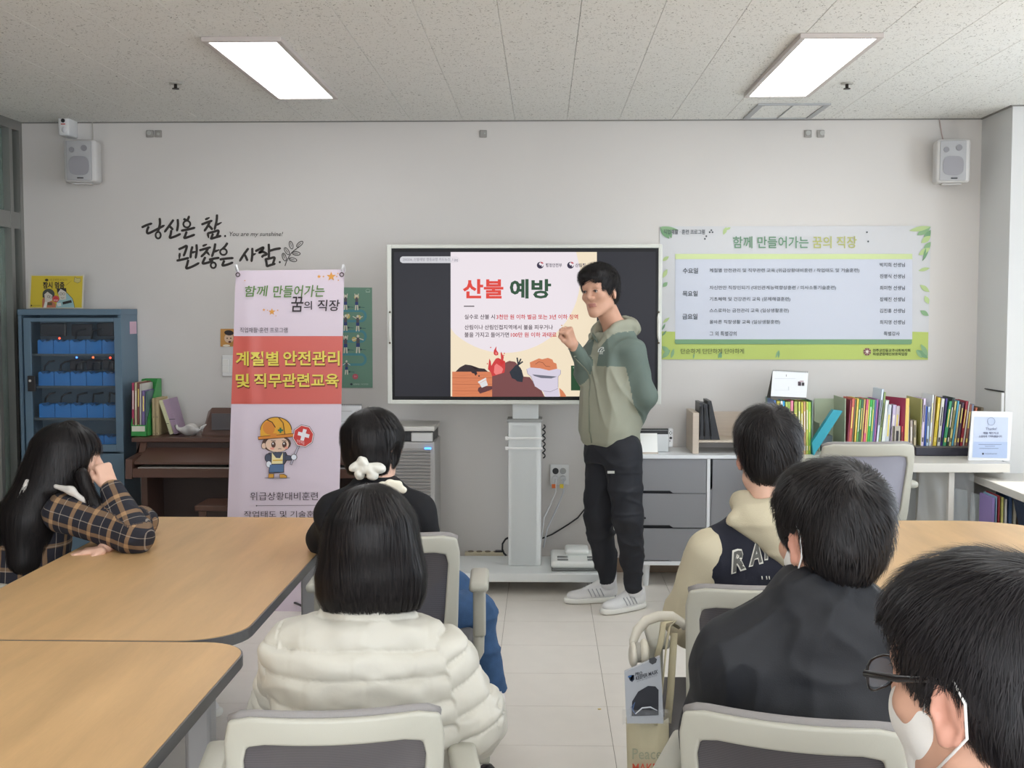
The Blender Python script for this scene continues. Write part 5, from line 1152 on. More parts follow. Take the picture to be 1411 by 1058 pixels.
# low desk along the right side
lz1 = .655; c0 = PZ(1333, 651, lz1); lx0 = PZ(1411, 681, lz1).x; lx0 = (lx0 + c0.x) / 2; lz1 = EYE.z - (EYE.z - lz1)
t = thing('side_desk', 'white low desk by the windows with sunlight on top', 'desk', (lx0 + .55, 5.4, 0))
B().box(lx0, XW - .03, 4.2, c0.y, lz1 - .04, lz1, .003).done('desktop', M_dw, t)
for y in (4.3, c0.y - .15): B().box(lx0 + .25, XW - .1, y, y + .03, .0, lz1 - .04, .002).done('leg_panel', M_dw, t)
B().box(lx0 + .25, XW - .1, 4.33, c0.y - .15, .36, .38, .002).done('lower_shelf', M_dw, t)
yl_ = c0.y - .42
for k, (xa, xb, yt2, c_, nm) in enumerate(((1366, 1371, 686, (150, 130, 190), 'lilac book'), (1371.5, 1374, 684, (150, 190, 214), 'pale blue thin book'), (1375, 1378, 683, (170, 60, 70), 'red thin book'), (1379, 1383, 685, (206, 204, 120), 'yellow green book'), (1384, 1388, 688, (214, 210, 206), 'white book'), (1389, 1395, 684, (60, 84, 120), 'navy book'), (1396, 1401, 690, (200, 196, 180), 'cream book'), (1402, 1407, 686, (120, 96, 80), 'brown book'), (1408, 1414, 692, (90, 110, 120), 'slate book'))):
    a, c = P(xa, 740, yl_), P(xb, yt2, yl_); t = thing('book', '%s, %s from the left on the shelf under the low side desk' % (nm, NUM[k]), 'book', ((a.x + c.x) / 2, yl_, .381), 'books under the side desk')
    B().box(a.x, c.x, yl_, yl_ + .18, .381, c.z, .001).done('cover', cm(c_, .5), t)
a, c = P(1393, 740, yl_ - .05), P(1420, 686, yl_ - .05); o = B().prism([(a.x, yl_ - .12, c.z), (c.x + .1, yl_ - .12, c.z - .01), (c.x + .1, yl_ - .12, c.z - .05), (a.x + .03, yl_ - .12, c.z - .02), (a.x + .09, yl_ - .12, .39), (a.x + .05, yl_ - .12, .39)], (0, .06, 0)).done('bag_strap', mat('navy_fabric', (46, 60, 84), .7)); tag(o, 'dark navy bag handle hanging before the books under the side desk', 'bag')
# white boards in clear film under the desk
for k, (pts, lab) in enumerate(((( (1308, 760), (1337, 760), (1333, 676), (1316, 673)), 'wide pale grey board leaning under the desk, left of a narrower one'), (((1335, 760), (1353, 760), (1355, 683), (1340, 679)), 'narrow pale grey board leaning under the desk beside the side desk'))):
    q = [P(*p, 6.5 - .05 * k) for p in pts]; q[0].z = q[1].z = .002; o = B().prism(q, (0, .02, 0)).done('foam_board', cm((196, 204, 206), .5)); tag(o, lab, 'board', 'boards under the desk')
fa, fb = P(1262, 655, 6.45), P(1340, 655, 6.45); V = []; F = []; nx, nn = 24, 20
for i in range(nn + 1):
    for j in range(nx + 1):
        u, v = j / nx, i / nn; V.append((fa.x + (fb.x - fa.x) * u * (1 - .1 * v), 6.4 + .03 * math.sin(9 * u + 3 * v) + .015 * math.sin(21 * u - 8 * v) - .02 * v, dzb - .01 - v * (dzb - .05)))
for i in range(nn):
    for j in range(nx): F.append((i * (nx + 1) + j, i * (nx + 1) + j + 1, (i + 1) * (nx + 1) + j + 1, (i + 1) * (nx + 1) + j))
o = grid_mesh('plastic_film', V, F, mat('clear_film', (236, 240, 242), .12, alpha=.28), None); tag(o, 'crinkled clear plastic film hanging under the desk before grey boards', 'plastic film')

# air purifier left of the display column
ya_ = 6.55; K9 = crop(420, 550, 4.233)
g0, g1 = P(514, 700, ya_), P(599.5, 700, ya_); zt1 = P(570, 587.5, ya_).z; zt2 = P(570, 594, ya_).z; zf1 = P(570, 609, ya_).z
t = thing('air_purifier', 'tall grey air purifier with horizontal louvres and a blue light', 'air purifier', ((g0.x + g1.x) / 2, 6.7, 0))
B().box(g0.x, g1.x, ya_, 6.9, .02, zf1, .008).done('body', mat('purifier_grey', (168, 166, 164), .4), t)
B().box(g0.x, g1.x - .01, ya_ + .03, 6.88, zf1, zt2 - .0, .004).done('neck', M_dk, t)
a, c = P(*K9(620, 195), ya_ + .0), P(*K9(745, 248), ya_ + .0); B().box(a.x, c.x, ya_ + .0, ya_ + .1, c.z, a.z, .004).done('control_panel', cm((196, 196, 194), .4), t)
B().box(g0.x, g1.x, ya_ - .01, 6.9, zt2, zt1, .006).done('top_lid', cm((200, 198, 192), .4), t)
lx1 = P(594, 700, ya_).x; n_ = 40; zl1 = P(570, 618, ya_).z
for k in range(n_):
    z = zl1 - k * .0185
    if z < .1: break
    B().prism([(g0.x + .01, ya_ - .002, z), (g0.x + .01, ya_ - .012, z - .004), (g0.x + .01, ya_ - .012, z - .011), (g0.x + .01, ya_ - .002, z - .013)], (lx1 - g0.x - .012, 0, 0)).done('louvre', mat('louvre_grey', (150, 146, 142), .4), t)
a, c = P(585, 616.5, ya_ - .014), P(594, 619, ya_ - .014); B().box(a.x, c.x, ya_ - .016, ya_ - .012, c.z, a.z, .001).done('status_light', mat('blue_led', (70, 150, 255), .4, emit=3), t)

# hanging banner on its stand
YH = 6.03
def hx(y, s_): return (325 - (y - 373) * .0345) if s_ == 0 else (474.5 - (y - 370) * .0215)
M_ban = mat('banner_vinyl', (216, 202, 214), .35, spec=.4)
zlow = .25; pts = []; Bt = 373; ylow = 760
c = [P(hx(373, 0), 373, YH), P(hx(371, 1), 371, YH), P(hx(900, 1) , 900, YH), P(hx(900, 0), 900, YH)]
t = thing('hanging_banner', 'tall lilac and red printed stand banner with a cartoon safety worker', 'banner', ((c[2].x + c[3].x) / 2, YH + .1, 0))
V, F = [], []; nx, ny = 24, 60
for i in range(ny + 1):
    for j in range(nx + 1):
        u, v = j / nx, i / ny; p = c[0].lerp(c[1], u).lerp(c[3].lerp(c[2], u), v); p.y += -.003 * math.exp(-((u - .12) / .06) ** 2); V.append(tuple(p))
for i in range(ny):
    for j in range(nx): F.append((i * (nx + 1) + j, i * (nx + 1) + j + 1, (i + 1) * (nx + 1) + j + 1, (i + 1) * (nx + 1) + j))
def bend(pz_):  # same soft fold as the sheet
    u = (pz_.x - c[0].x) / (c[1].x - c[0].x); return -.006 * math.exp(-((u - .12) / .06) ** 2)
def ath(x, y, lay):
    p = P(x, y, YH); u = (p.x - c[0].x) / (c[1].x - c[0].x); p.y = YH - .0015 - .001 * lay - .004 * math.exp(-((u - .12) / .07) ** 2); return p
grid_mesh('sheet', V, F, M_ban, t)
pr = Print(YH, at=ath); red = cm((206, 96, 86), .35); K0 = crop(300, 350, 5.88); Kb = crop(300, 530, 5.567)
n_ = 48; q = [(hx(463, 0) + (hx(463, 1) - hx(463, 0)) * i / n_, 463) for i in range(n_ + 1)]; q2 = [(hx(556, 0) + (hx(556, 1) - hx(556, 0)) * i / n_, 556.5) for i in range(n_ + 1)]
for i in range(n_): pr.poly([q[i], q[i + 1], q2[i + 1], q2[i]], red, 0)
def star(x, y, r, m):
    pts = []
    for k in range(10): a = -PI / 2 + k * PI / 5; rr = r if k % 2 == 0 else r * .42; x_, y_ = K0(x + rr * math.cos(a), y + rr * math.sin(a)); pts.append((x_, y_))
    pr.poly(pts, m, 1)
so = cm((220, 156, 70))
for x, y, r in ((920, 182, 40), (822, 182, 18), (858, 182, 10), (440, 468, 30), (375, 452, 13), (404, 455, 7), (965, 182, 8), (978, 212, 8), (487, 455, 8), (472, 500, 6), (222, 215, 7), (975, 158, 8)): star(x, y, r, so)
# generic cartoon worker
def kp(pts, m, l): pr.poly([Kb(*p) for p in pts], m, l)
def kd(x, y, rx, ry, m, l, **k): a = Kb(x, y); pr.disc(a[0], a[1], rx / 5.567, ry / 5.567, m, l, **k)
def ks(pts, w_, m, l): pr.stroke([Kb(*p) for p in pts], w_ / 5.567, m, l, False)
ol = cm((60, 40, 34)); yl = cm((226, 166, 52)); ylo = cm((214, 134, 52)); sk = cm((232, 200, 176)); nv = cm((74, 80, 98)); vs = cm((236, 222, 170)); je = cm((84, 112, 150)); gl = cm((226, 230, 238)); hr_ = cm((92, 66, 56)); bt = cm((212, 156, 60))
kd(458, 714, 100, 9, cm((170, 160, 170)), 1)
kd(452, 450, 112, 66, hr_, 2); kd(355, 468, 20, 24, ol, 1); kd(356, 468, 17, 21, sk, 2); kd(458, 455, 93, 62, ol, 3); kd(458, 456, 90, 59, sk, 4)
for x in (430, 514): kd(x, 458, 17, 24, cm((84, 54, 44)), 5); kd(x - 3, 450, 5, 7, cm((250, 250, 250)), 6); ks([(x - 18, 428), (x + 16, 430)], 5, ol, 5)
kd(420, 488, 16, 9, cm((236, 160, 140)), 5); kd(528, 482, 14, 9, cm((236, 160, 140)), 5); ks([(466, 492), (478, 488), (490, 492)], 4, ol, 5)
kd(450, 345, 122, 100, ol, 5, a0=PI, a1=2 * PI); kd(450, 347, 117, 96, yl, 6, a0=PI, a1=2 * PI); kp([(330, 345), (568, 345), (572, 388), (330, 398)], yl, 6); kd(395, 330, 45, 52, ylo, 7, rot=-.4)
ks([(385, 270), (420, 285), (445, 325)], 6, ol, 8); ks([(470, 250), (505, 290), (520, 385)], 6, ol, 8)
kp([(312, 395), (588, 370), (590, 400), (440, 412), (315, 422)], ol, 8); kp([(316, 398), (584, 374), (586, 396), (440, 407), (318, 417)], ylo, 9); kp([(408, 372), (455, 370), (455, 398), (408, 400)], ylo, 10)
kp([(478, 328), (492, 328), (492, 368), (478, 368)], cm((40, 110, 80)), 9); kp([(465, 341), (506, 341), (506, 355), (465, 355)], cm((40, 110, 80)), 9)
kp([(392, 520), (525, 515), (545, 560), (515, 610), (405, 612), (370, 565)], ol, 2); kp([(396, 524), (520, 519), (538, 560), (510, 606), (410, 608), (376, 565)], nv, 3)
kp([(418, 520), (450, 560), (480, 562), (502, 518), (500, 604), (416, 606)], vs, 4); kp([(440, 515), (478, 515), (470, 560), (455, 560)], nv, 5); kp([(425, 575), (500, 573), (500, 582), (425, 584)], cm((222, 180, 70)), 5)
kd(388, 560, 26, 34, ol, 4); kd(388, 560, 22, 30, nv, 5); kd(395, 608, 22, 26, ol, 5); kd(395, 608, 19, 23, gl, 6)
kp([(520, 535), (580, 545), (580, 580), (520, 582)], ol, 4); kp([(522, 540), (578, 549), (578, 575), (522, 577)], nv, 5)
kp([(398, 610), (512, 606), (512, 672), (468, 676), (458, 645), (440, 676), (392, 676)], ol, 5); kp([(402, 612), (508, 609), (507, 668), (474, 670), (460, 632), (436, 670), (397, 670)], je, 6)
kp([(392, 680), (436, 680), (434, 714), (390, 714)], ol, 6); kp([(395, 683), (432, 683), (430, 711), (393, 711)], bt, 7); kp([(476, 684), (510, 682), (534, 696), (534, 714), (478, 714)], ol, 6); kp([(479, 687), (508, 686), (530, 698), (530, 711), (480, 711)], bt, 7)
ks([(564, 608), (622, 470)], 18, ol, 5); ks([(565, 606), (621, 472)], 12, cm((186, 180, 196)), 6); kd(588, 554, 24, 24, ol, 7); kd(588, 554, 20, 20, gl, 8)
oc = [(660 + 84 * math.cos(PI / 8 + k * PI / 4) * s_, 392 + 88 * math.sin(PI / 8 + k * PI / 4) * s_) for s_ in (1,) for k in range(8)]
for s_, m, l in ((1.02, ol, 8), (.98, cm((236, 222, 224)), 9), (.91, cm((206, 64, 58)), 10)): kp([(660 + 84 * math.cos(.2 + PI / 8 + k * PI / 4) * s_, 392 + 88 * math.sin(.2 + PI / 8 + k * PI / 4) * s_) for k in range(8)], m, l)
ks([(625, 372), (700, 392)], 28, cm((236, 232, 236)), 11); ks([(672, 345), (652, 420)], 28, cm((236, 232, 236)), 11)
ks([Kbp for Kbp in ((300, 927), (760, 924))], 3, cm((70, 60, 66)), 1); kd(300, 927, 5, 5, cm((70, 60, 66)), 1)
pr.done('printed_artwork', t)
pr = Print(YH, at=ath); K_ = lambda x, y: K0(x, y)
def kt(s, x0, y0, x1, y1, m, b_=.0, l=3, K=K0, shear=0, rot=0): a, d = K(x0, y0), K(x1, y1); pr.text(s, a[0], a[1], d[0], d[1], m, l, b_, shear=shear, rot=rot)
kt('함께', 215, 256, 398, 345, cm((92, 130, 64)), .012, shear=2.0, rot=-1); kt('만들어가는', 445, 252, 862, 350, cm((92, 130, 64)), .012, shear=2.0, rot=-1)
kt('꿈', 592, 345, 690, 468, cm((44, 34, 40)), .012, shear=1.5); kt('의', 700, 380, 765, 450, cm((44, 34, 40)), .012); kt('직장', 806, 370, 985, 462, cm((44, 34, 40)), .012, shear=1.5)
kt('직업재활·훈련 프로그램', 182, 594, 567, 637, cm((52, 44, 52)), .0)
ys_ = cm((130, 56, 46)); yy_ = cm((224, 206, 84), .4)
for s_, x0, y0, x1, y1 in (('계절별', 148, 788, 496, 905), ('안전관리', 532, 784, 990, 903), ('및', 148, 968, 262, 1080), ('직무관련교육', 296, 966, 982, 1078)):
    kt(s_, x0 + 2, y0 + 6, x1 + 5, y1 + 10, ys_, .03, 2); kt(s_, x0, y0, x1, y1, yy_, .022, 4)
kt('위급상황대비훈련', 252, 822, 770, 885, cm((60, 46, 54)), .0, K=Kb); kt('작업태도 및 기술훈련', 204, 966, 800, 1016, cm((60, 46, 54)), .0, K=Kb); kt('안전제일', 612, 424, 668, 450, cm((236, 210, 210)), .0, l=12, K=Kb, rot=3)
kt('교육기간: 3월부터 12월까지', 230, 1075, 760, 1120, cm((60, 46, 54)), K=Kb) if False else None
pr.done('lettering', t)
# stand behind the banner: pole, cross arms, feet
sx = (c[2].x + c[3].x) / 2; zt_b = c[0].z; mid = Vector(((c[0].x + c[1].x) / 2, YH + .06, zt_b - .3))
B().cyl((sx, YH + .06, .05), mid + Vector((0, 0, .0)), .008, n=10).done('pole', cm((60, 60, 62), .4), t)
for e, o_ in ((c[0], -.01), (c[1], .01)):
    B().tube([mid, Vector((e.x, YH + .02, zt_b + .0)), Vector((e.x - .004, YH + .0, zt_b + .03))], [.006, .005, .006], 8).done('arm', cm((214, 212, 212), .3), t)
    B().tube([(e.x + .012 * (1 if o_ < 0 else -1), YH - .006, zt_b - .005), (e.x + .004 * (1 if o_ < 0 else -1), YH - .008, zt_b + .03)], .0055, 8).done('hook', cm((226, 226, 228), .3), t)
    B().tube([(e.x + .012 * (1 if o_ < 0 else -1) + .01 * math.cos(a), YH - .009, zt_b - .02 + .01 * math.sin(a)) for a in np.linspace(0, 2 * PI, 11)[:-1]], .0028, 5, closed=True).done('grommet', cm((96, 84, 84), .3, metal=.8), t)
for x in (-.26, .26): B().tube([(sx, YH + .06, .06), (sx + x, YH - .12, .008)], .006, 8).done('foot', cm((60, 60, 62), .4), t)
B().tube([(sx, YH + .06, .06), (sx, YH + .3, .008)], .006, 8).done('foot', cm((60, 60, 62), .4), t)

# ------------------------------------------------------------------ meeting tables
TZ = .72
def wood(name, c):
    m = bpy.data.materials.new(name); m.use_nodes = True; nt = m.node_tree; N = nt.nodes; L = nt.links; p = N['Principled BSDF']; MATS[name] = m
    tc = N.new('ShaderNodeTexCoord'); mp = N.new('ShaderNodeMapping'); mp.inputs['Rotation'].default_value = (0, 0, -.05); mp.inputs['Scale'].default_value = (7, .9, 1); L.new(tc.outputs['Object'], mp.inputs[0])
    n = N.new('ShaderNodeTexNoise'); n.inputs['Scale'].default_value = 1.3; n.inputs['Detail'].default_value = 6; n.inputs['Roughness'].default_value = .6; L.new(mp.outputs[0], n.inputs[0])
    mp2 = N.new('ShaderNodeMapping'); mp2.inputs['Rotation'].default_value = (0, 0, -.05); mp2.inputs['Scale'].default_value = (140, 5, 1); L.new(tc.outputs['Object'], mp2.inputs[0]); n2 = N.new('ShaderNodeTexNoise'); n2.inputs['Detail'].default_value = 2; L.new(mp2.outputs[0], n2.inputs[0])
    r = N.new('ShaderNodeValToRGB'); r.color_ramp.elements[0].position = .3; r.color_ramp.elements[1].position = .75
    r.color_ramp.elements[0].color = tuple(v * .82 for v in rgb(c)[:3]) + (1,); r.color_ramp.elements[1].color = tuple(v * 1.12 for v in rgb(c)[:3]) + (1,); L.new(n.outputs[0], r.inputs[0])
    mx = N.new('ShaderNodeMix'); mx.data_type = 'RGBA'; mx.blend_type = 'MULTIPLY'; mx.inputs[0].default_value = .3; L.new(r.outputs[0], mx.inputs[6]); cr = N.new('ShaderNodeMapRange'); cr.inputs[3].default_value = .75; cr.inputs[4].default_value = 1.2; L.new(n2.outputs[0], cr.inputs[0]); L.new(cr.outputs[0], mx.inputs[7])
    L.new(mx.outputs[2], p.inputs['Base Color']); p.inputs['Roughness'].default_value = .36; p.inputs['Specular IOR Level'].default_value = .45; return m
M_wood = wood('beech_laminate', (206, 167, 118)); M_edge = mat('table_edge_grey', (118, 118, 120), .3, metal=.5); M_leg = mat('table_leg_grey', (176, 176, 178), .4, metal=.3)
def rrect(x0, x1, y0, y1, rad, n=8):
    """rad: radii for corners (x0,y0),(x1,y0),(x1,y1),(x0,y1)"""
    q = []
    for (cx, cy, a0), r in zip(((x0, y0, PI), (x1, y0, -PI / 2), (x1, y1, 0), (x0, y1, PI / 2)), rad):
        ox = cx + (r if cx == x0 else -r); oy = cy + (r if cy == y0 else -r)
        for i in range(n + 1): a = a0 + PI / 2 * i / n; q.append((ox + r * math.cos(a), oy + r * math.sin(a)))
    return q
def table(lab, x0, x1, y0, y1, rad, legs):
    t = thing('meeting_table', lab, 'table', ((x0 + x1) / 2, (y0 + y1) / 2, 0))
    q = rrect(x0, x1, y0, y1, rad); qi = rrect(x0 + .004, x1 - .004, y0 + .004, y1 - .004, [max(.004, r - .004) for r in rad])
    B().prism([(x, y, TZ - .03) for x, y in q], (0, 0, .0285)).done('edge_band', M_edge, t)
    B().prism([(x, y, TZ - .004) for x, y in qi], (0, 0, .004)).done('tabletop', M_wood, t)
    for (lx, ly) in legs:
        B().box(lx - .03, lx + .03, ly - .03, ly + .03, .02, TZ - .03, .008, seg=2).done('leg', M_leg, t)
    for k in range(0, len(legs) - 1, 2):
        (a, b_), (c_, d) = legs[k], legs[k + 1]; B().box(min(a, c_), max(a, c_) + (.001 if a == c_ else 0), min(b_, d) - .015, max(b_, d) + .015, TZ - .1, TZ - .035, .003).done('rail', M_leg, t)
    B().box(legs[0][0], legs[-1][0], y0 + .12, y0 + .15, TZ - .1, TZ - .035, .003).done('rail', M_leg, t)
    return t
def tz(px, py): return PZ(px, py, TZ)
y_far = tz(300, 712).y; y_mid = tz(200, 883).y; xr1 = tz(431, 770).x; xl1 = (tz(3, 797).x + tz(205, 713).x) / 2; xr2 = tz(200, 1056).x
table('rear light wood meeting table on the left, the long haired woman leans on it', xl1, xr1, y_mid + .003, y_far, [.03, .16, .16, .03], [(xl1 + .1, y_mid + .12), (xr1 - .14, y_mid + .14), (xl1 + .1, y_far - .12), (xr1 - .14, y_far - .14)])
table('front light wood meeting table at lower left, nearest the camera', xl1, xr2 + .0, y_mid - 1.8, y_mid - .003, [.03, .16, .12, .03], [(xl1 + .1, y_mid - 1.7), (xr2 - .1, y_mid - 1.7), (xl1 + .1, y_mid - .14), (xr2 - .1, y_mid - .12)])
ry1 = tz(1300, 717).y; rxr = tz(1400, 724).x + .01; rxl = xr2 * -1 + .28; rym = ry1 - 1.8
table('rear light wood meeting table on the right behind the seated men', rxl, rxr + .1, rym, ry1, [.03, .03, .3, .14], [(rxl + .12, rym + .12), (rxr - .1, rym + .12), (rxl + .12, ry1 - .14), (rxr - .2, ry1 - .2)])
table('front light wood meeting table on the right, hidden beyond the man with glasses', rxl, rxr + .1, rym - 1.8, rym - .006, [.14, .14, .03, .03], [(rxl + .12, rym - 1.66), (rxr - .1, rym - 1.66), (rxl + .12, rym - .14), (rxr - .1, rym - .14)])

# ------------------------------------------------------------------ office chairs (built once, then copied)
M_cf = mat('chair_frame', (178, 176, 164), .4, bump=.05, bscale=400); M_cs = mat('chair_fabric_grey', (96, 94, 94), .8, bump=.4, bscale=500)
def mesh_material():
    m = mat('chair_mesh', (84, 80, 82), .7); nt = m.node_tree; N = nt.nodes; L = nt.links; p = N['Principled BSDF']
    tc = N.new('ShaderNodeTexCoord'); w_ = N.new('ShaderNodeTexWave'); w_.bands_direction = 'Z'; w_.inputs['Scale'].default_value = 90; w_.inputs['Distortion'].default_value = .6; L.new(tc.outputs['Object'], w_.inputs[0])
    mr = N.new('ShaderNodeMapRange'); mr.inputs[3].default_value = .84; mr.inputs[4].default_value = 1; L.new(w_.outputs[0], mr.inputs[0]); L.new(mr.outputs[0], p.inputs['Alpha'])
    mx = N.new('ShaderNodeMix'); mx.data_type = 'RGBA'; mx.inputs[6].default_value = rgb((66, 62, 66)); mx.inputs[7].default_value = rgb((92, 88, 90)); L.new(w_.outputs[0], mx.inputs[0]); L.new(mx.outputs[2], p.inputs['Base Color']); return m
M_mesh = mesh_material()
def make_chair(lab):
    t = thing('office_chair', lab, 'chair', (0, 0, 0)); N_ = 72
    def rr(hw, hwb, z0, z1, r, rb):
        q = []
        for k in range(N_):
            a = 2 * PI * k / N_ + .3 * math.sin(8 * PI * k / N_ + PI) * .55; cx, cz = math.cos(a), math.sin(a)
            e = 13 if cz > 0 else 7; s_ = (abs(cx) ** e + abs(cz) ** e) ** (-1 / e); x, z = cx * s_, cz * s_; w_ = hwb + (hw - hwb) * (z + 1) / 2; q.append((x * w_, (z0 + z1) / 2 + z * (z1 - z0) / 2))
        return q
    def pos(x, z, d=0): return Vector((x, -.215 + 1.1 * x * x - .16 * (z - .5) - d + .45 * max(0, .6 - z) ** 2 * 4, z))
    O = rr(.2, .185, .46, .875, 0, 0); I = rr(.166, .145, .545, .825, 0, 0)
    bm = bmesh.new(); L_ = []
    for d, lo in ((.0, O), (.02, O), (.02, I), (.0, I)):
        sc_ = 1.0; L_.append([bm.verts.new(pos(x, z, d)) for x, z in lo])
    for i in range(4):
        A_, B_ = L_[i], L_[(i + 1) % 4]
        for k in range(N_): bm.faces.new((A_[k], A_[(k + 1) % N_], B_[(k + 1) % N_], B_[k]))
    bmesh.ops.recalc_face_normals(bm, faces=bm.faces); ed = [e for e in bm.edges if len(e.link_faces) == 2 and e.calc_face_angle() > .7]
    bmesh.ops.bevel(bm, geom=ed, offset=.007, segments=3, profile=.5, affect='EDGES')
    me = bpy.data.meshes.new('back_frame'); bm.to_mesh(me); bm.free(); me.shade_smooth(); finish('back_frame', me, M_cf, t)
    V = []; F = []; K = 8
    for j in range(K + 1):
        f = 1 - j / K
        for k in range(N_): x, z = I[k]; V.append(tuple(pos(x * f * 1.01, .685 + (z - .685) * f * 1.01, .008 - .02 * (1 - f ** 2))))
    for j in range(K):
        for k in range(N_): F.append((j * N_ + k, j * N_ + (k + 1) % N_, (j + 1) * N_ + (k + 1) % N_, (j + 1) * N_ + k))
    grid_mesh('back_mesh', V, F, M_mesh, t)
    B().tube([pos(x, .872 - .3 * abs(x / .18) ** 12 * .03, -.008) for x in np.linspace(-.186, .186, 18)], .012, 8).done('top_pad', mat('chair_strip', (140, 136, 134), .8, bump=.3, bscale=300), t)
    B().prism([pos(-.05, .5, -.0), pos(.05, .5, -.0), Vector((.035, -.12, .40)), Vector((-.035, -.12, .40))], (0, -.025, -.01)).done('back_bracket', M_cf, t)
    s_ = B(); s_.box(-.235, .235, -.2, .27, .425, .485, .028, seg=4); s_.done('seat', M_cs, t, angle=50)
    B().box(-.21, .21, -.17, .22, .40, .427, .01).done('seat_pan', M_cf, t)
    for sg in (-1, 1):
        ar = B().tube([(sg * .18, .02, .415), (sg * .225, .02, .405), (sg * .247, .02, .45), (sg * .25, .02, .58)], [.017, .018, .018, .018], 12).done('arm_post', M_cf, t)
        B().box(sg * .25 - .02, sg * .25 + .02, -.002, .042, .5, .665, .01, seg=3).done('arm_sleeve', M_cf, ar, angle=50)
        B().box(sg * .25 - .03, sg * .25 + .03, -.1, .14, .665, .695, .013, seg=3).done('arm_pad', M_cf, ar, angle=50)
    B().cyl((0, 0, .09), (0, 0, .4), .025, n=16).cyl((0, 0, .1), (0, 0, .24), .034, n=16).done('gas_lift', M_dk, t)
    for k in range(5):
        a = 2 * PI * k / 5 + .3; e = Vector((math.cos(a) * .29, math.sin(a) * .29, .075)); lg = B().tube([(0, 0, .11), e * .5 + Vector((0, 0, .065)), e], [.028, .022, .016], 8).done('leg', M_cf, t)
        sd = Vector((-math.sin(a), math.cos(a), 0)) * .022; B().cyl(e - sd + Vector((0, 0, -.047)), e + sd + Vector((0, 0, -.047)), .028, n=14).done('caster', M_dk, lg)
    return t
ch0 = make_chair('grey mesh office chair with off-white frame, under the woman in the white puffer jacket')
def chair(x, y, rz, lab, s_=1.0, first=False):
    c_ = ch0 if first else copy_tree(ch0); c_.location = (x, y, 0); c_.rotation_euler = (0, 0, math.radians(rz)); c_['label'] = lab; c_.scale = (s_, s_, s_); return c_
def seat_xy(px, Yb, rz):   # back plane at depth Yb centred on the photo column px -> seat centre
    x = P(px, 800, Yb).x; r = math.radians(rz); return x - math.sin(r) * .24, Yb + .24 * math.cos(r)
chairs = {}
for key, px, Yb, rz, lab, s_ in (('white', 460, 2.04, 8, 'off-white framed office chair under the woman in the white puffer jacket', .97), ('black', 541, 3.5, 2, 'off-white framed office chair under the woman in the black sweater', 1.01),
                         ('varsity', 1052, 2.98, 0, 'off-white framed office chair under the boy in the varsity jacket', .975), ('jacket', 1092, 2.02, -17, 'off-white framed office chair under the man in the black jacket', .975)):
    x, y = seat_xy(px, Yb, rz); chairs[key] = chair(x, y, rz, lab, s_, first=(key == 'white')); chairs[key]['group'] = 'office chairs with off-white frames'
x, y = seat_xy(1190, 5.35, 6); ch = chair(x, y, 6, 'pale office chair with bright blue seat, standing empty at the long desk', 1.09); ch['group'] = 'office chairs with off-white frames'
for o in list(ch.children):
    if o.name.startswith('seat') and not o.name.startswith('seat_pan'): o.data = o.data.copy(); o.data.materials.clear(); o.data.materials.append(mat('seat_blue', (88, 184, 214), .7))
    if o.name.startswith('back_mesh'): o.data = o.data.copy(); o.data.materials.clear(); o.data.materials.append(mat('mesh_grey_light', (150, 150, 162), .7))
chl = chair(P(30, 760, 4.22).x - .1, 4.26, -62, 'office chair under the long haired woman in the plaid shirt', .86); chl['group'] = 'office chairs with off-white frames'
q = tz(225, 1000); chd = chair(q.x + .12, 3.0 + .38, 180, 'office chair tucked under the left tables with dark seat', .95) if False else None
# ------------------------------------------------------------------ people
def skin(name, c): return mat(name, c, .5, noise=.05, nscale=30, bump=.08, bscale=300, spec=.35)
SK1 = skin('skin_warm', (204, 158, 134)); SK2 = skin('skin_light', (222, 180, 158)); LIP = mat('lips', (176, 120, 108), .5); LIP2 = mat('skin_flush', (208, 152, 132), .5)
def hair_mat(name, a, b):
    m = mat(name, a, .42, spec=.35); nt = m.node_tree; N = nt.nodes; L = nt.links; p = N['Principled BSDF']
    tc = N.new('ShaderNodeTexCoord'); mp = N.new('ShaderNodeMapping'); mp.inputs['Scale'].default_value = (230, 230, 9); L.new(tc.outputs['Object'], mp.inputs[0])
    n = N.new('ShaderNodeTexNoise'); n.inputs['Scale'].default_value = 1; n.inputs['Detail'].default_value = 2; L.new(mp.outputs[0], n.inputs[0])
    r = N.new('ShaderNodeMapRange'); r.inputs[1].default_value = .38; r.inputs[2].default_value = .72; L.new(n.outputs[0], r.inputs[0])
    mx = N.new('ShaderNodeMix'); mx.data_type = 'RGBA'; mx.inputs[6].default_value = rgb(a); mx.inputs[7].default_value = rgb(b); L.new(r.outputs[0], mx.inputs[0]); L.new(mx.outputs[2], p.inputs['Base Color'])
    rr = N.new('ShaderNodeMapRange'); rr.inputs[3].default_value = .36; rr.inputs[4].default_value = .62; L.new(n.outputs[0], rr.inputs[0]); L.new(rr.outputs[0], p.inputs['Roughness']); return m
HAIR = hair_mat('hair_black', (15, 13, 15), (40, 35, 35)); HAIRB = hair_mat('hair_softblack', (17, 15, 18), (42, 38, 40))
def head_T(c, yaw, pitch=0, roll=0, s=1): return Matrix.Translation(c) @ Matrix.Rotation(math.radians(yaw), 4, 'Z') @ Matrix.Rotation(math.radians(pitch), 4, 'X') @ Matrix.Rotation(math.radians(roll), 4, 'Y') @ Matrix.Scale(s, 4)
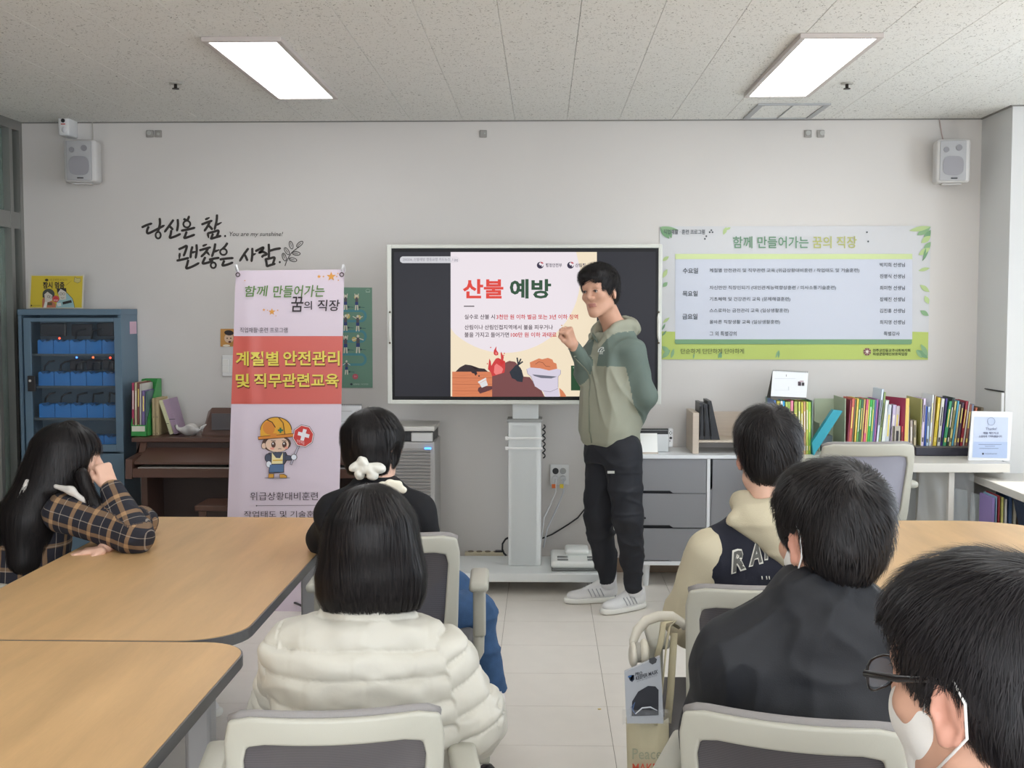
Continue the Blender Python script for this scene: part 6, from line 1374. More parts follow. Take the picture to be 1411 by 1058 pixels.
def head_prims(T, neck, fine=False, jaw=1.0):
    t = lambda x, y, z: T @ Vector((x, y, z)); s = T.to_scale().x; c = lambda a, b, ra, rb, k=.015, op='u': cone(t(*a), t(*b), ra * s, rb * s, k, op)
    p = [ell((0, -.014, .03), (.075, .096, .087), T), ell((0, .03, -.03), (.0605 * jaw, .06, .082), T, k=.03), ell((0, .03, .045), (.062, .062, .055), T, k=.03)]
    p += [c((.052 * jaw, .0, -.065), (.012, .07, -.103), .016, .016, .03), c((-.052 * jaw, .0, -.065), (-.012, .07, -.103), .016, .016, .03)]
    p += [ell((sg * .04, .062, -.02), (.024, .022, .02), T, k=.02) for sg in (-1, 1)]
    p += [c((-.036, .078, .028), (.036, .078, .028), .011, .011, .018)]
    p += [ell((sg * .031, .1, .009), (.019, .016, .012), T, k=.012, op='s') for sg in (-1, 1)]
    p += [ell((sg * .031, .079, .008), (.0155, .0125, .0105), T, k=.006) for sg in (-1, 1)]
    p += [c((0, .088, .02), (0, .109, -.018), .0075, .0115, .012), c((0, .1, -.027), (0, .09, -.03), .008, .008, .01)] + [ell((sg * .0135, .097, -.025), (.0075, .011, .008), T, k=.006) for sg in (-1, 1)]
    p += [ell((0, .085, -.0555), (.023, .011, .0045), T, k=.006), ell((0, .084, -.0655), (.019, .0105, .0055), T, k=.006), ell((0, .104, -.0605), (.026, .01, .0012), T, k=.003, op='s')]
    for sg in (-1, 1):
        if fine:
            pts = [(.010 * math.cos(a) * 1.7, .034 * math.sin(a)) for a in np.linspace(-1.25, 3.6, 13)]
            pts = [(sg * .083, -.012 - x_ * 1.0, -.008 + z_) for x_, z_ in pts]
            for a, b in zip(pts[:-1], pts[1:]): p.append(c(a, b, .0038, .0038, .004))
            p += [ell((sg * .077, -.010, -.010), (.0055, .017, .032), T, k=.006), ell((sg * .082, -.003, -.036), (.006, .009, .012), T, k=.008), c((sg * .082, -.012, .012), (sg * .082, -.02, -.018), .0035, .0035, .006), ell((sg * .079, .006, -.010), (.006, .006, .009), T, k=.006), ell((sg * .086, -.003, -.012), (.007, .007, .011), T, k=.005, op='s')]
        else:
            p += [ell((sg * .079, -.014, -.008), (.009, .019, .033), T, k=.008, rot=(0, 0, sg * -.45)), ell((sg * .088, -.008, -.006), (.006, .009, .019), T, k=.006, op='s', rot=(0, 0, sg * -.45))]
    p.append(cone(t(0, -.022, -.045), neck, .055 * s, .056, .03))
    return p
def lips_fn(T, skinless=False):
    Ti = np.array(T.inverted())
    def f(C):
        q = C @ Ti[:3, :3].T + Ti[:3, 3]; return ((np.abs(q[:, 0]) < .0225) & (q[:, 1] > .08) & (q[:, 2] < -.0505) & (q[:, 2] > -.0715)).astype(int)
    return f
def hand_prims(wrist, fdir, back, side, curl=(20, 25, 15), spread=.06, s=1.0, thumb=(.5, .4), k=.006):
    """side = +1 when the thumb is on the local +x side; x = fdir x back"""
    y = Vector(fdir).normalized(); z = Vector(back); z = (z - y * z.dot(y)).normalized(); x = y.cross(z)
    M = Matrix((x, y, z)).transposed().to_4x4(); M.translation = Vector(wrist); M = M @ Matrix.Scale(s, 4)
    p = [rbox((0, .048, 0), (.038, .046, .013), M, .012, .01), ell((side * .022, .025, -.006), (.02, .03, .016), M, k=.01)]
    for i, (bx, L, r) in enumerate(((.029, .9, .0088), (.0095, 1.0, .0092), (-.0105, .95, .0088), (-.029, .78, .0078))):
        pos = Vector((side * bx, .088 - .004 * abs(i - 1), .002)); ang = 0; az = -side * bx * spread * 20 * .05
        for sl, cu, rr in ((.043, curl[0], 1), (.027, curl[1], .93), (.021, curl[2], .82)):
            ang += math.radians(cu); d = Vector((math.sin(az) * -1, math.cos(ang), -math.sin(ang))); e = pos + d * sl * L
            p.append(cone(M @ pos, M @ e, r * rr * s, r * rr * .92 * s, k if sl < .043 else .008)); pos = e
    if thumb[0] > .75:
        q_ = [Vector((side * x_, y_, z_)) for x_, y_, z_ in ((.03, .02, -.008), (.043, .05, -.022), (.036, .07, -.04), (.012, .076, -.048))]
        return p + [cone(M @ q_[0], M @ q_[1], .014 * s, .0115 * s, .012), cone(M @ q_[1], M @ q_[2], .011 * s, .0098 * s, k), cone(M @ q_[2], M @ q_[3], .0098 * s, .0085 * s, k)]
    a = Vector((side * .03, .018, -.006)); b = a + Vector((side * .026, .03, -.012)); c_ = b + Vector((side * .012 * (1 - thumb[0] * 2), .026, -.022 * thumb[0] * 2)); d_ = c_ + Vector((-side * .012 * thumb[1], .02, -.016 * thumb[1]))
    p += [cone(M @ a, M @ b, .014 * s, .0115 * s, .012), cone(M @ b, M @ c_, .011 * s, .0098 * s, k), cone(M @ c_, M @ d_, .0098 * s, .008 * s, k)]
    return p
def limb(pts, rs, k=.02, tag=0): return [cone(pts[i], pts[i + 1], rs[i], rs[i + 1], k, 'u', tag) for i in range(len(pts) - 1)]
def short_hair(T, v=.014, nape=-.075, top=.0, hairline=.062, side=.0, back=0):
    h = [ell((0, -.018, .04 + top), (.078 + v, .102 + v, .086 + v), T), ell((0, -.052 - back, -.015), (.066 + v * .6, .052 + v * .7, .07), T, k=.03), ell((0, .03, .07 + top), (.062 + v, .06 + v * .8, .045 + v), T, k=.03)]
    h += [rbox((0, .14, -.12 + hairline), (.12, .085, .12), T, .03, .012, 's', rot=(-.12, 0, 0)), rbox((0, .05, nape - .12), (.15, .25, .12), T, .02, .02, 's', rot=(.16, 0, 0))]
    for sg in (-1, 1): h.append(ell((sg * .1, -.006, -.016 + side), (.032, .026, .036), T, k=.012, op='s'))
    return h
def flow_crown(C, g=1.0, swirl=.0, fwd=None, fw=0):
    C = np.array(C); up = np.array([0, 0, 1.])
    def f(p):
        d = p - C; d = d / (np.linalg.norm(d, axis=1)[:, None] + 1e-6); o = d + np.array([0, 0, -g]) + swirl * np.cross(up, d)
        if fwd is not None: o = o + np.array(fwd) * fw
        return o
    return f
def person(label, base): return thing('person', label, 'person', base)
def folds(amp=.004, fr=26, seed=0, sc=(1, 1, 1), fine=.0012):
    def f(V, N):
        W_ = V + .022 * np.stack([nz(V, 11, seed + 20), nz(V, 12, seed + 21), nz(V, 10, seed + 22)], 1)
        a = nz(W_, fr, seed, 5, sc); b = nz(W_, fr * 1.9, seed + 5, 5, (sc[1], sc[0], sc[2])); m = np.clip(.6 + .5 * nz(V, 7, seed + 9), .1, 1.2)
        return m * amp * (1.3 * np.clip(1 - 1.6 * np.abs(a), 0, 1) ** 1.5 + .6 * np.clip(1 - 1.8 * np.abs(b), 0, 1) ** 1.5 - .45) + fine * nz(W_, fr * 3.4, seed + 3, 7, sc)
    return f
def traps(nb, L, R_, r0, r1, k=.05, tag=0, d=.0): return [cone(nb + Vector((0, 0, d)), L, r0, r1, k, 'u', tag), cone(nb + Vector((0, 0, d)), R_, r0, r1, k, 'u', tag)]
def ray_hit(s, px, py, y0, y1, off=.002, n=160):
    for Y in np.linspace(y0, y1, n):
        p_ = P(px, py, Y)
        if s.sample(np.array([tuple(p_)]))[0] < .0005: return p_ + Vector((0, -off, 0))
    return P(px, py, y1)
def shoe(parent, heel, toe_dir, L=.285, c=(222, 222, 222), stripes=False, lift=0, sock=None):
    d = Vector(toe_dir).normalized(); x = Vector((d.y, -d.x, 0)); M = Matrix((x, d, Vector((0, 0, 1)))).transposed().to_4x4(); M.translation = Vector((heel[0], heel[1], lift)); s_ = L / .285
    up = [ell((0, .05, .055), (.036, .052, .05), M, k=.02), ell((0, .13, .048), (.041, .075, .036), M, k=.03), ell((0, .215, .038), (.043, .062, .03), M, k=.03), cone(M @ Vector((0, .045, .06)), M @ Vector((0, .04, .1)), .036, .036, .02), cone(M @ Vector((0, .15, .07)), M @ Vector((0, .085, .103)), .02, .024, .02), rbox((0, .14, -.06), (.1, .3, .078), M, .001, .004, 's'), ell((0, .04, .12), (.026, .034, .03), M, k=.008, op='s')]
    m1 = mat('shoe_white_%d%d' % (c[0], c[2]), c, .5, bump=.3, bscale=260)
    o = sdf_obj('shoe', up, .0045, m1, parent).obj
    so = [loft([(0, .14, .002, .044, .146), (0, .142, .016, .048, .151), (0, .142, .03, .046, .148)], M, e=2.6), ell((.07, .11, .02), (.03, .05, .1), M, k=.03, op='s'), ]
    sdf_obj('sole', so[:1], .0045, mat('sole_white', (232, 232, 226), .5), o)
    if stripes:
        b = B()
        for k in range(4):
            for sg in (-1, 1):
                for q in range(4):
                    pass
        for sg in (-1, 1):
            for k in range(4):
                y0 = .085 + k * .022; pts = [M @ Vector((sg * (.0425 - .0115 * (i / 4) ** 1.5), y0 + .018 * i / 4, .038 + .04 * i / 4)) for i in range(5)]; b.tube(pts, .003, 6)
        b.done('side_stripes', mat('shoe_stripe_grey', (168, 170, 174), .5), o)
        b = B()
        for k in range(6): y = .085 + .016 * k; z = .1 - .0065 * k; b.tube([M @ Vector((-.02, y, z - .006)), M @ Vector((0, y + .004, z + .0035)), M @ Vector((.02, y, z - .006))], .0028, 6)
        b.tube([M @ Vector((.0, .088, .102)), M @ Vector((-.02, .092, .112)), M @ Vector((-.03, .1, .096))], .0024, 6).done('laces', mat('laces_white', (236, 236, 236), .7), o)
    return o
def plate_on(parent, name, pts_list, m, thick=.002):
    b = B()
    for pts, dv in pts_list: b.prism(pts, dv)
    return b.done(name, m, parent)

# ---------------- presenter
def presenter():
    base = (P(850, 840, 6.15).x, 6.15, 0); t = person('standing man in grey green hooded windbreaker and black trousers, fist raised beside the display', base)
    hc = P(826, 404, 6.06); hc.z += .004; HT = head_T(hc, 147, -3, 4, 1.0); YAW = 128
    nb = P(850, 458, 6.14); TT = Matrix.Translation((P(843, 560, 6.14).x, 6.14, 0)) @ Matrix.Rotation(math.radians(YAW), 4, 'Z')
    Ls, Le, Lw = P(873, 478, 6.0), P(888, 546, 6.03), P(878, 578, 6.16)
    Rs, Re, Rw = P(826, 478, 6.28), P(811, 515, 6.12), P(789, 474, 5.98)
    Rh, Rk, Ra = P(833, 622, 6.2), P(825, 712, 6.2), P(838, 806, 6.27); Lh, Lk, La = P(857, 622, 6.06), P(866, 712, 6.03), P(873, 815, 6.1)
    body = head_prims(HT, nb, jaw=.96) + [cone(nb, P(848, 500, 6.14), .058, .12, .04), loft([(0, 0, .86, .15, .1), (0, 0, 1.1, .14, .1), (0, 0, 1.3, .13, .09), (0, 0, 1.38, .1, .06)], TT, .03)]
    body += limb([Ls + Vector((-.035, .03, -.04)), Le, Lw], [.03, .034, .028]) + limb([Rs + Vector((.02, 0, -.04)), Re, Rw], [.032, .034, .029]) + limb([Rh, Rk, Ra], [.075, .05, .03]) + limb([Lh, Lk, La], [.075, .05, .03])
    fd = (P(781, 448, 5.93) - Rw)
    body += hand_prims(Rw, fd, (.8, -.5, .1), -1, curl=(78, 98, 60), s=.92, thumb=(.9, .9))
    body += hand_prims(Lw, (-.55, .5, -.25), (.6, .6, -.1), 1, curl=(30, 40, 20), s=.95)
    pass
    sdf_obj('body', body, .0042, [SK1, LIP], t, mfn=lips_fn(HT), smooth=1)
    for sg in (-1, 1):
        e = HT @ Vector((sg * .031, .0915, .0085)); d = (HT.to_3x3() @ Vector((0.1, 1, .0))).normalized(); x = (HT.to_3x3() @ Vector((1, 0, 0))); u = HT.to_3x3() @ Vector((0, 0, 1))
        ey = B().ball(e - d * .0055, .0088, sc=(1, 1, 1)).done('eye', mat('eye_white', (168, 156, 150), .4), t, smooth=True)
        B().ball(e + d * .0002, .0056, n=10).done('iris', mat('iris_dark', (34, 24, 20), .2), ey, smooth=True)
        B().tube([e - x * .0135 - u * .0005, e - x * .006 + u * .0045 + d * .002, e + x * .004 + u * .0048 + d * .002, e + x * .0135 + u * .0005], .0017, 6).done('upper_lid', mat('lash_dark', (52, 36, 30), .6), ey)
        bc = HT @ Vector((sg * .032, .0885, .027)); B().tube([bc - x * .018 * sg - u * .001 + d * .001, bc - x * .004 * sg + u * .002 + d * .001, bc + x * .013 * sg + u * .001 - d * .0075], [.0028, .0036, .0018], 6).done('eyebrow', HAIR, t)
    # hair
    h = short_hair(HT, .011, -.06, .010, .074, -.004); h += [ell((sg * .088, .042, -.012), (.028, .028, .034), HT, .015, 's') for sg in (-1, 1)]
    h += [ell((.012, .055, .083), (.055, .038, .03), HT, k=.03), ell((-.02, .072, .068), (.03, .016, .022), HT, k=.015), ell((.03, .07, .064), (.022, .015, .024), HT, k=.015)]
    fwd = HT.to_3x3() @ Vector((.25, 1, -.2))
    hair_obj('hair', h, .0042, HAIR, t, flow_crown(HT @ Vector((0, -.06, .13)), .5, .15, tuple(fwd), .35), 6000, .05, .0020, lift=(.003, .012), seed=3, amp=.004, fr=80)
    # jacket
    dk, kh = mat('jacket_green', (98, 112, 104), .7, bump=.25, bscale=500, noise=.04), mat('jacket_khaki', (150, 151, 134), .7, bump=.25, bscale=500, noise=.04)
    tor = loft([(0, .0, .855, .15, .125), (0, .012, .93, .16, .134), (0, .012, 1.1, .162, .136), (0, .005, 1.25, .165, .13), (0, 0, 1.35, .16, .11), (0, -.005, 1.43, .11, .085)], TT, .03, tag=0)
    arm = limb([Ls + Vector((-.01, .02, -.02)), Le, Lw], [.064, .062, .042], .04, 1) + limb([Rs, Re, Rw + (Re - Rw) * .06], [.058, .053, .036], .03, 2)
    hood = [ell((.0, -.085, 1.45), (.11, .07, .055), TT, .025, tag=3, rot=(.35, 0, 0)), ell((-.07, .0, 1.455), (.032, .085, .042), TT, .02, tag=3, rot=(-.25, 0, 0)), ell((.07, .0, 1.455), (.032, .085, .042), TT, .02, tag=3, rot=(-.25, 0, 0)),
            cone(TT @ Vector((-.06, .065, 1.43)), TT @ Vector((-.02, .1, 1.36)), .02, .016, .015, tag=3), cone(TT @ Vector((.06, .065, 1.43)), TT @ Vector((.03, .125, 1.40)), .02, .012, .015, tag=3),
            cone(nb + Vector((-.006, -.0, .08)), nb + Vector((0, 0, -.0)), .052, .056, .01, 's')]
    pr_ = [tor] + arm + hood; Ti = np.array(TT.inverted())
    def mf(C):
        n = near([tor] + arm + hood[:5], C); q = C @ Ti[:3, :3].T + Ti[:3, 3]
        o = np.where((n == 1) | (n == 2), 0, 1); o = np.where((n == 0) & (q[:, 2] > 1.262 + .0) & ~((np.abs(q[:, 0] - .0) < .03) & (q[:, 1] > 0)), 0, o); o = np.where(n == 3, 1, o); return o
    def dj(V, N): 
        q = V @ Ti[:3, :3].T + Ti[:3, 3]; return folds(.016, 16, 5, (1, 1, .5))(V, N) + .003 * np.exp(-((q[:, 2] - .875) / .012) ** 2)
    s = sdf_obj('windbreaker', pr_, .0055, [dk, kh], t, disp=dj, mfn=mf); j = s.obj
    # zip line, pocket welt, logo on the chest
    def on(xl, z, off=.003):
        """point on the jacket front at local x, height z"""
        a = np.linspace(.05, .3, 60); pts = np.array([tuple(TT @ Vector((xl, y, z))) for y in a]); d = s.sample(pts); i = int(np.argmin(np.abs(d))); return TT @ Vector((xl, a[i] + off, z))
    B().tube([on(.0, z, .0045) for z in np.linspace(.87, 1.37, 26)], .0035, 6).done('zip', mat('zip_green', (120, 124, 108), .5), j)
    B().tube([on(-.105 + .03 * k / 8, .98 + .12 * k / 8, .004) for k in range(9)], .003, 6).done('pocket_welt', mat('pocket_dark', (100, 102, 88), .7), j)
    def onside(px, py):
        for Y in np.linspace(5.7, 6.3, 160):
            p_ = P(px, py, Y)
            if s.sample(np.array([tuple(p_)]))[0] < .001: return p_ + Vector((0, -.004, 0))
        return P(px, py, 6)
    Jc = crop(740, 350, 3.92); g = B(); wh_ = mat('embroidery_white', (222, 226, 222), .6)
    for r in (1.0, .68, .36):
        pts = [onside(*Jc(352 + 22 * r * -math.cos(a) + (1 - r) * 16, 530 - 26 * r * math.sin(a))) for a in np.linspace(.0, PI * .62, 9)]
        g.tube(pts, .0028, 5)
    for k in range(3): g.tube([onside(*Jc(x, 527 + 6 * k)) for x in (336, 343, 350, 356)], .0016, 5)
    g.done('chest_logo', wh_, j)
    # raised collar flap seen dark at the throat
    B().prism([TT @ Vector((.0, .085, 1.37)), TT @ Vector((.045, .09, 1.43)), TT @ Vector((.0, .135, 1.415)), TT @ Vector((-.02, .125, 1.385))], (0, 0, .004)).done('collar_lining', dk, j)
    # trousers
    bk = mat('trousers_black', (24, 26, 34), .75, bump=.2, bscale=500)
    tr_ = [loft([(0, 0, .76, .15, .12), (0, 0, .86, .15, .122), (0, 0, .90, .14, .112)], TT, .04)] + limb([Rh, Rk, P(834, 765, 6.25), P(838, 800, 6.27)], [.1, .076, .06, .047], .025) + limb([Lh, Lk, P(871, 772, 6.07), P(873, 806, 6.09)], [.104, .076, .06, .047], .025)
    st = sdf_obj('trousers', tr_, .006, bk, t, disp=folds(.013, 15, 9, (1, 1, 1.3)))
    q = []
    for (x, y) in ((394, 197), (434, 197), (434, 211), (394, 211)):
        px, py = crop(740, 600, 4.07)(x, y)
        for Y in np.linspace(5.7, 6.4, 220):
            p_ = P(px, py, Y)
            if st.sample(np.array([tuple(p_)]))[0] < .001: break
        q.append(p_ + Vector((0, -.013, 0)))
    B().prism(q, (0, .003, 0)).done('label_patch', wh_, st.obj)
    # feet
    a = P(850, 835, 6.3); b = P(779, 829, 6.23); a.z = b.z = 0; shoe(t, (a.x, a.y), (b.x - a.x, b.y - a.y, 0), .29, stripes=True)
    a = P(887, 845, 6.17); b = P(831, 845, 6.0); shoe(t, (a.x - .0, a.y), (b.x - a.x, b.y - a.y, 0), .285, stripes=True)
    for A_, (hx_, tx_) in ((Ra, ((850, 835, 6.3), (779, 829, 6.23))), (La, ((887, 845, 6.17), (831, 845, 6.0)))):
        a, b = P(*hx_), P(*tx_); d = Vector((b.x - a.x, b.y - a.y, 0)).normalized(); q_ = a + d * .05; B().tube([A_ + Vector((0, 0, .08)), A_, Vector((q_.x, q_.y, .085)), Vector((q_.x, q_.y, .05))], [.045, .043, .04, .038], 16).done('sock', mat('sock_white', (226, 226, 228), .8), t)
    return t
presenter()

# ---------------- seated figures
def seat_T(x, y, yaw): return Matrix.Translation((x, y, 0)) @ Matrix.Rotation(math.radians(yaw), 4, 'Z')
def lower_body(t, TT, trous, kneeZ=.52, spread=.12, fwd=.45, shoes=(225, 225, 225), hipz=.53, cuff=.12, side_legs=None):
    prs = [ell((0, 0, .56), (.17, .13, .1), TT, .04)]; sk = []
    legs = side_legs or [((sg * .09, .02, hipz + .02), (sg * spread, fwd, kneeZ), (sg * spread, fwd + .04, .09)) for sg in (-1, 1)]
    for h, k, a in legs:
        h, k, a = TT @ Vector(h), TT @ Vector(k), TT @ Vector(a); c = k.lerp(a, 1 - cuff)
        prs += limb([h, k, c], [.085, .066, .055], .04); sk += limb([h, k, a], [.065, .05, .035], .02)
        if shoes and a.z < .2: d = TT.to_3x3() @ Vector((0, 1, 0)); shoe(t, (a.x - d.x * .05, a.y - d.y * .05), d, .26, shoes)
    sdf_obj('trousers', prs, .008, trous, t, disp=folds(.005, 18, 4))
    return sk
def puff(arms, TT, per=.055, amp=.0135):
    Ti = np.array(TT.inverted())
    def f(V, N):
        tags = near([dict(fn=a['fn'], tag=i) for i, a in enumerate(arms)], V); q = V @ Ti[:3, :3].T + Ti[:3, 3]
        s = q[:, 2] + .05 * np.abs(q[:, 0]) ** 1.2 + .006 * nz(V, 9, 2)
        for i, a in enumerate(arms):
            if 'ax' in a:
                A_, B_, off = a['ax']; d = (B_ - A_); L = np.linalg.norm(d); u = (V - A_) @ (d / L) + off; s = np.where(tags == i, u, s)
        ph = np.abs(np.sin(PI * s / per)); o = amp * (ph ** .36 - 1)
        row_ = np.floor(s / per); vx = (q[:, 0] + .031 * (row_ % 2)) ; vs = np.abs(np.sin(PI * vx / .125)); o = o - .0009 * np.exp(-(vs / .12) ** 2)
        return o + .0045 * np.clip(1 - 1.5 * np.abs(nz(V, 30, 5, 5, (.6, .6, 1.8))), 0, 1) - .002 + .0022 * nz(V, 46, 6, 7, (1, 1, 2)) + .0018 * nz(V, 95, 8) + .003 * nz(V, 60, 9, 5, (2, 1, .4)) * np.exp(-(ph / .45) ** 2)
    return f
def limb_ax(pts, rs, k=.03):
    o = []; off = 0
    for i in range(len(pts) - 1):
        c = cone(pts[i], pts[i + 1], rs[i], rs[i + 1], k); c['ax'] = (np.array(pts[i]), np.array(pts[i + 1]), off); off += (Vector(pts[i + 1]) - Vector(pts[i])).length; o.append(c)
    return o
DEN = mat('denim_blue', (52, 84, 124), .85, noise=.25, nscale=40, bump=.4, bscale=400); BLK = mat('fabric_black', (20, 21, 26), .8, bump=.3, bscale=350); BLKN = mat('knit_black', (14, 14, 19), .9, bump=.3, bscale=300)

# woman in the white puffer jacket (front, left)
def puffer():
    Y = 2.42; c = P(505, 900, Y); t = person('woman with black bob and white hair clip in white puffer jacket, seen from behind', (c.x, Y, 0)); TT = seat_T(c.x, Y, 8)
    HT = head_T(P(512, 748, 2.42), 4, -4, 0, .98); nb = P(506, 850, 2.4)
    Ls, Le, Lw = P(402, 900, 2.42), P(384, 990, 2.6), P(430, 965, 2.86); Rs, Re, Rw = P(604, 902, 2.42), P(645, 985, 2.44), P(630, 985, 2.75)
    body = head_prims(HT, nb) + [loft([(0, 0, .5, .13, .09), (0, 0, .9, .14, .08)], TT, .03)] + limb([Ls, Le, Lw], [.04, .035, .027]) + limb([Rs, Re, Rw], [.04, .035, .027])
    body += hand_prims(Lw, (.2, .9, -.25), (0, 0, 1), 1) + hand_prims(Rw, (-.2, .9, -.2), (0, 0, 1), -1) + lower_body(t, TT, DEN)
    sdf_obj('body', body, .0065, SK2, t)
    m = mat('puffer_white', (200, 196, 184), .5, noise=.03, nscale=8, bump=.2, bscale=70)
    tor = [loft([(0, 0, .47, .17, .13), (0, 0, .56, .195, .15), (0, .0, .75, .195, .15), (0, .0, .86, .175, .125), (0, .0, .915, .12, .09), (0, 0, .94, .075, .07)], TT, .03)] + [ell((0, -.01, .955), (.082, .072, .04), TT, k=.02)] + traps(nb, Ls, Rs, .055, .062, .06, d=-.03)
    arms = limb_ax([Ls, Le, Lw], [.062, .068, .05]) + limb_ax([Rs, Re, P(655, 1008, 2.66)], [.064, .075, .06])
    sdf_obj('puffer_jacket', tor + arms, .0042, m, t, disp=puff(tor + arms, TT), smooth=2)
    h = [ell((0, -.02, .038), (.085, .108, .088), HT), loft([(0, -.012, -.126, .094, .066), (0, -.014, -.104, .105, .082), (0, -.016, -.06, .109, .096), (0, -.018, 0, .097, .105), (0, -.018, .05, .08, .1)], HT, .03), rbox((0, .14, -.06), (.06, .1, .1), HT, .03, .02, 's'), ell((0, .04, -.2), (.08, .08, .1), HT, .02, 's')]
    hair_obj('hair', h, .0048, HAIR, t, flow_crown(HT @ Vector((-.012, -.02, .14)), 1.3, 0), 11000, .15, .0014, lift=(.002, .010), seed=5, amp=.002, fr=150, sc=(1, 1, .08), step=.011, mask=None); hs = SDF(h, .006)
    # white cloth claw clip
    q = ray_hit(hs, 540, 671, 2.2, 2.6, .004); cl = mat('ribbon_cream', (232, 226, 208), .7)
    pr_ = [ell((dx, dy, dz), r, Matrix.Translation(q), k=.006, rot=(0, ry, .2)) for dx, dy, dz, r, ry in ((-.018, 0, .0, (.014, .012, .012), .4), (-.004, -.006, .006, (.013, .012, .014), 0), (.012, -.006, .004, (.014, .011, .012), -.3), (.0, -.006, -.008, (.02, .012, .008), 0), (.024, -.002, -.006, (.009, .009, .008), 0))]
    o = sdf_obj('hair_clip', pr_, .003, cl, None, disp=lambda V, N: .0014 * nz(V, 180, 2)).obj; tag(o, 'small cream fabric hair clip on the black bob nearest the camera', 'hair clip')
puffer()

# woman in the black sweater (second row, left)
def sweater():
    Y = 3.86; c = P(518, 850, Y); t = person('woman with black bob in black sweater and blue jeans, seen from behind', (c.x, Y, 0)); TT = seat_T(c.x, Y, -8)
    HT = head_T(P(517, 612, 3.9), -38, -4, 0, .93); nb = P(522, 668, 3.87)
    Ls, Le, Lw = P(462, 706, 3.86), P(450, 742, 4.05), P(470, 742, 4.25); Rs, Re, Rw = P(572, 706, 3.84), P(590, 778, 3.9), P(580, 790, 4.1)
    legs = [((-.07, .04, .54), (.16, .42, .54), (.2, .45, .09)), ((.09, .02, .56), tuple(TT.inverted() @ P(654, 845, 4.02)), tuple(TT.inverted() @ P(678, 955, 4.0)))]
    body = head_prims(HT, nb) + [loft([(0, 0, .5, .13, .09), (0, 0, .9, .14, .08)], TT, .03)] + limb([Ls, Le, Lw], [.038, .033, .026]) + limb([Rs, Re, Rw], [.038, .033, .026])
    body += hand_prims(Lw, (.5, .8, -.1), (0, 0, 1), 1) + hand_prims(Rw, (-.6, .8, -.1), (0, 0, 1), -1) + lower_body(t, TT, DEN, side_legs=legs, cuff=.1)
    a = P(678, 955, 4.0); body += limb([P(676, 930, 4.0), P(682, 962, 3.98)], [.032, .028]) + [ell(tuple(P(684, 985, 3.94)), (.035, .06, .03))]
    sdf_obj('body', body, .006, SK2, t)
    B().cyl(P(680, 950, 3.99), P(685, 985, 3.96), .036, .034, 16).done('sock', cm((226, 220, 218), .8), t); z = P(684, 1002, 3.95).z; shoe(t, (P(684, 0, 4).x, 4.02), (-.3, 1, 0), .24, lift=max(0, z - .02))
    tor = [loft([(0, 0, .5, .15, .12), (0, 0, .6, .165, .125), (0, .0, .75, .172, .12), (0, .0, .86, .155, .1), (0, .0, .93, .11, .075), (0, 0, .985, .062, .058)], TT, .03)] + traps(nb, Ls, Rs, .045, .058, .06, d=-.02)
    arms = limb([Ls, Le, Lw], [.058, .06, .046], .04) + limb([Rs, Re, Rw], [.058, .058, .045], .04)
    sdf_obj('sweater', tor + arms, .0065, BLKN, t, disp=folds(.006, 18, 12, (1, 1, .7)))
    h = [ell((0, -.016, .04), (.09, .108, .09), HT), loft([(0, -.024, -.1, .07, .064), (0, -.02, -.06, .088, .084), (0, -.018, 0, .095, .1), (0, -.018, .05, .088, .098)], HT, .03), rbox((0, .15, -.06), (.08, .1, .1), HT, .03, .02, 's'), ell((.1, .012, -.05), (.03, .03, .06), HT, .02, 's')]
    hair_obj('hair', h, .005, HAIR, t, flow_crown(HT @ Vector((0, -.05, .135)), 1.1, .1), 5200, .11, .0020, lift=(.002, .010), seed=6, amp=.002, fr=110, sc=(1, 1, .15), step=.011)
    K = crop(420, 550, 4.233); sc_ = 3.78 / FPX / 4.233; cl = mat('ribbon_white', (228, 226, 216), .6)
    def E(x, y, rx, ry, a=0, Y_=3.775, d=.02): return ell(tuple(P(*K(x, y), Y_)), (rx * sc_, d, ry * sc_), k=.008, rot=(0, a, 0))
    pr_ = [E(338, 368, 32, 34, .2), E(295, 392, 34, 24, -.5), E(345, 405, 34, 30), E(420, 398, 48, 26, .25), E(392, 440, 30, 32, .2), E(318, 440, 26, 26, -.6), E(380, 415, 30, 22)]
    o = sdf_obj('scrunchie', pr_, .0035, cl, None, disp=lambda V, N: .006 * np.clip(1 - 1.5 * np.abs(nz(V, 60, 3)), 0, 1) + .0015 * nz(V, 160, 4)).obj; tag(o, 'white satin bow scrunchie at the nape of the woman in black', 'scrunchie')
sweater()

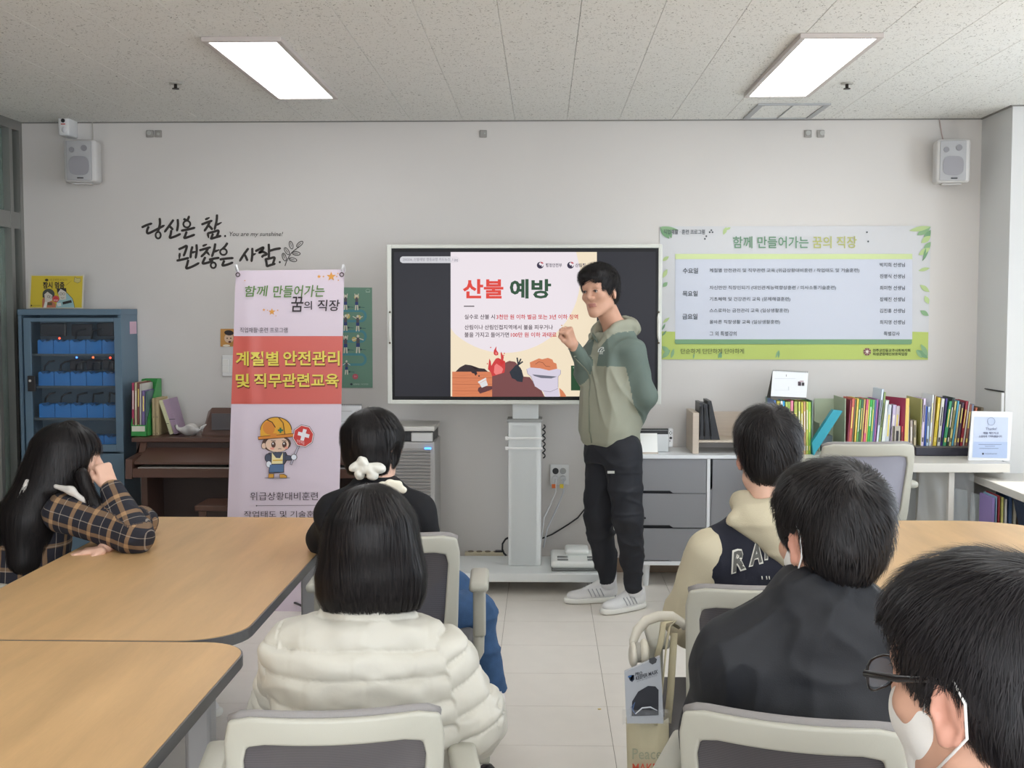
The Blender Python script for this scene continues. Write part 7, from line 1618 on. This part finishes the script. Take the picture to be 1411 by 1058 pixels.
# boy in the varsity jacket
def varsity():
    Y = 3.3; c = P(1062, 900, Y); t = person('boy in navy and cream varsity jacket with cream hood, seen from behind', (c.x, Y, 0)); TT = seat_T(c.x, Y, -3)
    HT = head_T(P(1057, 628, 3.36), 2, -6, 0, 1.0); nb = P(1060, 700, 3.31)
    Ls, Le, Lw = P(976, 762, 3.3), P(950, 850, 3.36), P(980, 860, 3.6); Rs, Re, Rw = P(1146, 762, 3.3), P(1172, 850, 3.38), P(1145, 860, 3.62)
    body = head_prims(HT, nb) + [loft([(0, 0, .5, .13, .09), (0, 0, .85, .15, .09)], TT, .03)] + limb([Ls, Le, Lw], [.04, .035, .028]) + limb([Rs, Re, Rw], [.04, .035, .028])
    body += hand_prims(Lw, (.3, .9, -.2), (0, 0, 1), 1) + hand_prims(Rw, (-.3, .9, -.2), (0, 0, 1), -1) + lower_body(t, TT, BLK)
    sdf_obj('body', body, .006, [SK2, LIP2], t, mfn=lambda C: ((C[:, 2] > HT.translation.z - .06) & (C[:, 2] < HT.translation.z + .05) & (np.abs(C[:, 0] - HT.translation.x) > .072) & (np.abs(C[:, 1] - HT.translation.y) < .05)).astype(int))
    nav, crm = mat('varsity_navy', (26, 28, 42), .85, bump=.3, bscale=300), mat('varsity_cream', (196, 186, 160), .75, bump=.3, bscale=300)
    tor = [loft([(0, 0, .48, .17, .13), (0, 0, .58, .185, .14), (0, .0, .72, .185, .138), (0, .0, .86, .165, .118), (0, .0, .93, .13, .09), (0, 0, .985, .08, .07)], TT, .03)] + traps(nb, Ls, Rs, .055, .06, .06, d=-.03)
    s = sdf_obj('varsity_jacket', tor, .005, nav, t, disp=folds(.004, 16, 21))
    for a_, c_ in (((Ls, Le, Lw), 1), ((Rs, Re, Rw), -1)):
        o_ = limb([a_[0] + Vector((.012 * c_, 0, .0)), a_[1], a_[2]], [.0655, .073, .055], .025)
        sdf_obj('sleeve', o_ + [cone(a_[0] + Vector((.012 * c_, 0, 0)), a_[1], .068, .06, .02)], .0055, crm, s.obj, disp=folds(.011, 15, 23 + c_))
    hd = [ell((.0, -.07, .985), (.098, .062, .05), TT, .03, rot=(.45, 0, 0)), ell((-.075, .005, 1.0), (.042, .085, .04), TT, .03, rot=(.1, .35, 0)), ell((.075, .005, 1.005), (.042, .085, .045), TT, .03, rot=(.1, -.35, 0)), ell((.03, -.1, .925), (.085, .045, .06), TT, .03, rot=(.3, .3, 0)), cone(TT @ Vector((-.11, -.06, .975)), TT @ Vector((.03, -.115, .885)), .025, .022, .02), cone(nb + Vector((0, .02, .12)), nb + Vector((0, 0, -.02)), .05, .055, .012, 's')]
    sdf_obj('hood', hd, .0055, crm, s.obj, disp=folds(.009, 14, 31, (1, 1, 1.6)))
    # arched letters on the back
    V, F = text_data('RAY', .045); xs = [v.x for v in V]; ys = [v.y for v in V]; K = crop(900, 560, 4.03)
    def hit(px, py, off):
        for Y_ in np.linspace(3.0, 3.4, 110):
            p_ = P(px, py, Y_)
            if s.sample(np.array([tuple(p_)]))[0] < .0: return p_ + Vector((0, -off - .005, 0))
        return P(px, py, 3.2)
    def letters(ch, x0, y0, x1, y1, bold, off, m, name, rot):
        V, F = text_data(ch, bold); xs = [v.x for v in V]; ys = [v.y for v in V]; W_, H_ = max(xs) - min(xs), max(ys) - min(ys); vv = []
        gx0, gx1, gy0, gy1 = x0, x1, y0, y1
        for v in V:
            u = (v.x - min(xs)) / W_; h = (v.y - min(ys)) / H_; px, py = K(gx0 + (gx1 - gx0) * u + rot * 14 * (h - .5), gy1 + (gy0 - gy1) * h - rot * 60 * (u - .5)); vv.append(tuple(hit(px, py, off)))
        me = bpy.data.meshes.new(name); me.from_pydata(vv, [], F); finish(name, me, m, s.obj)
    wl_ = mat('letter_outline', (222, 220, 210), .7); gl_ = mat('letter_grey', (96, 96, 92), .8)
    for ch, x0, y0, x1, y1, rot in (('R', 434, 782, 518, 915, .45), ('A', 530, 745, 612, 878, .35), ('Y', 588, 728, 664, 850, .2), ('L', 690, 735, 760, 840, .0)):
        letters(ch, x0, y0, x1, y1, .07, .003, wl_, 'letter_outline', rot); letters(ch, x0 + 8, y0 + 9, x1 - 8, y1 - 9, .035, .0055, gl_, 'letter', rot)
    b = B()
    for k_, x_ in enumerate((600, 625, 640, 700, 715, 735)): b.tube([hit(*K(x_, 938), .004), hit(*K(x_ + 3, 956), .004)], .0015, 5)
    b.done('small_lettering', wl_, s.obj)['kind'] = 'stuff'
    h = short_hair(HT, .014, -.092, .004, .06, 0)
    hair_obj('hair', h, .0045, HAIR, t, flow_crown(HT @ Vector((.005, -.085, .1)), .35, .55), 5200, .045, .0018, lift=(.002, .010), seed=8, amp=.0025, fr=120, sc=(1, 1, .5))
varsity()

# man in the black jacket with a mask
def blackjacket():
    Y = 2.25; c = P(1110, 950, Y); t = person('man in black jacket with a mask strap behind his ear, seen from behind', (c.x, Y, 0)); TT = seat_T(c.x, Y, -8)
    HT = head_T(P(1143, 742, 2.26), 24, -8, 3, 1.03); nb = P(1138, 835, 2.23)
    Ls, Le, Lw = P(1012, 905, 2.24), P(990, 1010, 2.35), P(1030, 1000, 2.6); Rs, Re, Rw = P(1222, 885, 2.22), P(1252, 1010, 2.3), P(1225, 1000, 2.6)
    body = head_prims(HT, nb, fine=True) + [loft([(0, 0, .5, .14, .1), (0, 0, .9, .15, .09)], TT, .03)] + limb([Ls, Le, Lw], [.045, .038, .03]) + limb([Rs, Re, Rw], [.045, .038, .03])
    body += hand_prims(Lw, (.2, .9, -.2), (0, 0, 1), 1) + hand_prims(Rw, (-.2, .9, -.2), (0, 0, 1), -1) + lower_body(t, TT, BLK)
    ear = HT @ Vector((-.082, -.012, -.008))
    sdf_obj('body', body, .0048, [SK1, LIP2], t, mfn=lambda C: (np.linalg.norm(C - np.array(ear), axis=1) < .034).astype(int))
    tor = [loft([(0, 0, .47, .18, .14), (0, 0, .6, .2, .15), (0, .0, .76, .195, .15), (0, .0, .88, .175, .12), (0.02, .0, .96, .13, .09), (.03, 0, 1.01, .085, .07)], TT, .03), ell((.03, -.0, 1.03), (.08, .072, .036), TT, .03)] + traps(nb, Ls, Rs, .065, .066, .07, d=-.02)
    arms = limb([Ls, Le, Lw], [.066, .072, .058], .04) + limb([Rs, Re, Rw], [.066, .07, .055], .04)
    j = sdf_obj('black_jacket', tor + arms, .006, mat('jacket_black', (22, 24, 30), .66, bump=.2, bscale=400), t, disp=folds(.008, 15, 41, (1, 1, 1.3), .0016))
    h = short_hair(HT, .017, -.085, .004, .06, 0)
    hair_obj('hair', h, .0045, HAIR, t, flow_crown(HT @ Vector((.0, -.09, .085)), .3, .5), 8000, .04, .0014, lift=(.002, .009), seed=9, amp=.003, fr=130, sc=(1, 1, .6), step=.006)
    mask_prims(HT, t, 4.5)
def mask_prims(HT, t, res=3):
    hp = [ell((0, .032, -.03), (.0655, .064, .086), HT), ell((sg * .04, .064, -.02), (.027, .024, .022), HT, k=.02) if False else ell((0, .085, -.04), (.03, .034, .04), HT, k=.03), ell((0, .07, -.098), (.03, .024, .022), HT, k=.025)]
    hp += [rbox((0, .09, -.066), (.072, .07, .052), HT, .012, .004, 'i')]
    s = sdf_obj('face_mask', hp, res / 1000, mat('mask_white', (232, 228, 222), .8, bump=.2, bscale=300), t)
    for sg in (-1, 1):
        e = [Vector((sg * .062, .035, -.022)), Vector((sg * .074, .02, -.0)), Vector((sg * .083, .002, .022)), Vector((sg * .088, -.022, .028)), Vector((sg * .09, -.036, .006)), Vector((sg * .087, -.034, -.03)), Vector((sg * .078, -.012, -.05)), Vector((sg * .062, .03, -.088))]
        B().tube([HT @ v for v in e], .0017, 6).done('ear_loop', mat('loop_white', (236, 234, 230), .7), s.obj)
blackjacket()

# man with glasses and mask, lower right corner
def glasses_man():
    Y = 1.3; t = person('man with glasses and white mask close to the camera at lower right', (P(1350, 900, Y).x, Y - .05, 0)); hc = P(1358, 947, 1.3)
    HT = head_T(hc, 37, -5, 0, 1.02); TT = seat_T(hc.x - .01, 1.22, 12); nb = hc + Vector((.01, -.045, -.18))
    Ls, Rs = TT @ Vector((-.19, 0, .93)), TT @ Vector((.19, 0, .93)); Le, Re = TT @ Vector((-.24, .08, .68)), TT @ Vector((.24, .08, .68)); Lw, Rw = TT @ Vector((-.12, .3, .66)), TT @ Vector((.12, .3, .66))
    body = head_prims(HT, nb, fine=True) + [loft([(0, 0, .5, .14, .1), (0, 0, .9, .15, .09)], TT, .03), cone(nb, nb + Vector((0, 0, -.06)), .056, .1, .03)] + limb([Ls, Le, Lw], [.045, .038, .03]) + limb([Rs, Re, Rw], [.045, .038, .03])
    body += hand_prims(Lw, (.2, .9, -.2), (0, 0, 1), 1) + hand_prims(Rw, (-.2, .9, -.2), (0, 0, 1), -1) + lower_body(t, TT, BLK, fwd=.42)
    ear = HT @ Vector((-.086, -.014, -.01))
    sdf_obj('body', body, .0036, [SK1, LIP2], t, smooth=2, mfn=lambda C: (np.linalg.norm(C - np.array(ear), axis=1) < .036).astype(int))
    tor = [loft([(0, 0, .47, .18, .14), (0, 0, .76, .205, .15), (0, .0, .88, .19, .12), (0, .0, .945, .13, .09), (0, 0, .97, .08, .075)], TT, .03)] + limb([Ls, Le, Lw], [.07, .072, .055], .03) + limb([Rs, Re, Rw], [.07, .072, .055], .03)
    sdf_obj('sweatshirt', tor, .008, BLK, t, disp=folds(.006, 14, 51))
    h = short_hair(HT, .0125, -.075, .008, .062, 0.0, .0); h.append(ell((0, .068, .083), (.04, .026, .02), HT, .03)) ; h = [h[0], h[1], h[2], h[-1]] + h[3:-1]
    hair_obj('hair', h, .0042, HAIRB, t, flow_crown(HT @ Vector((.0, -.085, .1)), .3, .45), 14000, .032, .0009, lift=(.002, .010), seed=10, amp=.0035, fr=110, sc=(1, 1, .7), step=.004)
    mask_prims(HT, t, 3)
    g = thing('eyeglasses', 'dark rimmed rectangular eyeglasses on the man at lower right', 'glasses', tuple(HT @ Vector((0, .11, .0)))); bk = mat('glasses_black', (26, 24, 26), .25)
    for sg in (-1, 1):
        c = Vector((sg * .033, .112, .004)); ring = []
        for k in range(20):
            a = 2 * PI * k / 20; ca, sa = math.cos(a), math.sin(a); s_ = (abs(ca) ** 3.5 + abs(sa) ** 3.5) ** (-1 / 3.5); ring.append(HT @ (c + Vector((ca * s_ * .026, -abs(ca) * s_ * .004 * (1 if ca * sg > 0 else 0), sa * s_ * .018))))
        B().tube(ring, .0016, 6, closed=True).done('rim', bk, g)
        bm_ = B(); bm_.prism([HT @ (c + Vector((math.cos(2 * PI * k / 20) * .024, 0, math.sin(2 * PI * k / 20) * .0165))) for k in range(20)], HT.to_3x3() @ Vector((0, .001, 0))); bm_.done('lens', glass('spectacle_lens', (190, 196, 204), .16, .03), g)
        B().tube([HT @ Vector((sg * .058, .11, .01)), HT @ Vector((sg * .073, .1, .012)), HT @ Vector((sg * .082, .05, .016)), HT @ Vector((sg * .0865, .0, .024)), HT @ Vector((sg * .087, -.03, .018)), HT @ Vector((sg * .083, -.048, -.012))], [.0025, .0028, .003, .003, .003, .0024], 8, flat=1.4).done('temple', bk, g)
    B().tube([HT @ Vector((-.01, .115, .008)), HT @ Vector((0, .118, .011)), HT @ Vector((.01, .115, .008))], .0016, 6).done('bridge', bk, g)
    x, y = hc.x + .04, 1.16; cc = chair(x, y, 12, 'off-white framed office chair under the man with glasses', 1.0); cc['group'] = 'office chairs with off-white frames'
glasses_man()

# long haired woman in plaid
def plaid_mat():
    m = bpy.data.materials.new('plaid_flannel'); m.use_nodes = True; nt = m.node_tree; N = nt.nodes; L = nt.links; p = N['Principled BSDF']; p.inputs['Roughness'].default_value = .85
    at = N.new('ShaderNodeAttribute'); at.attribute_name = 'pat'; sp = N.new('ShaderNodeSeparateXYZ'); L.new(at.outputs['Vector'], sp.inputs[0])
    def band(sock, per, off, wd):
        a = N.new('ShaderNodeMath'); a.operation = 'ADD'; a.inputs[1].default_value = off + 10; L.new(sock, a.inputs[0])
        b = N.new('ShaderNodeMath'); b.operation = 'DIVIDE'; b.inputs[1].default_value = per; L.new(a.outputs[0], b.inputs[0])
        f = N.new('ShaderNodeMath'); f.operation = 'FRACT'; L.new(b.outputs[0], f.inputs[0]); c = N.new('ShaderNodeMath'); c.operation = 'LESS_THAN'; c.inputs[1].default_value = wd / per; L.new(f.outputs[0], c.inputs[0]); return c.outputs[0]
    def comb(a, b, sa, sb):
        x = N.new('ShaderNodeMath'); x.operation = 'MULTIPLY'; x.inputs[1].default_value = sa; L.new(a, x.inputs[0]); y = N.new('ShaderNodeMath'); y.operation = 'MULTIPLY_ADD'; y.inputs[1].default_value = sb; L.new(b, y.inputs[0]); L.new(x.outputs[0], y.inputs[2]); return y.outputs[0]
    tan = comb(band(sp.outputs[0], .074, 0, .015), band(sp.outputs[1], .074, .02, .015), .38, .3); ln = comb(band(sp.outputs[0], .078, .035, .0025), band(sp.outputs[1], .078, .05, .0025), .4, .4)
    m1 = N.new('ShaderNodeMix'); m1.data_type = 'RGBA'; m1.inputs[6].default_value = rgb((32, 32, 42)); m1.inputs[7].default_value = rgb((196, 156, 112)); L.new(tan, m1.inputs[0])
    m2 = N.new('ShaderNodeMix'); m2.data_type = 'RGBA'; m2.inputs[7].default_value = rgb((196, 184, 170)); L.new(ln, m2.inputs[0]); L.new(m1.outputs[2], m2.inputs[6]); L.new(m2.outputs[2], p.inputs['Base Color']); return m
def plaid_woman():
    Y = 4.2; t = person('woman with long black hair in plaid shirt, cheek resting on her fist', (P(40, 800, Y).x, Y, 0)); c = P(30, 760, 4.22)
    TT = Matrix.Translation((c.x, 4.24, 0)) @ Matrix.Rotation(math.radians(-62), 4, 'Z')
    HT = head_T(P(98, 632, 4.2), -72, -6, -10, .96); nb = P(78, 688, 4.2)
    Rs, Re, Rw = P(88, 706, 4.08), P(186, 748, 4.02), P(151, 668, 4.1); Re.z = max(Re.z, TZ + .055)
    Ls, Le, Lw = P(80, 708, 4.42), P(196, 742, 4.3), P(132, 752, 4.1); Le.z = TZ + .052; Lw.z = TZ + .035
    body = head_prims(HT, nb) + [loft([(0, 0, .5, .13, .09), (0, .06, .85, .14, .09)], TT, .03)] + limb([Rs, Re, Rw], [.04, .035, .026]) + limb([Ls, Le, P(146, 753, 4.02)], [.04, .035, .024])
    hd = hand_prims(Rw, (-.35, .05, .95), (.75, -.65, .2), -1, curl=(80, 95, 50), s=.82, thumb=(.8, .8)) + hand_prims(P(146, 756, 4.0), (-1, -.22, -.14), (0, 0, 1), -1, curl=(6, 12, 10), s=.82)
    legs = [((sg * .09, .02, .55), (sg * .11, .42, .53), (sg * .11, .44, .09)) for sg in (-1, 1)]
    body += hd + lower_body(t, TT, DEN, side_legs=legs)
    sdf_obj('body', body, .0045, [SK2, LIP], t, mfn=lips_fn(HT), smooth=1)
    e = HT @ Vector((-.031, .092, .0085)); ey = B().ball(e, .0085).done('eye', mat('eye_white', (205, 196, 190), .3), t, smooth=True)
    for sg in (-1, 1): bc = HT @ Vector((sg * .032, .0885, .027)); x = HT.to_3x3() @ Vector((1, 0, 0)); B().tube([bc - x * .016, bc, bc + x * .016], .0024, 6).done('eyebrow', HAIR, t)
    tor = [loft([(0, -.02, .46, .17, .14), (0, .0, .58, .185, .145), (0, .03, .75, .19, .14), (0, .07, .87, .175, .12), (0, .08, .93, .12, .085), (0, .09, .965, .07, .06)], TT, .03)]
    arms = limb_ax([Rs, Re, Rw + (Re - Rw) * .12], [.07, .06, .043]) + limb_ax([Ls, Le, Lw + (Le - Lw) * .15], [.065, .052, .04]); arms[1]['ax'] = (arms[1]['ax'][0], arms[1]['ax'][1], .3)
    Ti = np.array(TT.inverted())
    def pat(V):
        al = tor + arms; tg = near([dict(fn=a['fn'], tag=i) for i, a in enumerate(al)], V); q = V @ Ti[:3, :3].T + Ti[:3, 3]; o = np.stack([np.arctan2(q[:, 0], q[:, 1] + 1e-4) * .17, q[:, 2], q[:, 1]], 1)
        for i, a in enumerate(al):
            if 'ax' in a:
                A_, B_, off = a['ax']; d = (B_ - A_); L = np.linalg.norm(d); d = d / L; sd = np.cross(d, [0, 1, 0.05]); sd /= np.linalg.norm(sd); m_ = tg == i
                o[m_, 0] = ((V - A_) @ d + off)[m_]; o[m_, 1] = ((V - A_) @ sd)[m_]
        return o
    s = sdf_obj('plaid_shirt', tor + arms, .006, plaid_mat(), t, disp=folds(.005, 20, 61), attr=pat)
    wt = mat('hood_white', (214, 210, 204), .8)
    col = [cone(nb + Vector((-.03, -.1, -.0)), nb + Vector((.09, -.085, -.02)), .02, .018, .02), cone(nb + Vector((.09, -.085, -.02)), nb + Vector((.17, -.02, -.075)), .018, .01, .02), cone(nb + Vector((-.03, -.1, 0)), nb + Vector((-.13, -.04, -.02)), .026, .03, .02), ell(tuple(nb + Vector((-.15, -.02, -.05))), (.05, .05, .06), k=.02)]
    for a_, b_, r1, r2 in ((P(76, 670, 4.06), P(98, 676, 4.045), .008, .012), (P(98, 676, 4.045), P(136, 703, 4.04), .012, .006), (P(38, 662, 4.065), P(26, 690, 4.06), .008, .010)): col.append(cone(a_, b_, r1, r2, .02))
    sdf_obj('white_hood', col, .005, wt, s.obj, disp=folds(.003, 30, 3))
    h = [ell((0, -.022, .035), (.1, .118, .096), HT), loft([(0, -.05, -.12, .09, .09), (0, -.03, 0, .1, .105), (0, -.03, .04, .095, .1)], HT, .03), rbox((.02, .168, -.105), (.14, .1, .13), HT, .03, .03, 's')]
    hb = P(62, 660, 4.17); h += limb([hb, P(40, 712, 4.12), P(34, 768, 4.1)], [.082, .078, .05], .05) + limb([P(55, 680, 4.2), P(12, 722, 4.15), P(-25, 790, 4.15)], [.06, .055, .04], .04) + limb([P(112, 655, 4.09), P(128, 690, 4.05), P(150, 716, 4.05)], [.024, .014, .008], .02)
    hair_obj('hair', h, .0055, HAIR, t, flow_crown(HT @ Vector((0, -.03, .14)), 1.5, 0), 9000, .2, .0024, lift=(.003, .016), seed=12, amp=.006, fr=70, sc=(1, 1, .15), step=.013)
plaid_woman()

# ---------------- headphones, tote bag and mask pack on the arm of the varsity boy's chair
Q = crop(840, 820, 4.445)
Yh = 3.12; wh2 = mat('headphone_cream', (200, 194, 180), .35)
t = thing('headphones', 'cream over-ear headphones hanging on the chair arm above the tote bag', 'headphones', tuple(P(*Q(250, 200), Yh)))
pts = [P(*Q(x, y), Yh + d) for x, y, d in ((142, 330, -.02), (145, 280, -.02), (170, 215, -.01), (225, 155, 0), (300, 128, .0), (380, 130, .0), (440, 165, 0), (462, 200, .01))]
B().tube(pts, [.006, .0075, .009, .0095, .0095, .0095, .008, .006], 10, flat=1.5).done('headband', wh2, t)
for (x0, x1, yc_, ry_, m, nm) in ((140, 150, 365, 68, wh2, 'ear_cup'), (205, 215, 345, 70, wh2, 'ear_pad')):
    c_ = P(*Q((x0 + x1) / 2, yc_), Yh - .03); sdf_obj(nm, [ell(tuple(c_), (.013 if nm == 'ear_cup' else .014, .034, .034), k=.01)], .003, m if nm == 'ear_cup' else mat('pad_cream', (204, 198, 182), .7), t)
c_ = P(*Q(176, 350), Yh - .03); B().cyl(c_ + Vector((-.012, 0, 0)), c_ + Vector((.012, 0, 0)), .026, n=20).done('ear_ring', mat('headphone_grey', (150, 146, 136), .4), t)
Yb_ = 3.0; canvas = mat('tote_canvas', (188, 179, 150), .9, bump=.5, bscale=500, noise=.05)
t = thing('tote_bag', 'beige canvas tote bag with faint lettering hanging from the chair arm', 'bag', tuple(P(*Q(240, 900), Yb_)))
x0, x1 = P(*Q(107, 800), Yb_).x, P(*Q(372, 800), Yb_).x; zt0 = P(*Q(200, 780), Yb_).z; zb0 = P(*Q(200, 1250), Yb_).z
V, F = [], []; nx, nz_ = 30, 26
for side_ in (0, 1):
    for i in range(nz_ + 1):
        for j in range(nx + 1):
            u, v = j / nx, i / nz_; bul = math.sin(PI * u) ** .6 * (.012 + .03 * math.sin(PI * min(1, v * .9 + .1))) ; y = Yb_ + .04 + (bul if side_ else -bul) + .004 * math.sin(14 * u + 5 * v) * (1 - v)
            V.append((x0 + (x1 - x0) * u + .006 * v, y, zt0 + .004 * math.sin(6 * u) + (zb0 - zt0) * v))
o_ = (nx + 1) * (nz_ + 1)
for i in range(nz_):
    for j in range(nx):
        a = i * (nx + 1) + j; F.append((a, a + 1, a + nx + 2, a + nx + 1)); F.append((o_ + a, o_ + a + nx + 1, o_ + a + nx + 2, o_ + a + 1))
for j in range(nx): a = nz_ * (nx + 1) + j; F.append((a, a + 1, o_ + a + 1, o_ + a))
bag_ = grid_mesh('bag_body', V, F, canvas, t)
def strap(pts, w_, name='strap'):
    b = B()
    for a, c in zip(pts[:-1], pts[1:]):
        pass
    b.tube(pts, [w_] * len(pts), 8, flat=.16).done(name, canvas, t)
strap([P(*Q(x, y), Yb_ + d) for x, y, d in ((290, 790, .02), (320, 600, .02), (345, 330, .04), (365, 200, .08), (400, 165, .12), (440, 190, .16))], .012); strap([P(*Q(x, y), Yb_ + d) for x, y, d in ((285, 400, .08), (315, 280, .09), (330, 170, .1), (380, 155, .12), (450, 180, .15))], .011)
strap([P(*Q(x, y), Yb_ + d) for x, y, d in ((355, 780, .06), (372, 600, .07), (385, 400, .08), (395, 230, .1))], .011)
def atb(x, y, lay): return P(*Q(x, y), Yb_ - .012 - .001 * lay)
pr = Print(Yb_, at=atb); pr.text('Peace', 140, 938, 318, 1005, mat('faint_print', (150, 152, 130), .9), 1); pr.text('MAKES', 140, 1030, 318, 1085, cm((196, 84, 60), .8), 1, .01); pr.done('lettering', t)
# mask pack
Ym = 2.985; sil = mat('pack_silver', (178, 182, 188), .3, metal=.3)
q = [P(*Q(x, y), Ym) for x, y in ((92, 470), (308, 375), (322, 560), (330, 785), (108, 785), (100, 700))]
t = thing('mask_pack', 'silver plastic pouch of a black mask sticking out of the tote bag', 'pouch', tuple(P(*Q(210, 600), Ym)))
B().prism(q, (0, .012, 0)).done('pouch', sil, t)
pr = Print(Ym, Q)
pr.poly([(135, 740), (138, 650), (175, 590), (235, 555), (280, 558), (300, 580), (300, 735), (180, 740)], mat('mask_black', (36, 38, 46), .6), 1)
pr.poly([(113, 495), (128, 490), (128, 520), (140, 520), (150, 488), (152, 515), (138, 532), (124, 522)], cm((40, 50, 70)), 1); pr.poly([(112, 498), (134, 490), (134, 497), (112, 505)], cm((70, 120, 180)), 2)
pr.poly([(240, 390), (275, 378), (290, 392), (285, 412), (262, 425), (243, 412)], cm((60, 62, 66)), 1)
pr.stroke([(160, 725), (200, 690), (250, 685), (290, 705)], 8, cm((200, 204, 210), .2), 2); pr.stroke([(130, 690), (155, 655), (140, 700), (160, 730)], 5, cm((80, 110, 160)), 2); pr.done('printed_artwork', t)
pr = Print(Ym, Q); pr.text('PRO', 158, 470, 200, 490, cm((40, 44, 52)), 1, .02, rot=-8); pr.text('KEEPER MASK', 160, 476, 296, 500, cm((40, 44, 52)), 1, .02, rot=-44); pr.text('KF94 황사방역용 마스크', 168, 502, 290, 514, cm((120, 124, 132)), 1, 0, rot=-40); pr.done('lettering', t)
V, F = [], []; n1, n2 = 18, 8; r_ = random.Random(3)
for i in range(n2 + 1):
    for j in range(n1 + 1):
        x, y = 78 + 290 * j / n1, 700 + 90 * i / n2 + r_.uniform(-6, 6); V.append(tuple(P(*Q(x, y), 2.972 + r_.uniform(-.004, .004))))
for i in range(n2):
    for j in range(n1): a = i * (n1 + 1) + j; F.append((a, a + 1, a + n1 + 2, a + n1 + 1))
grid_mesh('clear_film', V, F, glass('film_clear', (220, 224, 228), .12, .1), t)
for o, c in TXT: bpy.data.objects.remove(o); bpy.data.curves.remove(c)
